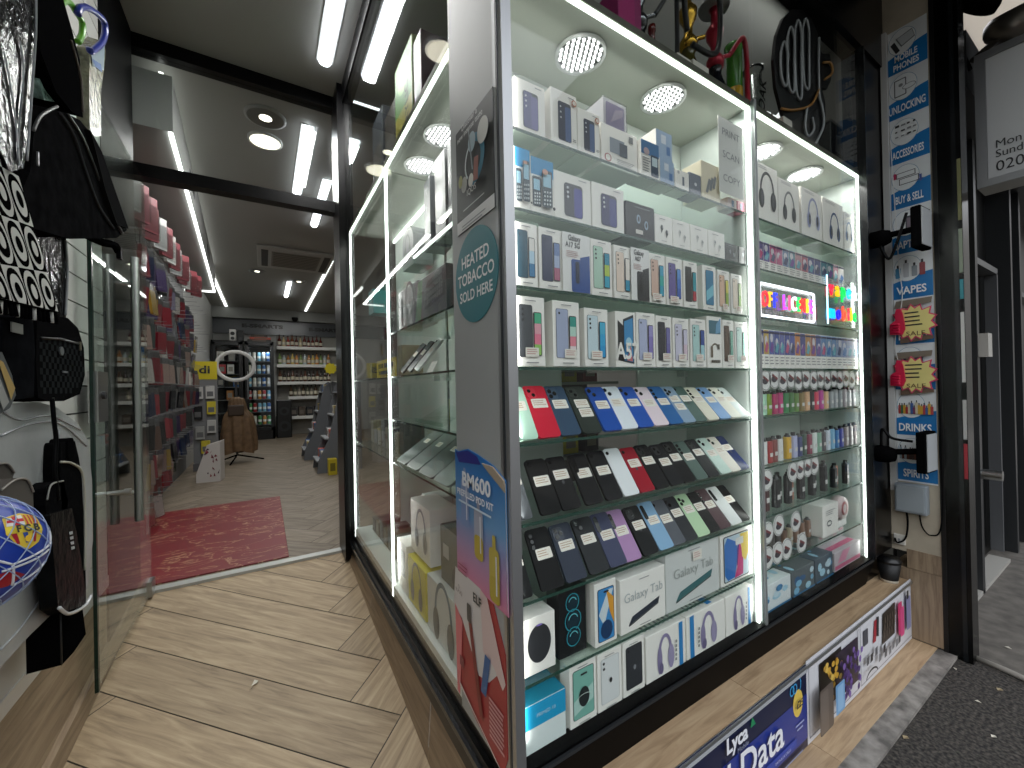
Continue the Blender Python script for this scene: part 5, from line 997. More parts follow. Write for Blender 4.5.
def sale(yc, zc, label, n):
    t = thing('sale_card', label, 'price card', (GX-.02, yc, zc), -pi/2)
    rr = [(.075 if q % 2 else .058)*(1.15 if abs(cos(2*pi*q/26)) > .6 else 1) for q in range(26)]
    pts = [(r_*1.0*cos(2*pi*q/26), r_*1.25*sin(2*pi*q/26)) for q, r_ in enumerate(rr)]
    MB().prism(pts, -.001, .001, M('#d64a6e', .5)).build('backing', t); MB().prism([(x*.9, z*.9) for x, z in pts], -.0022, -.001, M('#e8dc8a', .5)).build('card', t)
    a = Art(-.003)
    for q in range(4): a.lines(-.03, .04, .045-.02*q, 1, .01, .006, INK, .35)
    a.build('handwriting', t); text('SALE', .03, M('#6a5230', .5), t, (.008, -.004, -.055), sx=1.1)
    mb = MB(); k = M('#d81f4a', .4); R1 = Matrix.Translation((-.055, -.01, -.01))
    mb.prism([(-.028, -.042), (.018, -.046), (.028, -.02), (.026, .012), (.02, .06), (.012, .082), (-.002, .084), (-.008, .06), (-.006, .028), (-.028, .006)], -.006, .004, k, 'y', R1)
    for q in range(4): mb.tube([(-.076, -.014, -.004-.0125*q), (-.045, -.019, -.006-.0125*q)], .0068, k, 8)
    mb.build('thumb', t, bevel=.003)
    MB().prism([(-.07, .078), (.062, .088), (.066, .115), (-.062, .112)], .003, .006, M('#7d7263', .5)).build('tape', t); MB().prism([(-.05, -.1), (.068, -.085), (.066, -.065), (-.05, -.072)], .003, .006, M('#6b5846', .5)).build('tape', t)
sale(.652, 1.575, 'yellow starburst SALE card with red thumb, upper one under VAPES', 0); sale(.655, 1.32, 'yellow starburst SALE card with red thumb, lower one over BATTERIES', 1)
def flood(z, yc, big, label):
    t = thing('floodlight', label, 'floodlight', (2.53, yc, z))
    mb = MB(); T = Matrix.Rotation(radians(-3), 4, 'Z'); mb.box(.0, .13, -.018, .018, -.095, .095, BLACKM, T); mb.build('housing', t, (.025, -.057, 0), bevel=.006)
    o = MB(); o.box(.008, .122, -.021, -.018, -.085, .085, M('#b9bdbf', .25), T); o.build('lens', t, (.025, -.057, 0))
    b_ = MB(); b_.lathe([(0, .05), (.03, .045), (.04, .02), (.04, -.03), (.025, -.05), (0, -.05)], BLACKM, 16, Matrix.Translation((.02, .075, -.02)) @ Matrix.Rotation(pi/2, 4, 'X')); b_.cyl((.03, .06, -.01), (.07, -.03, 0), .014, BLACKM, n=10); b_.build('bracket', t)
    MB().tube(curve([(.02, .08, .02), (.02, .075, .10), (.02, .04, .06), (.03, -.03, .05)]) if big else curve([(.0, .06, -.06), (.0, .03, -.13), (.0, -.0, -.06), (.02, -.03, .07)]), .006, BLACK, 6).build('cable', t)
    return t
flood(2.0, .66, 0, 'black floodlight on an arm beside the LAPTOPS panel'); flood(.96, .66, 1, 'black floodlight with pale glass near the SPIRITS panel')
t = thing('meter_box', 'grey utility box under the strip sign on the pillar', 'utility box', (PX, .672, .645), -pi/2); MB().box(-.058, .058, -.05, 0, 0, .14, M('#8f989e', .45)).build('box', t, bevel=.006); MB().box(-.05, .05, -.053, -.05, .01, .13, M('#98a1a6', .45)).build('lid', t, bevel=.002)
t = thing('wall_socket', 'small white socket at the foot of the pillar', 'socket', (PX, .725, .47), -pi/2); MB().box(-.022, .022, -.014, 0, 0, .05, M('#d9d6cd', .5)).build('plate', t, bevel=.003); MB().box(-.004, .004, -.018, -.014, .018, .03, GREY).build('switch', t)
t = thing('cable', 'black cable hanging from the grey utility box to the socket', 'cable', (PX-.02, .68, .65)); MB().tube(curve([(0, .015, 0), (0, .01, -.06), (.0, .02, -.14), (0, .05, -.17), (0, .06, -.15)]), .004, BLACK, 6).build('wire', t)
t = thing('cable', 'black cable looping from the utility box round the pillar corner', 'cable', (PX-.012, .64, .65)); MB().tube(curve([(0, .01, 0), (0, .0, -.07), (0, -.03, -.10), (0, -.065, -.04), (0, -.07, .3), (0, -.066, .9)]), .003, BLACK, 6).build('wire', t)
t = thing('cable', 'thin white cable running down the strip sign', 'cable', (PX-.022, .70, 1.8)); MB().tube(curve([(0, .02, .7), (0, .0, .1), (0, -.01, -.1), (0, .02, -.3), (0, .01, -.42), (0, .0, -.5)]), .002, M('#dcdcd8', .5), 5).build('wire', t)
t = thing('coffee_cup', 'black takeaway cup standing at the pillar end of the sill', 'cup', (2.63, .745, SILL)); mb = MB(); mb.lathe([(0, 0), (.034, 0), (.034, .012)], M('#d8d2c4', .5), 24); mb.build('foot', t); mb = MB(); mb.lathe([(.034, .012), (.046, .098), (.0, .098)], M('#161617', .5), 24); mb.build('body', t); mb = MB(); mb.lathe([(.047, .096), (.049, .1), (.049, .108), (.043, .112), (.042, .12), (0, .12)], M('#0c0c0d', .35), 24); mb.build('lid', t)
# ---- riser posters
RY = .6885
def riser(u0, u1, name, label):
    x0, x1 = onY(u0, 700, RY).x, onY(u1, 650, RY).x
    return thing(name, label, 'poster', (x0, RY, .02)), x1-x0
RH = .283
xA0, xA1, xB1, xC1 = .72, onY(806, 700, RY).x, onY(858.5, 655, RY).x, onY(911, 605, RY).x
t = thing('poster', 'dark blue data offer poster on the riser below the front sill', 'poster', (xA0, RY, .02)); w = xA1-xA0
MB().box(0, w, -.002, 0, 0, RH, M('#101a3c', .3)).build('sheet', t)
a = Art(-.0024); a.P([(w*.2, .03), (w, .03), (w, .185), (w*.2, .185)], M('#24388c', .3)); a.E(w-.065, .178, .034, .046, M('#e8c95a', .4), 24)
g = M('#3aa0d8', .4); a.A(w-.085, .235, .016, .018, .005, 0, 2*pi, g, 12); a.A(w-.105, .235, .016, .018, .005, 0, 2*pi, g, 12); a.A(w-.07, .24, .028, .03, .005, -.9, .9, g, 8); a.P([(.525, .232), (.555, .232), (.535, .262)], M('#1f8a5a', .4))
a.RR(w*.68, w*.68+.2, .045, .07, .008, M('#2f48a8', .4)); a.R(w-.09, w-.03, .105, .11, M('#aab6e0', .5)); a.R(w-.08, w-.04, .09, .095, M('#aab6e0', .5)); a.R(0, w, .262, .2745, M('#aeb2b6', .3)); a.R(w*.55, w*.95, .008, .014, M('#8a90b0', .5)); a.build('printed_picture', t)
text('Lyca', .062, M('#eef0f6', .4), t, (.445, -.0095, .238), bold=.0022); text('Mobile', .022, M('#9aa0b8', .4), t, (.475, -.0095, .203)); text('d Data', .135, M('#f2f4fa', .4), t, (.53, -.0095, .135), bold=.002); text('£25', .034, INK, t, (w-.065, -.0095, .18), bold=.001, sx=.9); text('DATA & UK CALLS', .012, M('#c9d0ee', .4), t, (w*.68+.1, -.0095, .057))
t = thing('poster', 'white framed poster of grey and blue phones with yellow and purple flowers', 'poster', (xA1+.003, RY, .02)); w = xB1-xA1-.006
MB().box(0, w, -.002, 0, 0, RH+.01, M('#d4d4d8', .6, spec=.2)).build('sheet', t)
a = Art(-.0024); a.A if 0 else None
for (x0, x1, z0, z1) in ((.012, w-.012, RH-.016, RH-.013), (.012, w-.012, .018, .021), (.012, .0145, .018, RH-.013), (w-.0145, w-.012, .018, RH-.013)): a.R(x0, x1, z0, z1, M('#6a6c78', .4))
a.R(w*.20, w*.62, .07, .25, M('#15120f', .35)); a.R(w*.50, w*.97, .06, .235, M('#2a2035', .35))
for q in range(26): x, z = w*rnd(.24, .58), rnd(.085, .235); a.E(x, z, .014, .011, M(random.choice(['#d8a83c', '#e6bf5a', '#c8922c']), .4), 10)
for q in range(40): x, z = w*rnd(.53, .93), rnd(.075, .22); a.E(x, z, .012, .013, M(random.choice(['#6a4a9a', '#55397f', '#8060ac', '#4a3270']), .4), 10)
a.RR(w*.05, w*.29, .035, .195, .012, M('#5a4f48', .3)); a.RR(w*.06, w*.2, .04, .185, .01, M('#6d625a', .3)); a.RR(w*.33, w*.5, .055, .165, .008, M('#6fa6d6', .3)); a.RR(w*.36, w*.47, .065, .155, .006, M('#8fbfe6', .3)); a.build('printed_picture', t)
t = thing('poster', 'white framed poster of small phone accessories beside the pillar', 'poster', (xB1, RY, .02)); w = xC1-xB1-.006
MB().box(0, w, -.002, 0, 0, RH+.01, M('#d6d6da', .6, spec=.2)).build('sheet', t)
a = Art(-.0024)
for (x0, x1, z0, z1) in ((.012, w-.012, RH-.016, RH-.013), (.012, w-.012, .018, .021), (.012, .0145, .018, RH-.013), (w-.0145, w-.012, .018, RH-.013)): a.R(x0, x1, z0, z1, M('#6a6c78', .4))
a.RR(w*.06, w*.14, .17, .235, .008, M('#4a4d55', .4)); a.P([(w*.22, .15), (w*.27, .15), (w*.30, .24), (w*.25, .24)], M('#a82a38', .4)); a.P([(w*.28, .17), (w*.32, .16), (w*.33, .245), (w*.29, .25)], INK); a.P([(w*.38, .11), (w*.62, .11), (w*.64, .25), (w*.40, .24)], M('#3a322c', .4))
for q in range(15): a.R(w*(.41+.045*(q % 5)), w*(.43+.045*(q % 5)), .13+.035*(q//5), .155+.035*(q//5), M('#5d5148', .4))
a.RR(w*.66, w*.74, .09, .24, .01, M('#d23a72', .4)).RR(w*.70, w*.78, .075, .21, .01, M('#e0508a', .4)); a.RR(w*.83, w*.92, .08, .235, .008, M('#8f8fb8', .4)); a.RR(w*.84, w*.88, .225, .265, .006, INK)
for q, (x, z) in enumerate(((.06, .11), (.12, .11), (.2, .12), (.26, .08), (.34, .10), (.36, .075), (.44, .07), (.5, .08), (.57, .075), (.62, .08))): a.P([(w*x, z-.015), (w*(x+.045), z-.012), (w*(x+.05), z+.02), (w*(x+.006), z+.018)], M(random.choice(['#3a3c42', '#5a5c62', '#2a2c30', '#77797e']), .4))
a.A(w*.13, .045, w*.1, .03, .008, 0, pi, INK); a.build('printed_picture', t)
# ---- projecting light box sign, lamps
t = thing('projecting_sign', 'white projecting box sign with opening hours beyond the black pilaster', 'sign', (2.95, .475, 2.205), -pi/2); w, h = .62, .64
MB().box(0, w, 0, .14, 0, h, M('#a9abab', .5)).build('box', t, bevel=.004); MB().box(.035, w-.03, -.004, 0, .035, h-.035, M('#c6c8c8', .5)).build('face', t)
mb = MB(); mb.box(0, w, -.012, .0, 0, .034, ALU); mb.box(0, w, -.012, 0, h-.034, h, ALU); mb.box(0, .034, -.012, 0, .034, h-.034, ALU); mb.build('frame', t)
for s, z, k in (('Mon', .185, .052), ('Sunday', .14, .05), ('020', .08, .068)): text(s, k, INK, t, (.058, -.0055, z), align='LEFT', sx=.85)
t = thing('lamp', 'black round lamp head at the top beside the pilaster', 'lamp', (2.93, .43, 3.10)); mb = MB(); mb.lathe([(0, .06), (.03, .06), (.05, .03), (.075, -.02), (.078, -.05), (.07, -.05), (.0, -.03)], BLACKM, 20, Matrix.Rotation(radians(40), 4, 'X')); mb.build('shade', t); MB().tube(curve([(0, 0, .04), (.02, .08, .1), (.04, .1, -.1), (.03, .06, -.3)]), .008, BLACK, 6).build('cable', t)
t = thing('dome_camera', 'grey metal dome fitting over the projecting sign', 'camera', (3.02, .33, 2.88)); mb = MB(); mb.lathe([(.10, .12), (.12, .10), (.125, .06), (.12, .04), (.09, 0), (0, -.02)], M('#6f6a64', .3, .8), 24, Matrix.Rotation(radians(-25), 4, 'Y')); mb.build('dome', t); mb = MB(); mb.cyl((-.09, .05, .0), (-.02, .16, -.02), .014, M('#4a4744', .4, .6)); mb.build('arm', t)
mb = MB(); mb.box(5.0, 9, .9, 1.4, 3.05, 6.5, M('#b7a791', .7)); struct('wall_upper', mb, 'tan upper wall of the next building')
# ================================================================== GOODS HUNG ALONG THE LEFT WALL
def sil(name, label, cat, pts, X, thick, mt, bevel=.012, seg=3, group=None):
    """a hung thing from its outline measured on the plane x = X; returns empty at the outline's lowest point and a map"""
    P = [onX(u, v, X) for u, v in pts]; y0 = sum(p.y for p in P)/len(P); z0 = min(p.z for p in P)
    t = thing(name, label, cat, (X, y0, z0), 0, group)
    mb = MB(); mb.prism([(p.y-y0, p.z-z0) for p in P], -thick, 0, mt, 'x'); mb.build('body', t, bevel=bevel, seg=seg)
    return t, y0, z0
def loc(t, y0, z0, X, pts, dx=.0): return [(dx, onX(u, v, X).y-y0, onX(u, v, X).z-z0) for u, v in pts]
BAGM = M('#141415', .5, 0, 0, .35, .25, 25, 0); NYL = M('#111112', .5, 0, 0, .3, .1, 80, 0)
SHINY = M('#060607', .12, 0, 0, 0, .7, 22, .35)
# backpack-like satchel
pts = [(34, 127), (52, 109), (66, 113), (80, 120), (92, 135), (104, 166), (118, 199), (127, 230), (117, 238), (70, 239), (32, 228), (22, 190), (30, 172), (33, 145)]
t, y0, z0 = sil('satchel', 'black leather satchel hanging on the slatwall beside the glass door', 'bag', pts, -.40, .15, BAGM, .028, 4)
mb = MB()
mb.tube(curve(loc(t, y0, z0, -.40, [(58, 113), (72, 135), (84, 170), (97, 205), (112, 228)], .003)), .004, M('#3a3a3c', .4, spec=0), 6)
mb.tube(curve(loc(t, y0, z0, -.40, [(66, 114), (82, 140), (96, 175), (108, 208), (121, 233)], .003)), .004, M('#1d1e1f', .3), 6); mb.build('zip', t)
f = [onX(u, v, -.40) for u, v in ((84, 128), (96, 150), (124, 228), (112, 224), (100, 190))]
MB().prism([(p.y-y0, p.z-z0) for p in f], 0, .012, M('#1b1b1c', .4, spec=0), 'x').build('front_pocket', t, bevel=.004)
MB().tube(curve(loc(t, y0, z0, -.40, [(96, 236), (110, 243), (122, 246), (126, 252)], -.02)), .012, BLACKM, 8).build('strap', t)
MB().box(-.0, .012, -.01, .012, -.02, .02, BLACK).build('buckle', t, tuple(loc(t, y0, z0, -.40, [(125, 254)], -.02)[0]))
mb = MB(); mb.box(0, .003, -.002, .002, -.014, .014, STEEL); mb.build('zip_pull', t, tuple(loc(t, y0, z0, -.40, [(34, 158)], .004)[0]))
MB().tube(curve(loc(t, y0, z0, -.40, [(32, 130), (40, 115), (56, 106)], .002)), .003, M('#4a4b4c', .4), 6).build('piping', t)
# black tote strap (big dark drape)
pts = [(36, -20), (58, -20), (72, 30), (80, 60), (83, 118), (72, 112), (56, 92), (40, 50)]
t, y0, z0 = sil('tote_bag', 'black tote bag hanging above the satchel', 'bag', pts, -.42, .10, BLACKM, .014)
MB().tube(curve(loc(t, y0, z0, -.42, [(70, 40), (75, 58), (80, 80), (82, 112)], .002)), .003, M('#54493f', .5), 6).build('piping', t)
# plastic wrapped black clothes
pts = [(-30, -20), (35, -20), (34, 40), (30, 110), (24, 168), (10, 172), (-8, 130), (-40, 60)]
t, y0, z0 = sil('wrapped_bag', 'black bag in crinkled clear plastic at the top of the slatwall', 'bag', pts, -.38, .05, SHINY, .012)
MB().tube(curve(loc(t, y0, z0, -.38, [(33, -10), (33, 30), (29, 90), (24, 160)], .004)), .002, M('#8f9294', .15), 6).tube(curve(loc(t, y0, z0, -.38, [(18, 40), (22, 70), (18, 120), (16, 160)], .002)), .0015, M('#6f7274', .15), 6).tube(curve(loc(t, y0, z0, -.38, [(2, 50), (8, 80), (14, 120), (18, 165)], .002)), .0015, M('#b9bbbd', .15), 6).build('plastic_edge_glint', t)  # pale tubes stand in for glints on the clear plastic
# patterned scarf
X = -.385; pts = [(-60, 118), (3, 122), (59, 313), (-60, 286)]
t, y0, z0 = sil('scarf', 'black and white ring-patterned scarf with fringe on the slatwall', 'scarf', pts, X, .02, M('#0c0c0d', .7, spec=0), .004, 2)
a = MB(); WHT = M('#c4c3bf', .7, spec=.0); BKK = M('#0b0b0c', .7, spec=0)
PL = [(onX(u, v, X).y-y0, onX(u, v, X).z-z0) for u, v in pts]
def inpoly(q):
    for (x1, y1), (x2, y2) in zip(PL, PL[1:]+PL[:1]):
        a_, b_ = (y2-y1), -(x2-x1); c_ = a_*x1+b_*y1; cx_, cy_ = sum(p[0] for p in PL)/4, sum(p[1] for p in PL)/4
        if a_*cx_+b_*cy_ > c_: a_, b_, c_ = -a_, -b_, -c_
        if q: q = clip(q, a_, b_, c_-.001)
    return q
eb = Vector((PL[1][0]-PL[2][0], PL[1][1]-PL[2][1])).normalized()*.094; ea = Vector((.060, .010))
for i in range(-12, 3):
    for j in range(-3, 9):
        c = Vector(PL[2])+ea*(i+.5)+eb*(j+.5)
        for k, (s, rd, w_) in enumerate(((.5, .0, (i+j) % 2), (.46, .9, (i+j+1) % 2), (.34, .9, (i+j) % 2), (.17, .95, (i+j+1) % 2))):
            q = inpoly([tuple(c+ea*x+eb*y) for x, y in rrect(-s, s, -s, s, s*rd if rd else .001, 5)])
            if len(q) > 2: a.add([(.0006+.0004*k, u, v) for u, v in q], [list(range(len(q)))], WHT if w_ else BKK)
a.build('printed_rings', t)
fr_ = MB()
for q in range(30):
    s = q/29; p = onX(-60+119*s, 286+27*s, X); fr_.tube([(-.006, p.y-y0, p.z-z0+.004), (-.004+rnd(-.003, .003), p.y-y0+rnd(-.004, .004), p.z-z0-.024)], .0032, WHT if q % 4 == 0 else BKK, 5)
fr_.build('fringe', t)
def inside(p, poly):
    r_ = False
    for i in range(len(poly)):
        (x1, y1), (x2, y2) = poly[i-1], poly[i]
        if (y1 > p[1]) != (y2 > p[1]) and p[0] < (x2-x1)*(p[1]-y1)/(y2-y1)+x1: r_ = not r_
    return r_
# wrapped black clothing below scarf
t, y0, z0 = sil('wrapped_jacket', 'black garment in clear plastic between scarf and glass door', 'jacket', [(30, 238), (66, 236), (68, 270), (66, 318), (48, 320), (34, 300)], -.46, .06, SHINY, .01)
MB().tube(curve(loc(t, y0, z0, -.46, [(64, 240), (66, 270), (64, 315)], .003)), .003, M('#9a9d9f', .2), 6).build('plastic_edge_glint', t)
# crossbody bag
pts = [(37, 318), (54, 315), (68, 318), (78, 328), (84, 348), (85, 375), (80, 394), (64, 401), (46, 400), (38, 398), (36, 360)]
X = -.44; t, y0, z0 = sil('crossbody_bag', 'small black chequered crossbody bag with silver badge on the slatwall', 'bag', pts, X, .07, M('#111112', .5, spec=0), .016, 3)
a = MB(); CH = M('#232526', .45, spec=0); PL = [(onX(u, v, X).y-y0, onX(u, v, X).z-z0) for u, v in pts]; c = .015
for i in range(-12, 12):
    for j in range(0, 14):
        cy, cz = i*c, j*c+.012
        if (i+j) % 2 == 0 and cz < .15 and all(inside((cy+dy*c*.9, cz+dz*c*.9), PL) for dy in (-1, 1) for dz in (-1, 1)): a.add([(.0008, cy+dy*c*.5, cz+dz*c*.5) for dy, dz in ((-1, -1), (1, -1), (1, 1), (-1, 1))], [(0, 1, 2, 3)], CH)
a.build('chequer_print', t)
MB().tube(loc(t, y0, z0, X, [(40, 338), (60, 339), (79, 344)], .002), .003, M('#0c0c0d', .3), 6).build('zip', t)
MB().box(0, .003, -.003, .003, -.012, .012, M('#a39a82', .3, .8)).build('zip_pull', t, tuple(loc(t, y0, z0, X, [(78, 346)], .003)[0]))
mb = MB(); mb.cyl((0, 0, 0), (.003, 0, 0), .011, M('#8d9296', .3, .7), n=16); mb.build('badge', t, tuple(loc(t, y0, z0, X, [(60, 351)], .001)[0])); MB().box(0, .002, -.014, .014, -.002, .002, M('#7d8184', .4, .6)).build('name_bar', t, tuple(loc(t, y0, z0, X, [(64, 372)], .001)[0]))
MB().tube(curve(loc(t, y0, z0, X, [(52, 398), (54, 420), (56, 440), (55, 470), (58, 500)], -.0)), .005, BLACK, 6).build('strap', t)
# dark bag with white tag
t, y0, z0 = sil('shoulder_bag', 'dark bag with a white paper tag under the scarf', 'bag', [(3, 318), (33, 316), (35, 350), (34, 397), (14, 400), (4, 380)], -.43, .06, M('#131416', .3, 0, 0, .3, .3, 30, 0), .012)
MB().box(0, .002, -.022, .022, -.010, .010, M('#8f8f8a', .5)).build('paper_tag', t, tuple(loc(t, y0, z0, -.43, [(14, 328)], .003)[0]))
t, y0, z0 = sil('striped_bag', 'grey and mustard striped bag edge beside the dark tagged bag', 'bag', [(-40, 350), (2, 352), (12, 375), (16, 395), (10, 408), (-10, 420), (-40, 420)], -.39, .06, M('#3f4244', .6), .014)
f = loc(t, y0, z0, -.39, [(-4, 358), (2, 362), (14, 388), (10, 400)], .0015); MB().add(f, [(0, 1, 2, 3)], M('#a3874a', .6)).add(loc(t, y0, z0, -.39, [(-16, 356), (-10, 356), (8, 402), (2, 410)], .0015), [(0, 1, 2, 3)], M('#8f8f8c', .6)).build('stripe', t)
# wrapped grey holdall
GB = M('#a3a5a5', .3, 0, 0, .15, .4, 6)
pts = [(-60, 420), (0, 404), (40, 402), (58, 408), (78, 424), (88, 440), (92, 480), (93, 540), (88, 588), (60, 606), (30, 635), (0, 668), (-60, 720)]
t, y0, z0 = sil('wrapped_suitcase', 'large grey soft suitcase wrapped in clear plastic on the slatwall', 'suitcase', pts, -.47, .10, GB, .03, 4)
mb = MB()
for P in ([(0, 436), (30, 424), (60, 424), (86, 446)], [(0, 410), (20, 420), (50, 416), (80, 430)], [(58, 430), (60, 500), (58, 560)], [(6, 470), (26, 520), (40, 560)], [(0, 650), (20, 628), (40, 600)]): mb.tube(curve(loc(t, y0, z0, -.47, P, .001)), .0025, M('#a9abad', .2), 6)
mb.build('plastic_fold', t)
t, y0, z0 = sil('toiletry_bag', 'grey brown zipped bag leaning against the wrapped suitcase, behind the ball', 'bag', [(-20, 500), (0, 488), (14, 478), (26, 478), (33, 490), (34, 520), (10, 540), (-20, 540)], -.43, .03, M('#4d4843', .5), .014)
MB().tube(curve(loc(t, y0, z0, -.43, [(0, 490), (14, 480), (26, 480), (32, 492)], .002)), .002, M('#8d8780', .4), 6).build('piping', t)
t, y0, z0 = sil('toiletry_bag', 'grey brown zipped bag higher behind the ball', 'bag', [(-20, 470), (0, 463), (10, 464), (14, 474), (10, 486), (-20, 500)], -.45, .02, M('#453f3b', .5), .012); MB().tube(curve(loc(t, y0, z0, -.45, [(-8, 465), (6, 464), (13, 473)], .002)), .002, M('#8d8780', .4), 6).build('piping', t)
# umbrellas / pouches
t, y0, z0 = sil('folding_umbrella', 'black folding umbrella hanging on the grey suitcase beside the glass door', 'umbrella', [(61, 442), (75, 441), (79, 458), (82, 480), (85, 540), (86, 590), (82, 592), (72, 560), (62, 510), (60, 470)], -.44, .035, NYL, .012, 3)
MB().tube(curve(loc(t, y0, z0, -.44, [(60, 462), (72, 464), (82, 476), (84, 520), (84, 570)], .002)), .003, M('#b9b6a8', .5), 6).build('cord', t)
MB().prism(rrect(-.02, .02, 0, .055, .012), -.03, .004, BLACKM, 'x').build('handle', t, tuple(loc(t, y0, z0, -.44, [(69, 459)])[0]), bevel=.006)
t, y0, z0 = sil('pouch', 'black zipped pouch hanging tucked beside the folding umbrella', 'pouch', [(46, 486), (54, 481), (64, 483), (68, 500), (66, 520), (48, 522), (45, 505)], -.44, .03, NYL, .012, 3); MB().tube(curve(loc(t, y0, z0, -.44, [(46, 500), (50, 485), (62, 481)], .002)), .002, M('#8d8d88', .4), 6).build('piping', t)
t, y0, z0 = sil('umbrella_sleeve', 'black umbrella in a clear plastic sleeve over the suitcase', 'umbrella', [(50, 514), (72, 508), (78, 540), (86, 590), (86, 604), (66, 612), (58, 606), (54, 560)], -.425, .03, M('#141516', .2, 0, 0, .2, .4, 30, .02), .008, 3)
MB().tube(curve(loc(t, y0, z0, -.425, [(58, 608), (68, 614), (84, 606), (90, 596)], .002)), .004, M('#c9cbcc', .15), 6).build('plastic_edge_glint', t); a = MB()
for q in range(4): a.add(loc(t, y0, z0, -.425, [(68.5+q*.6, 532+q*5), (72+q*.6, 531+q*5), (72.3+q*.6, 534+q*5), (69+q*.6, 535+q*5)], .0012), [(0, 1, 2, 3)], M('#a9abac', .5))
a.build('printed_text', t)
t, y0, z0 = sil('black_box', 'black fabric box hanging under the plastic sleeve', 'box', [(60, 612), (82, 604), (86, 634), (74, 652), (61, 666)], -.455, .06, M('#0a0a0b', .7, spec=0), .006, 2); MB().tube(loc(t, y0, z0, -.455, [(60, 612), (61, 664)], .001), .002, M('#1c1c1d', .5), 5).build('seam', t)
# toy bag with blue and green strap
t, y0, z0 = sil('toy_pack', 'clear pack of yellowish toys hanging above the satchel', 'pack', [(90, 50), (100, 40), (106, 50), (104, 70), (101, 90), (101, 136), (90, 136), (89, 80)], -.46, .03, M('#7d7d68', .15, 0, 0, .5, .5, 40), .006)
MB().add(loc(t, y0, z0, -.46, [(90, 52), (104, 46), (103, 70), (92, 66)], .002), [(0, 1, 2, 3)], M('#8fa3b0', .3)).add(loc(t, y0, z0, -.46, [(91, 58), (100, 64), (101, 72), (94, 66)], .003), [(0, 1, 2, 3)], M('#2f5fa0', .4)).build('printed_card', t)
t = thing('skipping_rope', 'blue and lime coiled plastic ropes at the top of the slatwall', 'rope', (-.45, onX(85, 20, -.45).y, onX(85, 20, -.45).z)); y0, z0 = t.location.y, t.location.z
MB().tube(curve(loc(t, y0, z0, -.45, [(60, 6), (64, 1), (70, 3), (76, 12), (82, 22), (82, 34), (78, 42)])), .008, M('#5aa31f', .3), 8).build('lime_rope', t)
MB().tube(curve(loc(t, y0, z0, -.45, [(72, 12), (74, 6), (82, 6), (92, 12), (99, 20), (100, 32), (96, 42), (86, 50), (84, 46)], .012)), .009, M('#1c2f8c', .3), 8).build('blue_rope', t)
t, y0, z0 = sil('toy_pack', 'green and white packet glimpsed between wrapped bag and tote', 'pack', [(40, 60), (46, 74), (54, 90), (55, 102), (44, 100), (40, 84)], -.44, .02, M('#7f9a90', .2, 0, 0, .5, .5, 60), .004); MB().add(loc(t, y0, z0, -.44, [(43, 78), (50, 84), (52, 92), (45, 90)], .001), [(0, 1, 2, 3)], M('#2f7a4a', .4)).build('printed_patch', t)
# the ball in its net
bc = onX(-42, 558, -.405); R_ = .093
t = thing('football', 'blue football with red crest badge hanging in a white net', 'ball', tuple(bc))
mb = MB(); mb.lathe([(R_*sin(pi*i/24), -R_*cos(pi*i/24)) for i in range(25)], M('#1a3a9c', .35), 40); mb.build('body', t)
BD = Vector((.84, -.29, .38)).normalized(); BR = Vector((0, 0, 1)).cross(BD).normalized(); BU = BD.cross(BR); a_ = radians(-14); BR, BU = BR*cos(a_)+BU*sin(a_), BU*cos(a_)-BR*sin(a_)
if (BR.y < 0): BR = -BR
def patch(name, pts, mt, k=1.004, seg=5):
    """flat outline (right, up) on the camera-facing side wrapped onto the ball"""
    d, r_, u_ = BD, BR, BU
    P = []
    for i in range(len(pts)):
        a, b2 = Vector(pts[i-1]), Vector(pts[i])
        for q in range(seg): P.append(a.lerp(b2, q/seg))
    c = sum(P, Vector((0, 0)))/len(P)
    def w(p): v = d+r_*p.x+u_*p.y; return v.normalized()*R_*k
    rings = [[w(c+(p-c)*s) for p in P] for s in (1, .66, .33)]; n = len(P); vs = sum(rings, [])+[w(c)]; fs = []
    for k2 in range(2): fs += [(k2*n+i, k2*n+(i+1) % n, (k2+1)*n+(i+1) % n, (k2+1)*n+i) for i in range(n)]
    fs += [(2*n+i, 2*n+(i+1) % n, 3*n) for i in range(n)]
    return MB().add(vs, fs, mt, None, True).build(name, t)
patch('crest', [(-.28, .25), (0, .32), (.3, .25), (.32, -.05), (.2, -.25), (.02, -.36), (-.18, -.25), (-.3, -.05)], M('#d8b93a', .4), 1.006)
patch('crest_field', [(-.24, .22), (0, .28), (.0, .08), (-.27, .08)], M('#d9d6d0', .4), 1.009); patch('crest_cross', [(-.16, .26), (-.08, .26), (-.08, .08), (-.16, .08)], M('#c01f2c', .4), 1.012); patch('crest_cross', [(-.24, .19), (0, .2), (0, .14), (-.25, .14)], M('#c01f2c', .4), 1.012)
for q in range(4): patch('crest_stripe', [(.03+.065*q, .27), (.06+.065*q, .265), (.06+.065*q, .08), (.03+.065*q, .08)], M('#c0302c', .4), 1.010)
patch('crest_band', [(-.29, .07), (.31, .07), (.32, -.05), (-.3, -.05)], M('#e6cf3f', .4), 1.011)
for q in range(3): patch('crest_stripe', [(-.24+.16*q, -.06), (-.16+.16*q, -.06), (-.13+.13*q, -.24), (-.17+.13*q, -.24)], M('#a3182e', .4) if q % 2 == 0 else M('#22408f', .4), 1.010)
patch('crest_ball', [(.0+.06*cos(a), -.17+.06*sin(a)) for a in [2*pi*i/8 for i in range(8)]], M('#e8b92c', .4), 1.013, 2)
patch('red_panel', [(-.75, -.95), (-.2, -.75), (.15, -.95), (-.1, -1.3), (-.6, -1.4)], M('#a8202c', .35), 1.004)
d = BD; q = Matrix((BR, BU, BD)).transposed().to_euler(); text('F C B', .015, INK, t, tuple(d*R_*1.03), q, bold=.0008)
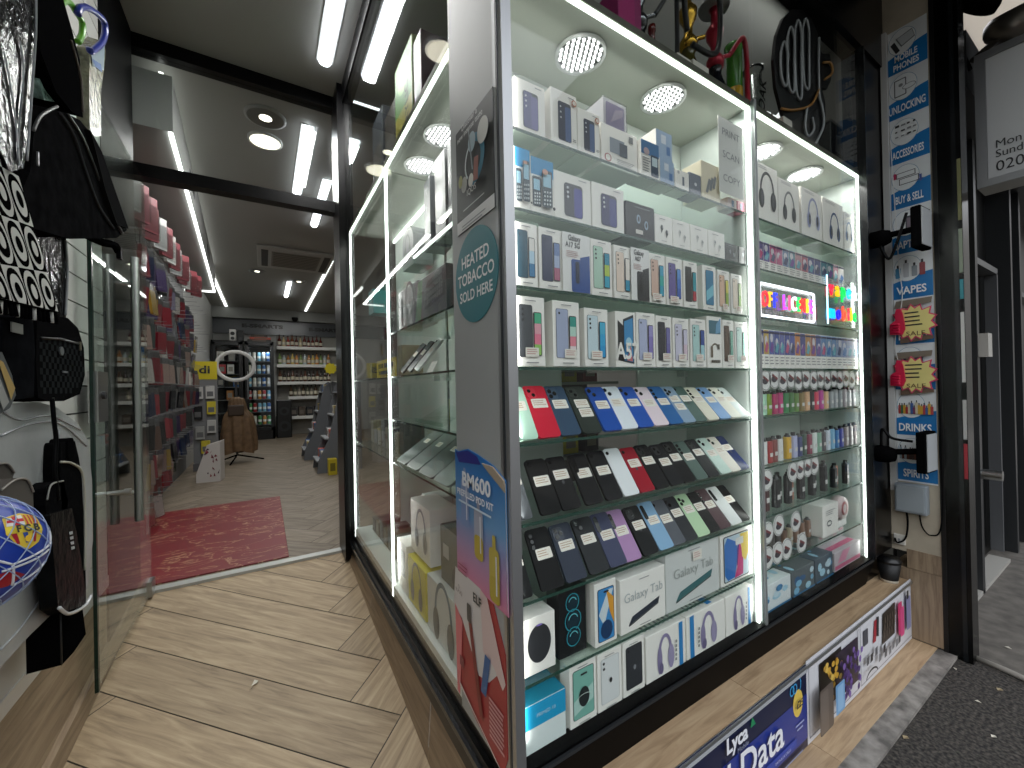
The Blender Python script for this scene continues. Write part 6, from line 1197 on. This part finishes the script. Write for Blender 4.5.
mb = MB(); WS = M('#d8dade', .4)
def arcp(a, b2, n=10):
    a, b2 = Vector(a).normalized(), Vector(b2).normalized(); return [tuple(a.lerp(b2, i/n).normalized()*R_*1.006) for i in range(n+1)]
r_, u_ = BR, BU
D = lambda x, y: d+r_*x+u_*y
for (p, q2) in (((-.2, -.62), (.75, -.3)), ((-.2, -.62), (-.9, -.25)), ((-.2, -.62), (0, -1.3)), ((-.35, -.75), (.7, -.45)), ((0, -1.3), (.9, -.8)), ((-.9, -.25), (-1.2, .5)), ((.75, -.3), (1.1, .4))): mb.tube(arcp(D(*p), D(*q2)), .0018, WS, 6)
mb.build('white_seam', t)
net = MB(); NS = M('#9fb0d0', .4)
for i in range(14):
    for s in (1, -1):
        P = []
        for k in range(22): th = pi*(.04+.92*k/21); ph = 2*pi*i/14+s*th*.9; P.append((R_*1.02*sin(th)*cos(ph), R_*1.02*sin(th)*sin(ph), R_*1.02*cos(th)))
        net.tube(P, .0009, NS, 4)
net.tube([(0, 0, R_), (0, 0, R_+.15)], .002, NS, 5); o = net.build('net', t)
# ================================================================== INSIDE THE SHOP
# phone cases hung on the left wall
CC = [('#8f2230', 'dark red'), ('#1c1d20', 'black'), ('#b79a8e', 'dusty pink'), ('#4a3a66', 'violet'), ('#c9c4bb', 'cream'), ('#23304f', 'navy'), ('#7d7f83', 'grey'), ('#a8303c', 'red'), ('#2f2f33', 'charcoal'), ('#d8c9c4', 'pale rose'), ('#3b4d4a', 'dark teal'), ('#6a4a3a', 'brown'), ('#b8963a', 'mustard'), ('#8d86a0', 'lilac grey')]
protos = []
for c, n in CC:
    t = thing('phone_case_pack', 'x', 'phone case', (0, 0, -50), 0); t.scale = (.86, .86, .86)
    MB().prism(rrect(-.05, .05, -.23, -.03, .012), -.010, .010, M(c, .35), 'y').build('case', t)
    MB().box(-.052, .052, -.012, -.0105, -.235, .02, PLASTIC).build('sleeve', t)
    MB().box(-.05, .05, -.004, .004, -.028, .03, M('#5a5b5c', .35)).build('header_card', t)
    protos.append((t, n, [False]))
def put_case(k, loc, rz, rx, label, group):
    t, n, used = protos[k]
    if not used[0]: used[0] = True; o = t; o.location = loc; o['label'] = label; o['group'] = group
    else: o = dup(t, loc, None, label, group)
    o.rotation_euler = (rx, 0, rz)
rows = [(2.30, 3.2, 13), (2.06, 3.15, 14), (1.82, 3.1, 14), (1.58, 3.1, 14), (1.34, 3.1, 14), (1.10, 3.1, 13), (.86, 3.1, 12), (.66, 3.1, 9), (.50, 3.1, 5)]
for ri, (z, y0, n) in enumerate(rows):
    for q in range(n+4):
        for dpt in range(2):
            k = random.choice((0, 7, 0, 1, 2, 3, 4)) if rnd(0, 1) < .55 else random.randrange(len(CC))
            y = y0+q*(.13+.0055*q)+.06*dpt; x = -.66-.12*dpt-.05*(ri > 6)-.008*q+rnd(-.02, .02)
            if ri > 6: x += .0
            put_case(k, (x, y+rnd(-.02, .02), z+rnd(-.02, .02)), radians(68+rnd(-16, 16)), radians(rnd(-7, 7)),
                     '%s case pack, %s row from top, %s peg from door, %s' % (CC[k][1], ORD[ri], ORD[q], ('front', 'behind')[dpt]), 'phone cases hung on the left wall of the shop')
mb = MB()
for z, y0, n in rows: mb.box(-.95, -.93, 2.98, 7.2, z+.03, z+.05, M('#4f5150', .4))
for z, y0, n in rows:
    for q in range(n+4): y = y0+q*(.13+.0055*q)+.03; mb.cyl((-.93, y, z+.045), (-.64, y, z+.045), .0022, M('#77797a', .4), n=5)
mb.box(-.95, -.94, 2.98, 7.2, .24, 2.75, M('#5f6060', .6)); struct('trim_6', mb, 'slatwall strips and pegs behind the phone cases')
# packets stacked near the ceiling of the case wall
for q in range(14):
    y = 3.2+q*.2; t = thing('cable_pack', 'packet in the top tier above the phone cases, %s from the door' % ORD[q], 'packet', (-.66+rnd(-.03, .03), y, 2.50), radians(60+rnd(-12, 12)), 'packets in the top tier of the case wall')
    MB().box(-.06, .06, -.012, .012, -.10, .14, random.choice([M('#a9aaa8', .3), M('#6f7072', .3), M('#c4c4c0', .3), M('#7a3f44', .3)])).build('card', t); MB().box(-.055, .055, -.03, -.0125, -.09, .08, PLASTIC).build('blister', t)
# white notice beside the door glass
t = thing('notice', 'white notice card on the end of the phone case wall', 'notice', (-.63, 3.02, 1.15), 0); MB().box(-.07, .06, 0, .003, 0, .42, M('#c9c8c6', .5)).build('card', t); Art(-.0005).R(-.07, .06, .34, .42, M('#3a7ab0', .5)).lines(-.05, .05, .3, 6, .04, .006, INKG).build('printed_lines', t)
# bulkhead with LED edges
mb = MB(); mb.prism([(-.95, 2.97), (-.42, 2.97), (-.59, 7.4), (-.95, 7.4)], 2.80, 3.12, M('#a3a4a2', .55), 'z'); mb.prism([(-.48, 2.98), (-.46, 2.98), (-.62, 7.4), (-.64, 7.4)], 3.121, 3.135, M('#f6f8f4', .5, 0, 3), 'z'); mb.prism([(-.459, 3.9), (-.453, 3.9), (-.467, 4.25), (-.473, 4.25)], 2.92, 3.02, M('#1c1d1e', .5), 'z'); mb.prism([(-.533, 5.8), (-.525, 5.8), (-.539, 6.15), (-.546, 6.15)], 2.92, 3.02, M('#1c1d1e', .5), 'z'); struct('beam', mb, 'grey bulkhead along the left ceiling edge')
struct('trim_7', MB().prism([(-.44, 2.97), (-.42, 2.97), (-.59, 7.4), (-.61, 7.4)], 2.785, 2.80, M('#f6f8f4', .5, 0, 5), 'z'), 'LED strip under the bulkhead edge')
struct('trim_8', MB().box(-.70, -.66, 7.5, 10.9, 3.185, 3.2, M('#f6f8f4', .5, 0, 4)), 'LED strip in the left ceiling')
struct('trim_9', MB().box(.86, .90, 6.4, 10.8, 3.185, 3.2, M('#f6f8f4', .5, 0, 4)), 'LED strip in the right ceiling')
struct('trim_10', MB().box(-.95, -.60, 7.4, 7.42, 2.78, 2.80, M('#f6f8f4', .5, 0, 3)), 'LED return at the end of the bulkhead')
# ceiling lights
TUBE = M('#f3f8ff', .5, 0, 7.0)
def ctube(x, y0, y1, z, lb, w=.035):
    t = thing('ceiling_light', lb, 'light', (x, (y0+y1)/2, z), 0, 'tube lights'); L_ = (y1-y0)/2
    MB().box(-w-.01, w+.01, -L_-.01, L_+.01, -.006, 0, M('#d9dad8', .4)).build('base', t)
    MB().prism([(w*cos(a), -.006-w*.9*sin(a)) for a in [pi*q/8 for q in range(9)]], -L_, L_, TUBE, 'y').build('diffuser', t)
ctube(.30, 3.2, 4.34, 3.2, 'tube light on the shop ceiling just inside the door'); ctube(.52, 3.95, 5.1, 3.2, 'second tube light further into the shop, beside the first'); ctube(.41, 8.0, 9.25, 3.2, 'distant tube light near the back wall ceiling')
ctube(.335, 1.6, 2.57, 3.24, 'tube light on the recess ceiling next to the side window')
def disc(x, y, z, lb, r=.10, recess=False):
    t = thing('ceiling_light', lb, 'light', (x, y, z), 0, 'round ceiling lights'); mb = MB(); mb.lathe([(r*1.15, 0), (r*1.15, -.012), (r*1.0, -.016)], M('#c9cac6', .4) if not recess else M('#9a9b98', .4), 28); mb.build('rim', t)
    mb = MB(); mb.lathe([(r*1.0 if not recess else r*.35, -.013), (0, -.015)], M('#fff8e2', .5, 0, 3.0 if not recess else 5), 28); mb.build('diffuser', t)
    if recess: mb = MB(); mb.lathe([(r*1.0, -.016), (r*.35, -.012)], M('#7f807e', .3, .5), 28); mb.build('reflector', t)
disc(.04, 3.55, 3.2, 'round flush light on the shop ceiling inside the transom'); disc(.04, 3.24, 3.2, 'recessed downlight nearer the door, beside the round flush light', .11, True); disc(-.06, 7.5, 3.2, 'recessed downlight deep in the shop nearer the bulkhead', .10, True); disc(.55, 7.9, 3.2, 'recessed downlight deep in the shop behind the air conditioner', .10, True); disc(.02, 2.16, 3.24, 'round flush light on the recess ceiling', .085)
area('shop_light', (.30, 3.77, 3.158), .05, 1.1, 13, (0, 0, 0)); area('shop_light', (.52, 4.52, 3.158), .05, 1.1, 13, (0, 0, 0)); area('shop_light', (.41, 8.6, 3.158), .05, 1.2, 16, (0, 0, 0)); area('shop_light', (.88, 8.0, 3.18), .03, 3.0, 14, (0, 0, 0)); area('shop_light', (-.515, 5.2, 2.775), .02, 4.2, 16, (0, 0, radians(2.2))); area('recess_light', (.335, 2.085, 3.198), .05, .95, 17, (0, 0, 0))
# air conditioner cassette
t = thing('air_conditioner', 'white ceiling cassette air conditioner inside the shop', 'air conditioner', (.42, 6.62, 3.198)); MB().box(-.47, .47, -.52, .52, -.03, 0, M('#b9b8b2', .5)).build('panel', t, bevel=.01)
mb = MB(); mb.box(-.30, .30, -.36, .36, -.034, -.03, M('#8f8a80', .6))
for q in range(9): mb.box(-.28, .28, -.33+.08*q, -.30+.08*q, -.037, -.034, M('#6f6a62', .6))
mb.build('grille', t)
for s in (-1, 1): MB().box(s*.38-.04, s*.38+.04, -.40, .40, -.035, -.03, M('#4a4844', .6)).build('vane', t)
# lowered ceiling fascia + signboard at the back
mb = MB(); mb.box(-.95, 3.0, 10.95, 11.2, 2.96, 3.2, M('#8f908c', .6)); struct('beam', mb, 'pale fascia above the back wall sign')
t = thing('sign_board', 'dark grey sign board along the top of the back wall', 'sign', (.35, 11.12, 2.62)); MB().box(-1.3, 2.6, -.02, .0, 0, .34, M('#5a5d60', .25)).build('board', t); text('E-SMARTS', .11, M('#0a0b0c', .4), t, (-.35, -.023, .19), sx=1.7, bold=.006); text('E-SMARTS', .11, M('#0a0b0c', .4), t, (.98, -.023, .17), sx=1.5, bold=.006)
t = thing('security_camera', 'small black dome camera above the back wall sign', 'camera', (.66, 10.93, 3.0)); mb = MB(); mb.lathe([(0, -.06), (.05, -.05), (.07, 0), (.07, .04), (0, .05)], BLACK, 14); mb.build('dome', t); MB().box(-.05, .05, .03, .05, -.03, .06, M('#cfcfca', .5)).build('mount', t)
# back slatwall + white shelves with bottles
mb = MB(); z = .3
while z < 2.6: mb.box(-.95, .27, 11.17, 11.195, z, z+.11, M('#a9aaa6', .5)); z += .12
struct('wall_back', mb, 'slatwall on the back wall behind the fridges')
t = thing('wall_shelves', 'white back wall shelves of bottles', 'shelf unit', (.27, 10.85, .24)); MB().box(0, 1.5, .30, .34, 0, 2.38, M('#8f8d86', .6)).build('back_panel', t)
SH = [2.10, 1.68, 1.27, .92, .45]; BW = M('#dedfda', .5)
for i, z in enumerate(SH): MB().box(0 if i < 3 else .22, 1.4, 0, .3, z-.07, z, BW).build('shelf', t)
BC = [['#5a1f1a', '#c9b48a', '#8d2a20', '#6d3a22'], ['#a8703a', '#7f9a5a', '#d0b86a', '#b9c4c4', '#c98a4a'], ['#2a1a16', '#3a241c', '#5a3a2a'], ['#4a3a2a', '#6a6a5a', '#8a8478']]
BN = {'#5a1f1a': 'dark red', '#c9b48a': 'straw', '#8d2a20': 'red', '#6d3a22': 'brown', '#a8703a': 'amber', '#7f9a5a': 'green', '#d0b86a': 'golden', '#b9c4c4': 'clear', '#c98a4a': 'orange', '#2a1a16': 'black', '#3a241c': 'dark brown', '#5a3a2a': 'brown', '#4a3a2a': 'brown', '#6a6a5a': 'olive', '#8a8478': 'grey'}
bproto = {}
def bottle(c, loc, label, group, s=1):
    if c not in bproto:
        t = thing('bottle', label, 'bottle', loc, 0, group); mb = MB(); mb.lathe([(0, 0), (.04, 0), (.042, .02), (.042, .17), (.016, .22), (.015, .28), (0, .28)], M(c, .15), 12); mb.build('body', t)
        mb = MB(); mb.lathe([(.0432, .05), (.0432, .13)], M('#cfc8b4', .5), 12); mb.build('label_band', t); mb = MB(); mb.lathe([(.018, .27), (.018, .31), (0, .31)], M('#2a2420', .4), 10); mb.build('cap', t); bproto[c] = t
    else: t = dup(bproto[c], loc, None, label, group)
    t.scale = (s, s, s)
for i, z in enumerate(SH[:4]):
    n = [11, 13, 13, 9][i]; x0 = .33 if i < 3 else .55
    for q in range(n):
        c = BC[i][(q*7+i) % len(BC[i])] if i else (BC[0][0] if q > 5 else BC[0][q % 4])
        bottle(c, (x0+q*.088, 10.97+rnd(-.03, .03), .24+z), '%s bottle on the %s white back shelf, %s from the fridge' % (BN[c], ORD[i], ORD[q]), 'bottles on the back shelves', .85+.1*(q % 3 == 0))
for q in range(5):
    t = thing('goods_box', 'dark carton on the lowest white back shelf, %s from the fridge' % ORD[q], 'box', (.60+.17*q, 10.98, .24+.45), 0, 'cartons on the lowest back shelf'); MB().box(-.07, .07, -.09, .09, 0, .2+.02*(q % 2), M(('#2d2a28', '#4a3f36', '#25282c')[q % 3], .5)).build('carton', t, bevel=.003); Art(-.0904).R(-.05, .05, .05, .14, M('#6a625a', .5)).build('printed_front', t)
# fridges
def fridge(x0, x1, lb, stock):
    t = thing('drinks_fridge', lb, 'fridge', ((x0+x1)/2, 10.45, .235)); w = (x1-x0)/2; FB_ = M('#0d0e10', .3)
    mb = MB(); mb.box(-w, -w+.04, 0, .62, 0, 2.16, FB_); mb.box(w-.04, w, 0, .62, 0, 2.16, FB_); mb.box(-w, w, .58, .62, 0, 2.16, M('#2a2d30', .5)); mb.box(-w, w, 0, .62, 2.08, 2.16, FB_); mb.box(-w, w, 0, .62, 0, .28, FB_); mb.build('body', t)
    d = MB(); d.box(-w+.03, -w+.07, -.03, -.005, .2, 2.12, M('#17191b', .25)); d.box(w-.07, w-.03, -.03, -.005, .2, 2.12, M('#17191b', .25)); d.box(-w+.03, w-.03, -.03, -.005, 2.06, 2.12, M('#17191b', .25)); d.box(-w+.03, w-.03, -.03, -.005, .2, .26, M('#17191b', .25)); do = d.build('door', t)
    MB().box(-w+.07, w-.07, -.02, -.015, .26, 2.06, GLASS).build('glass', do); h_ = MB(); h_.box(-w+.04, -w+.055, -.06, -.03, .9, 1.5, M('#8f9294', .3, .8)); h_.build('handle', do)
    mb = MB(); mb.box(w-.06, w-.045, .0, .012, .3, 2.05, M('#cfe0ff', .5, 0, 4.0 if stock else .2)); mb.build('led_strip', t)
    for k in range(6): MB().box(-w+.045, w-.065, .04, .55, .32+.28*k, .328+.28*k, M('#7d8286', .4, .5)).build('shelf', t)
    return w
w = fridge(-.34, .20, 'black glass-door drinks fridge beside the bottle shelves', True)
DC = [('#9aa6ac', 'silver'), ('#2f5f9a', 'blue'), ('#a83238', 'red'), ('#3f8a4a', 'green'), ('#d0c9bc', 'white'), ('#2a2c30', 'black'), ('#c98a3a', 'orange'), ('#6fa8c0', 'light blue')]
cpro = {}
for k in range(6):
    for q in range(5):
        i = [(0, 4, 7, 0, 1), (4, 0, 7, 1, 4), (7, 4, 0, 1, 4), (2, 4, 6, 2, 7), (3, 2, 7, 7, 1), (3, 4, 3, 6, 3)][5-k][q]; c, n = DC[i]; lb = '%s drink can on the %s fridge shelf from the bottom, %s along' % (n, ORD[k], ORD[q]); loc = (-.26+.088*q, 10.56, .235+.3295+.28*k)
        if c not in cpro:
            t = thing('drink_can', lb, 'can', loc, 0, 'drinks in the lit fridge'); mb = MB(); mb.lathe([(0, 0), (.03, 0), (.034, .01), (.034, .17), (.026, .19), (0, .19)], M(c, .3), 12); mb.build('body', t); mb = MB(); mb.lathe([(.026, .19), (.026, .196), (0, .194)], M('#b9bcbe', .3, .8), 12); mb.build('lid', t); mb = MB(); mb.lathe([(.0345, .06), (.0345, .11)], M('#e0ddd6', .4), 12); mb.build('label_band', t); cpro[c] = t
        else: dup(cpro[c], loc, None, lb)
area('fridge_light', (.10, 10.50, 2.2), .3, .1, 2.5, (radians(-20), 0, 0), (.85, .93, 1))
w = fridge(-.93, -.38, 'unlit black fridge standing against the lit drinks fridge', False)
for q, (x, z, c, n) in enumerate(((-.75, 1.43, '#b8323a', 'red and white'), (-.6, 1.43, '#d9d6d2', 'white'), (-.5, 1.15, '#2f5f9a', 'blue'), (-.78, 1.15, '#3a3c40', 'dark'), (-.62, .87, '#a8703a', 'tan'), (-.78, 1.71, '#c9c6c0', 'pale'), (-.58, 1.71, '#8d8a86', 'grey'))):
    t = thing('goods_box', '%s packet in the unlit fridge' % n, 'box', (x, 10.6, .235+z+.02), 0, 'packets in the unlit fridge'); MB().box(-.06, .06, -.06, .06, 0, .2, M(c, .4)).build('carton', t, bevel=.004); Art(-.0604).R(-.04, .04, .05, .15, M('#8f8a84', .4)).build('printed_front', t)
for q, (x, y_, z, sx, h, c, n) in enumerate(((-.07, 10.7, 2.395, .22, .05, '#2a2622', 'black'), (-.05, 10.7, 2.446, .20, .05, '#b8503a', 'orange red'), (-.07, 10.7, 2.497, .16, .05, '#3a332c', 'dark brown'))):
    t = thing('flat_box', '%s flat box stacked on top of the lit fridge' % n, 'box', (x, y_, z), 0, 'flat boxes on the fridge'); MB().box(-sx, sx, -.15, .15, 0, h-.001, M(c, .5)).build('carton', t, bevel=.003); Art(-.1504).R(-sx*.6, sx*.6, .012, .035, M('#6a5a4a', .5)).build('printed_side', t)
for q, (x, h, c, n) in enumerate(((-.56, .26, '#d9d8d4', 'white speaker'), (-.42, .24, '#1d1e20', 'black speaker'))):
    t = thing('speaker', '%s standing on the unlit fridge' % n, 'speaker', (x, 10.7, 2.395), 0, 'speakers on the unlit fridge'); MB().box(-.06, .06, -.08, .08, 0, h, M(c, .4)).build('cabinet', t, bevel=.01); Art(-.081).E(0, h*.65, .04, .04, M('#2a2b2d', .4)).build('cone', t); Art(-.081).E(0, h*.25, .035, .035, M('#3a3b3d', .4)).build('cone', t)
t = thing('speaker', 'tall black party speaker beside the lit fridge', 'speaker', (.385, 10.5, .235)); MB().box(-.15, .15, 0, .3, 0, .85, M('#101113', .4)).build('cabinet', t, bevel=.02); Art(-.0006).E(0, .6, .1, .1, M('#26282b', .3)).E(0, .6, .05, .05, M('#0a0a0b', .3)).build('cone', t); Art(-.0006).E(0, .26, .12, .12, M('#26282b', .3)).E(0, .26, .06, .06, M('#0a0a0b', .3)).build('cone', t)
# ring light with draped brown coat on a tripod
t = thing('ring_light', 'white ring light on a tripod in front of the fridges', 'ring light', (-.36, 7.4, .235))
mb = MB(); R2 = .235; mb.tube([(R2*cos(a), 0, 1.457+R2*.92*sin(a)) for a in [2*pi*i/36 for i in range(36)]], .028, M('#b9b9b6', .4, 0, .1), 10, True); mb.build('ring', t); mb = MB(); mb.cyl((0, .02, .11), (0, .02, 1.235), .014, DGREY)
mb.build('pole', t)
for a in (.3, 2.4, 4.5): MB().cyl((0, .02, .11), (.36*cos(a), .25*sin(a), .006), .011, BLACKM, n=8).build('leg', t)
t = thing('coat', 'brown coat draped over the ring light stand', 'coat', (-.36, 7.42, .385)); t.scale = (.92, .95, .90)
def coatf(u, v):
    a = 2*pi*u; prof = [(.225, 0), (.235, .15), (.22, .4), (.19, .62), (.13, .70), (.12, .80), (.10, .90), (.03, .93)]; k = v*(len(prof)-1); i = min(int(k), len(prof)-2); f_ = k-i; r_ = prof[i][0]*(1-f_)+prof[i+1][0]*f_; z = prof[i][1]*(1-f_)+prof[i+1][1]*f_
    r_ *= 1+.13*sin(7*a+2*v)*(1-v)+.06*sin(13*a); return (r_*cos(a)+.03*(1-v), r_*.6*sin(a), z+.03*sin(3*a)*(1-v))
MB().grid(coatf, 60, 24, M('#6b533a', .7, 0, 0, .25, .3, 12)).build('body', t); MB().box(-.11, .11, -.14, -.10, .62, .80, M('#3a2c20', .6)).build('hood', t, bevel=.03)
t = thing('floor_box', 'white box with red scribble prints standing on the floor by the phone cases', 'box', (-.555, 6.1, FLZ), radians(-8))
MB().prism([(-.13, 0), (.11, .0), (.11, .48), (-.02, .44), (-.13, .1)], -.10, .10, M('#c9c4c0', .5)).build('carton', t, bevel=.004); a = Art(-.1004)
for q in range(16): x, z = rnd(-.05, .09), rnd(.05, .40); a.P([(x, z), (x+rnd(.01, .04), z+rnd(-.02, .02)), (x+rnd(.0, .03), z+rnd(.02, .05))], M(random.choice(['#8a2a3a', '#6a1f30', '#4a3040', '#b0505c']), .5))
a.build('printed_front', t)
# yellow brand stand
t = thing('display_stand', 'stand with yellow di header and hanging packs beside the phone cases', 'display stand', (-.70, 7.05, FLZ)); MB().box(-.14, .14, 0, .02, .1, 1.25, M('#77787a', .5)).build('panel', t); MB().box(-.14, .14, -.01, .012, 1.25, 1.5, M('#d8c61f', .5, 0, 0)).build('header', t); MB().box(-.13, .13, -.14, .04, 0, .10, M('#5a5a5c', .5)).build('base', t); text('di', .15, INK, t, (0, -.014, 1.38), bold=.004, sx=1.2)
for q, (x, z, c, n) in enumerate(((-.07, .98, '#c9c8c6', 'white'), (.06, .98, '#cfcfcc', 'white striped'), (.07, .76, '#d3c33a', 'yellow'), (-.08, .70, '#1d1e20', 'black'), (.07, .50, '#b9b9b6', 'grey'), (-.06, .42, '#9a9b98', 'dull grey'), (.0, .22, '#c9b83a', 'mustard yellow'))):
    p = thing('hanging_pack', '%s pack hanging on the stand with the yellow header' % n, 'pack', (-.70+x, 7.05-.02, FLZ+z), 0, 'packs on the yellow-header stand'); MB().box(-.05, .05, -.03, 0, 0, .18, M(c, .4)).build('card', p, bevel=.004); Art(-.0304).R(-.035, .035, .03, .1, M('#6a6b6c', .4)).build('printed_front', p)
# grey stepped racks near the counter
def rack(x, y, label):
    t = thing('display_rack', label, 'display rack', (x, y, FLZ)); G_ = M('#63666a', .5)
    side = [(0, 0), (.55, 0), (.55, 1.16), (.42, 1.2), (.30, 1.12), (.24, .86), (.14, .42), (.02, .16)]
    for yy in (0, .5): MB().prism(side, yy, yy+.02, G_).build('side_panel', t)
    for k, (x0, z) in enumerate(((.06, .14), (.16, .42), (.25, .72), (.32, 1.02))): MB().box(x0-.06, .55, .02, .5, z, z+.02, M('#85888b', .5)).build('shelf', t)
    MB().box(.52, .55, .02, .5, 0, 1.15, G_).build('back_panel', t)
    return t
rack(.56, 5.7, 'grey sloping display rack with a yellow carton at its foot'); rack(.50, 6.9, 'grey sloping display rack behind the first one')
RC = [('#c9c4b4', 'cream'), ('#2f5f9a', 'blue'), ('#b8503a', 'orange'), ('#d9d9d6', 'white'), ('#4a4d52', 'dark'), ('#a8903a', 'golden')]
for j, (x, y) in enumerate(((.56, 5.7), (.50, 6.9))):
    for k, (x0, z) in enumerate(((.06, .14), (.16, .42), (.25, .72), (.32, 1.02))):
        for q in range(3):
            c, n = RC[(j*5+k*2+q) % 6]
            t = thing('snack_box', '%s carton on the %s step of the %s grey rack, %s inward' % (n, ORD[k], ('nearer', 'farther')[j], ORD[q]), 'box', (x+x0+.05, y+.10+.15*q, FLZ+z+.0205), 0, 'cartons on the grey racks'); MB().box(-.05, .08, -.06, .06, 0, .11, M(c, .45)).build('carton', t, bevel=.003); MB().box(-.0508, -.0502, -.04, .04, .03, .08, M('#7a7672', .5)).build('printed_side', t)
t = thing('price_star', 'yellow star-shaped card above the grey racks', 'card', (.86, 6.6, 1.62)); MB().prism([((.09 if q % 2 else .07)*cos(pi*q/9), (.09 if q % 2 else .07)*sin(pi*q/9)) for q in range(18)], -.002, .002, M('#d8c81f', .5)).build('card', t); MB().cyl((0, .003, -.4), (0, .003, .0), .004, STEEL, n=6).build('stick', t)
t = thing('yellow_box', 'narrow yellow carton on the floor at the foot of the nearer rack', 'box', (.72, 5.55, FLZ)); MB().box(-.05, .05, -.05, .05, 0, .2, M('#b8a522', .5)).build('carton', t, bevel=.003); Art(-.0504).R(-.03, .03, .05, .15, M('#6a601a', .5)).build('printed_front', t)
# maroon framed board and hanging wire above transom
t = thing('hanging_board', 'maroon board hung behind the transom glass', 'board', (-.64, 3.0, 2.78)); MB().prism([(-.05, .06), (.0, .0), (.075, .335), (.012, .35)], 0, .03, M('#3f262c', .5)).build('board', t, bevel=.003); MB().cyl((.03, .02, .33), (-.08, .0, .36), .003, STEEL, n=6).build('wire', t)
# shelving behind the window opening with yellow tagged goods
t = thing('shop_rack', 'dark rack seen through the gap behind the loose phones', 'rack', (1.4, 2.2, FLZ)); mb = MB(); mb.box(-.6, .9, .35, .38, 0, 1.9, M('#3a3d3a', .6)); mb.build('back_panel', t)
for z in (.55, .82, 1.07, 1.32): MB().box(-.6, .9, 0, .35, z, z+.02, M('#7a8a7f', .4)).build('shelf', t)
for zi, z in enumerate((.57, .84, 1.09)):
    for q in range(7):
        c, n = [('#c9c122', 'yellow'), ('#232426', 'black'), ('#b8b83a', 'lime yellow'), ('#7a2a2a', 'dark red'), ('#4a5a50', 'green grey'), ('#d0c83a', 'bright yellow'), ('#2d2f31', 'charcoal')][(q+zi*2) % 7]
        p = thing('goods_box', '%s carton on the %s dark rack shelf behind the phones, %s along' % (n, ORD[zi], ORD[q]), 'box', (.89+q*.2, 2.36, FLZ+z+.001), 0, 'cartons on the dark rack'); MB().box(-.07, .07, -.08, .08, 0, .16, M(c, .45)).build('carton', p, bevel=.003); Art(-.0804).R(-.045, .045, .04, .12, M('#8a8a78', .5)).build('printed_front', p)
for t_, n_, u_ in protos:
    if not u_[0]:
        for c_ in list(t_.children): bpy.data.objects.remove(c_)
        bpy.data.objects.remove(t_)
# ------------------------------------------------------------------ litter on the ground
for i, (u, v, s, zz_, n) in enumerate(((1008, 648, .012, .010, 'white scrap'), (994, 737, .010, .001, 'white scrap'), (1000, 690, .013, .001, 'pale leaf'), (978, 702, .009, .001, 'white scrap'), (1000, 661, .008, .001, 'pale scrap'), (955, 669, .008, .001, 'white scrap'), (906, 738, .012, .001, 'tan leaf'))):
    p = onZ(u, v, zz_); t = thing('litter_scrap', '%s lying on the pavement, %s counted away from the black pilaster' % (n, ORD[i]), 'litter', (p.x, p.y, zz_), rnd(0, 3), 'scraps on the pavement'); MB().add([(-s, -s*.5, .001), (s*.4, -s*.7, .004), (s, s*.2, .001), (-.2*s, s*.8, .005)], [(0, 1, 2, 3)], M('#cfc9ba' if 'leaf' not in n else '#9a8a6a', .7)).build('scrap', t)
p = onZ(255, 681, .148); t = thing('litter_scrap', 'tiny crumpled foil and dry leaf on the ramp tiles', 'litter', (p.x, p.y, rampz(p.y)+.001)); MB().add([(-.012, -.01, 0), (.006, -.012, .006), (.012, .004, .002), (-.002, .012, .008)], [(0, 1, 2, 3)], M('#c9c4b4', .3)).add([(-.02, -.03, 0), (-.01, -.034, .004), (-.004, -.022, .002)], [(0, 1, 2)], M('#5a4a30', .7)).build('scrap', t)
# ================================================================== WORLD AND DAYLIGHT
wd = bpy.data.worlds.new('street_daylight'); SC.world = wd; wd.use_nodes = True; nt = wd.node_tree; N = nt.nodes.new; L = nt.links.new
bg = nt.nodes['Background']; tc = N('ShaderNodeTexCoord'); sp = N('ShaderNodeSeparateXYZ'); rp = N('ShaderNodeValToRGB'); L(tc.outputs['Generated'], sp.inputs[0]); L(sp.outputs[2], rp.inputs[0])
e = rp.color_ramp.elements; e[0].position = .0; e[0].color = (.10, .10, .095, 1); e[1].position = .75; e[1].color = (1.0, 1.04, 1.1, 1)
x = e.new(.22); x.color = (.16, .155, .15, 1); x = e.new(.36); x.color = (.75, .79, .84, 1)
L(rp.outputs[0], bg.inputs['Color']); bg.inputs['Strength'].default_value = 2.4
SC.view_settings.view_transform = 'Standard'; SC.view_settings.look = 'None'; SC.view_settings.exposure = 0; SC.view_settings.gamma = 1
SC.cycles.max_bounces = 7; SC.cycles.diffuse_bounces = 3; SC.cycles.glossy_bounces = 4; SC.cycles.transmission_bounces = 4; SC.cycles.transparent_max_bounces = 32
SC.cycles.sample_clamp_indirect = 4; SC.cycles.caustics_reflective = False; SC.cycles.caustics_refractive = False
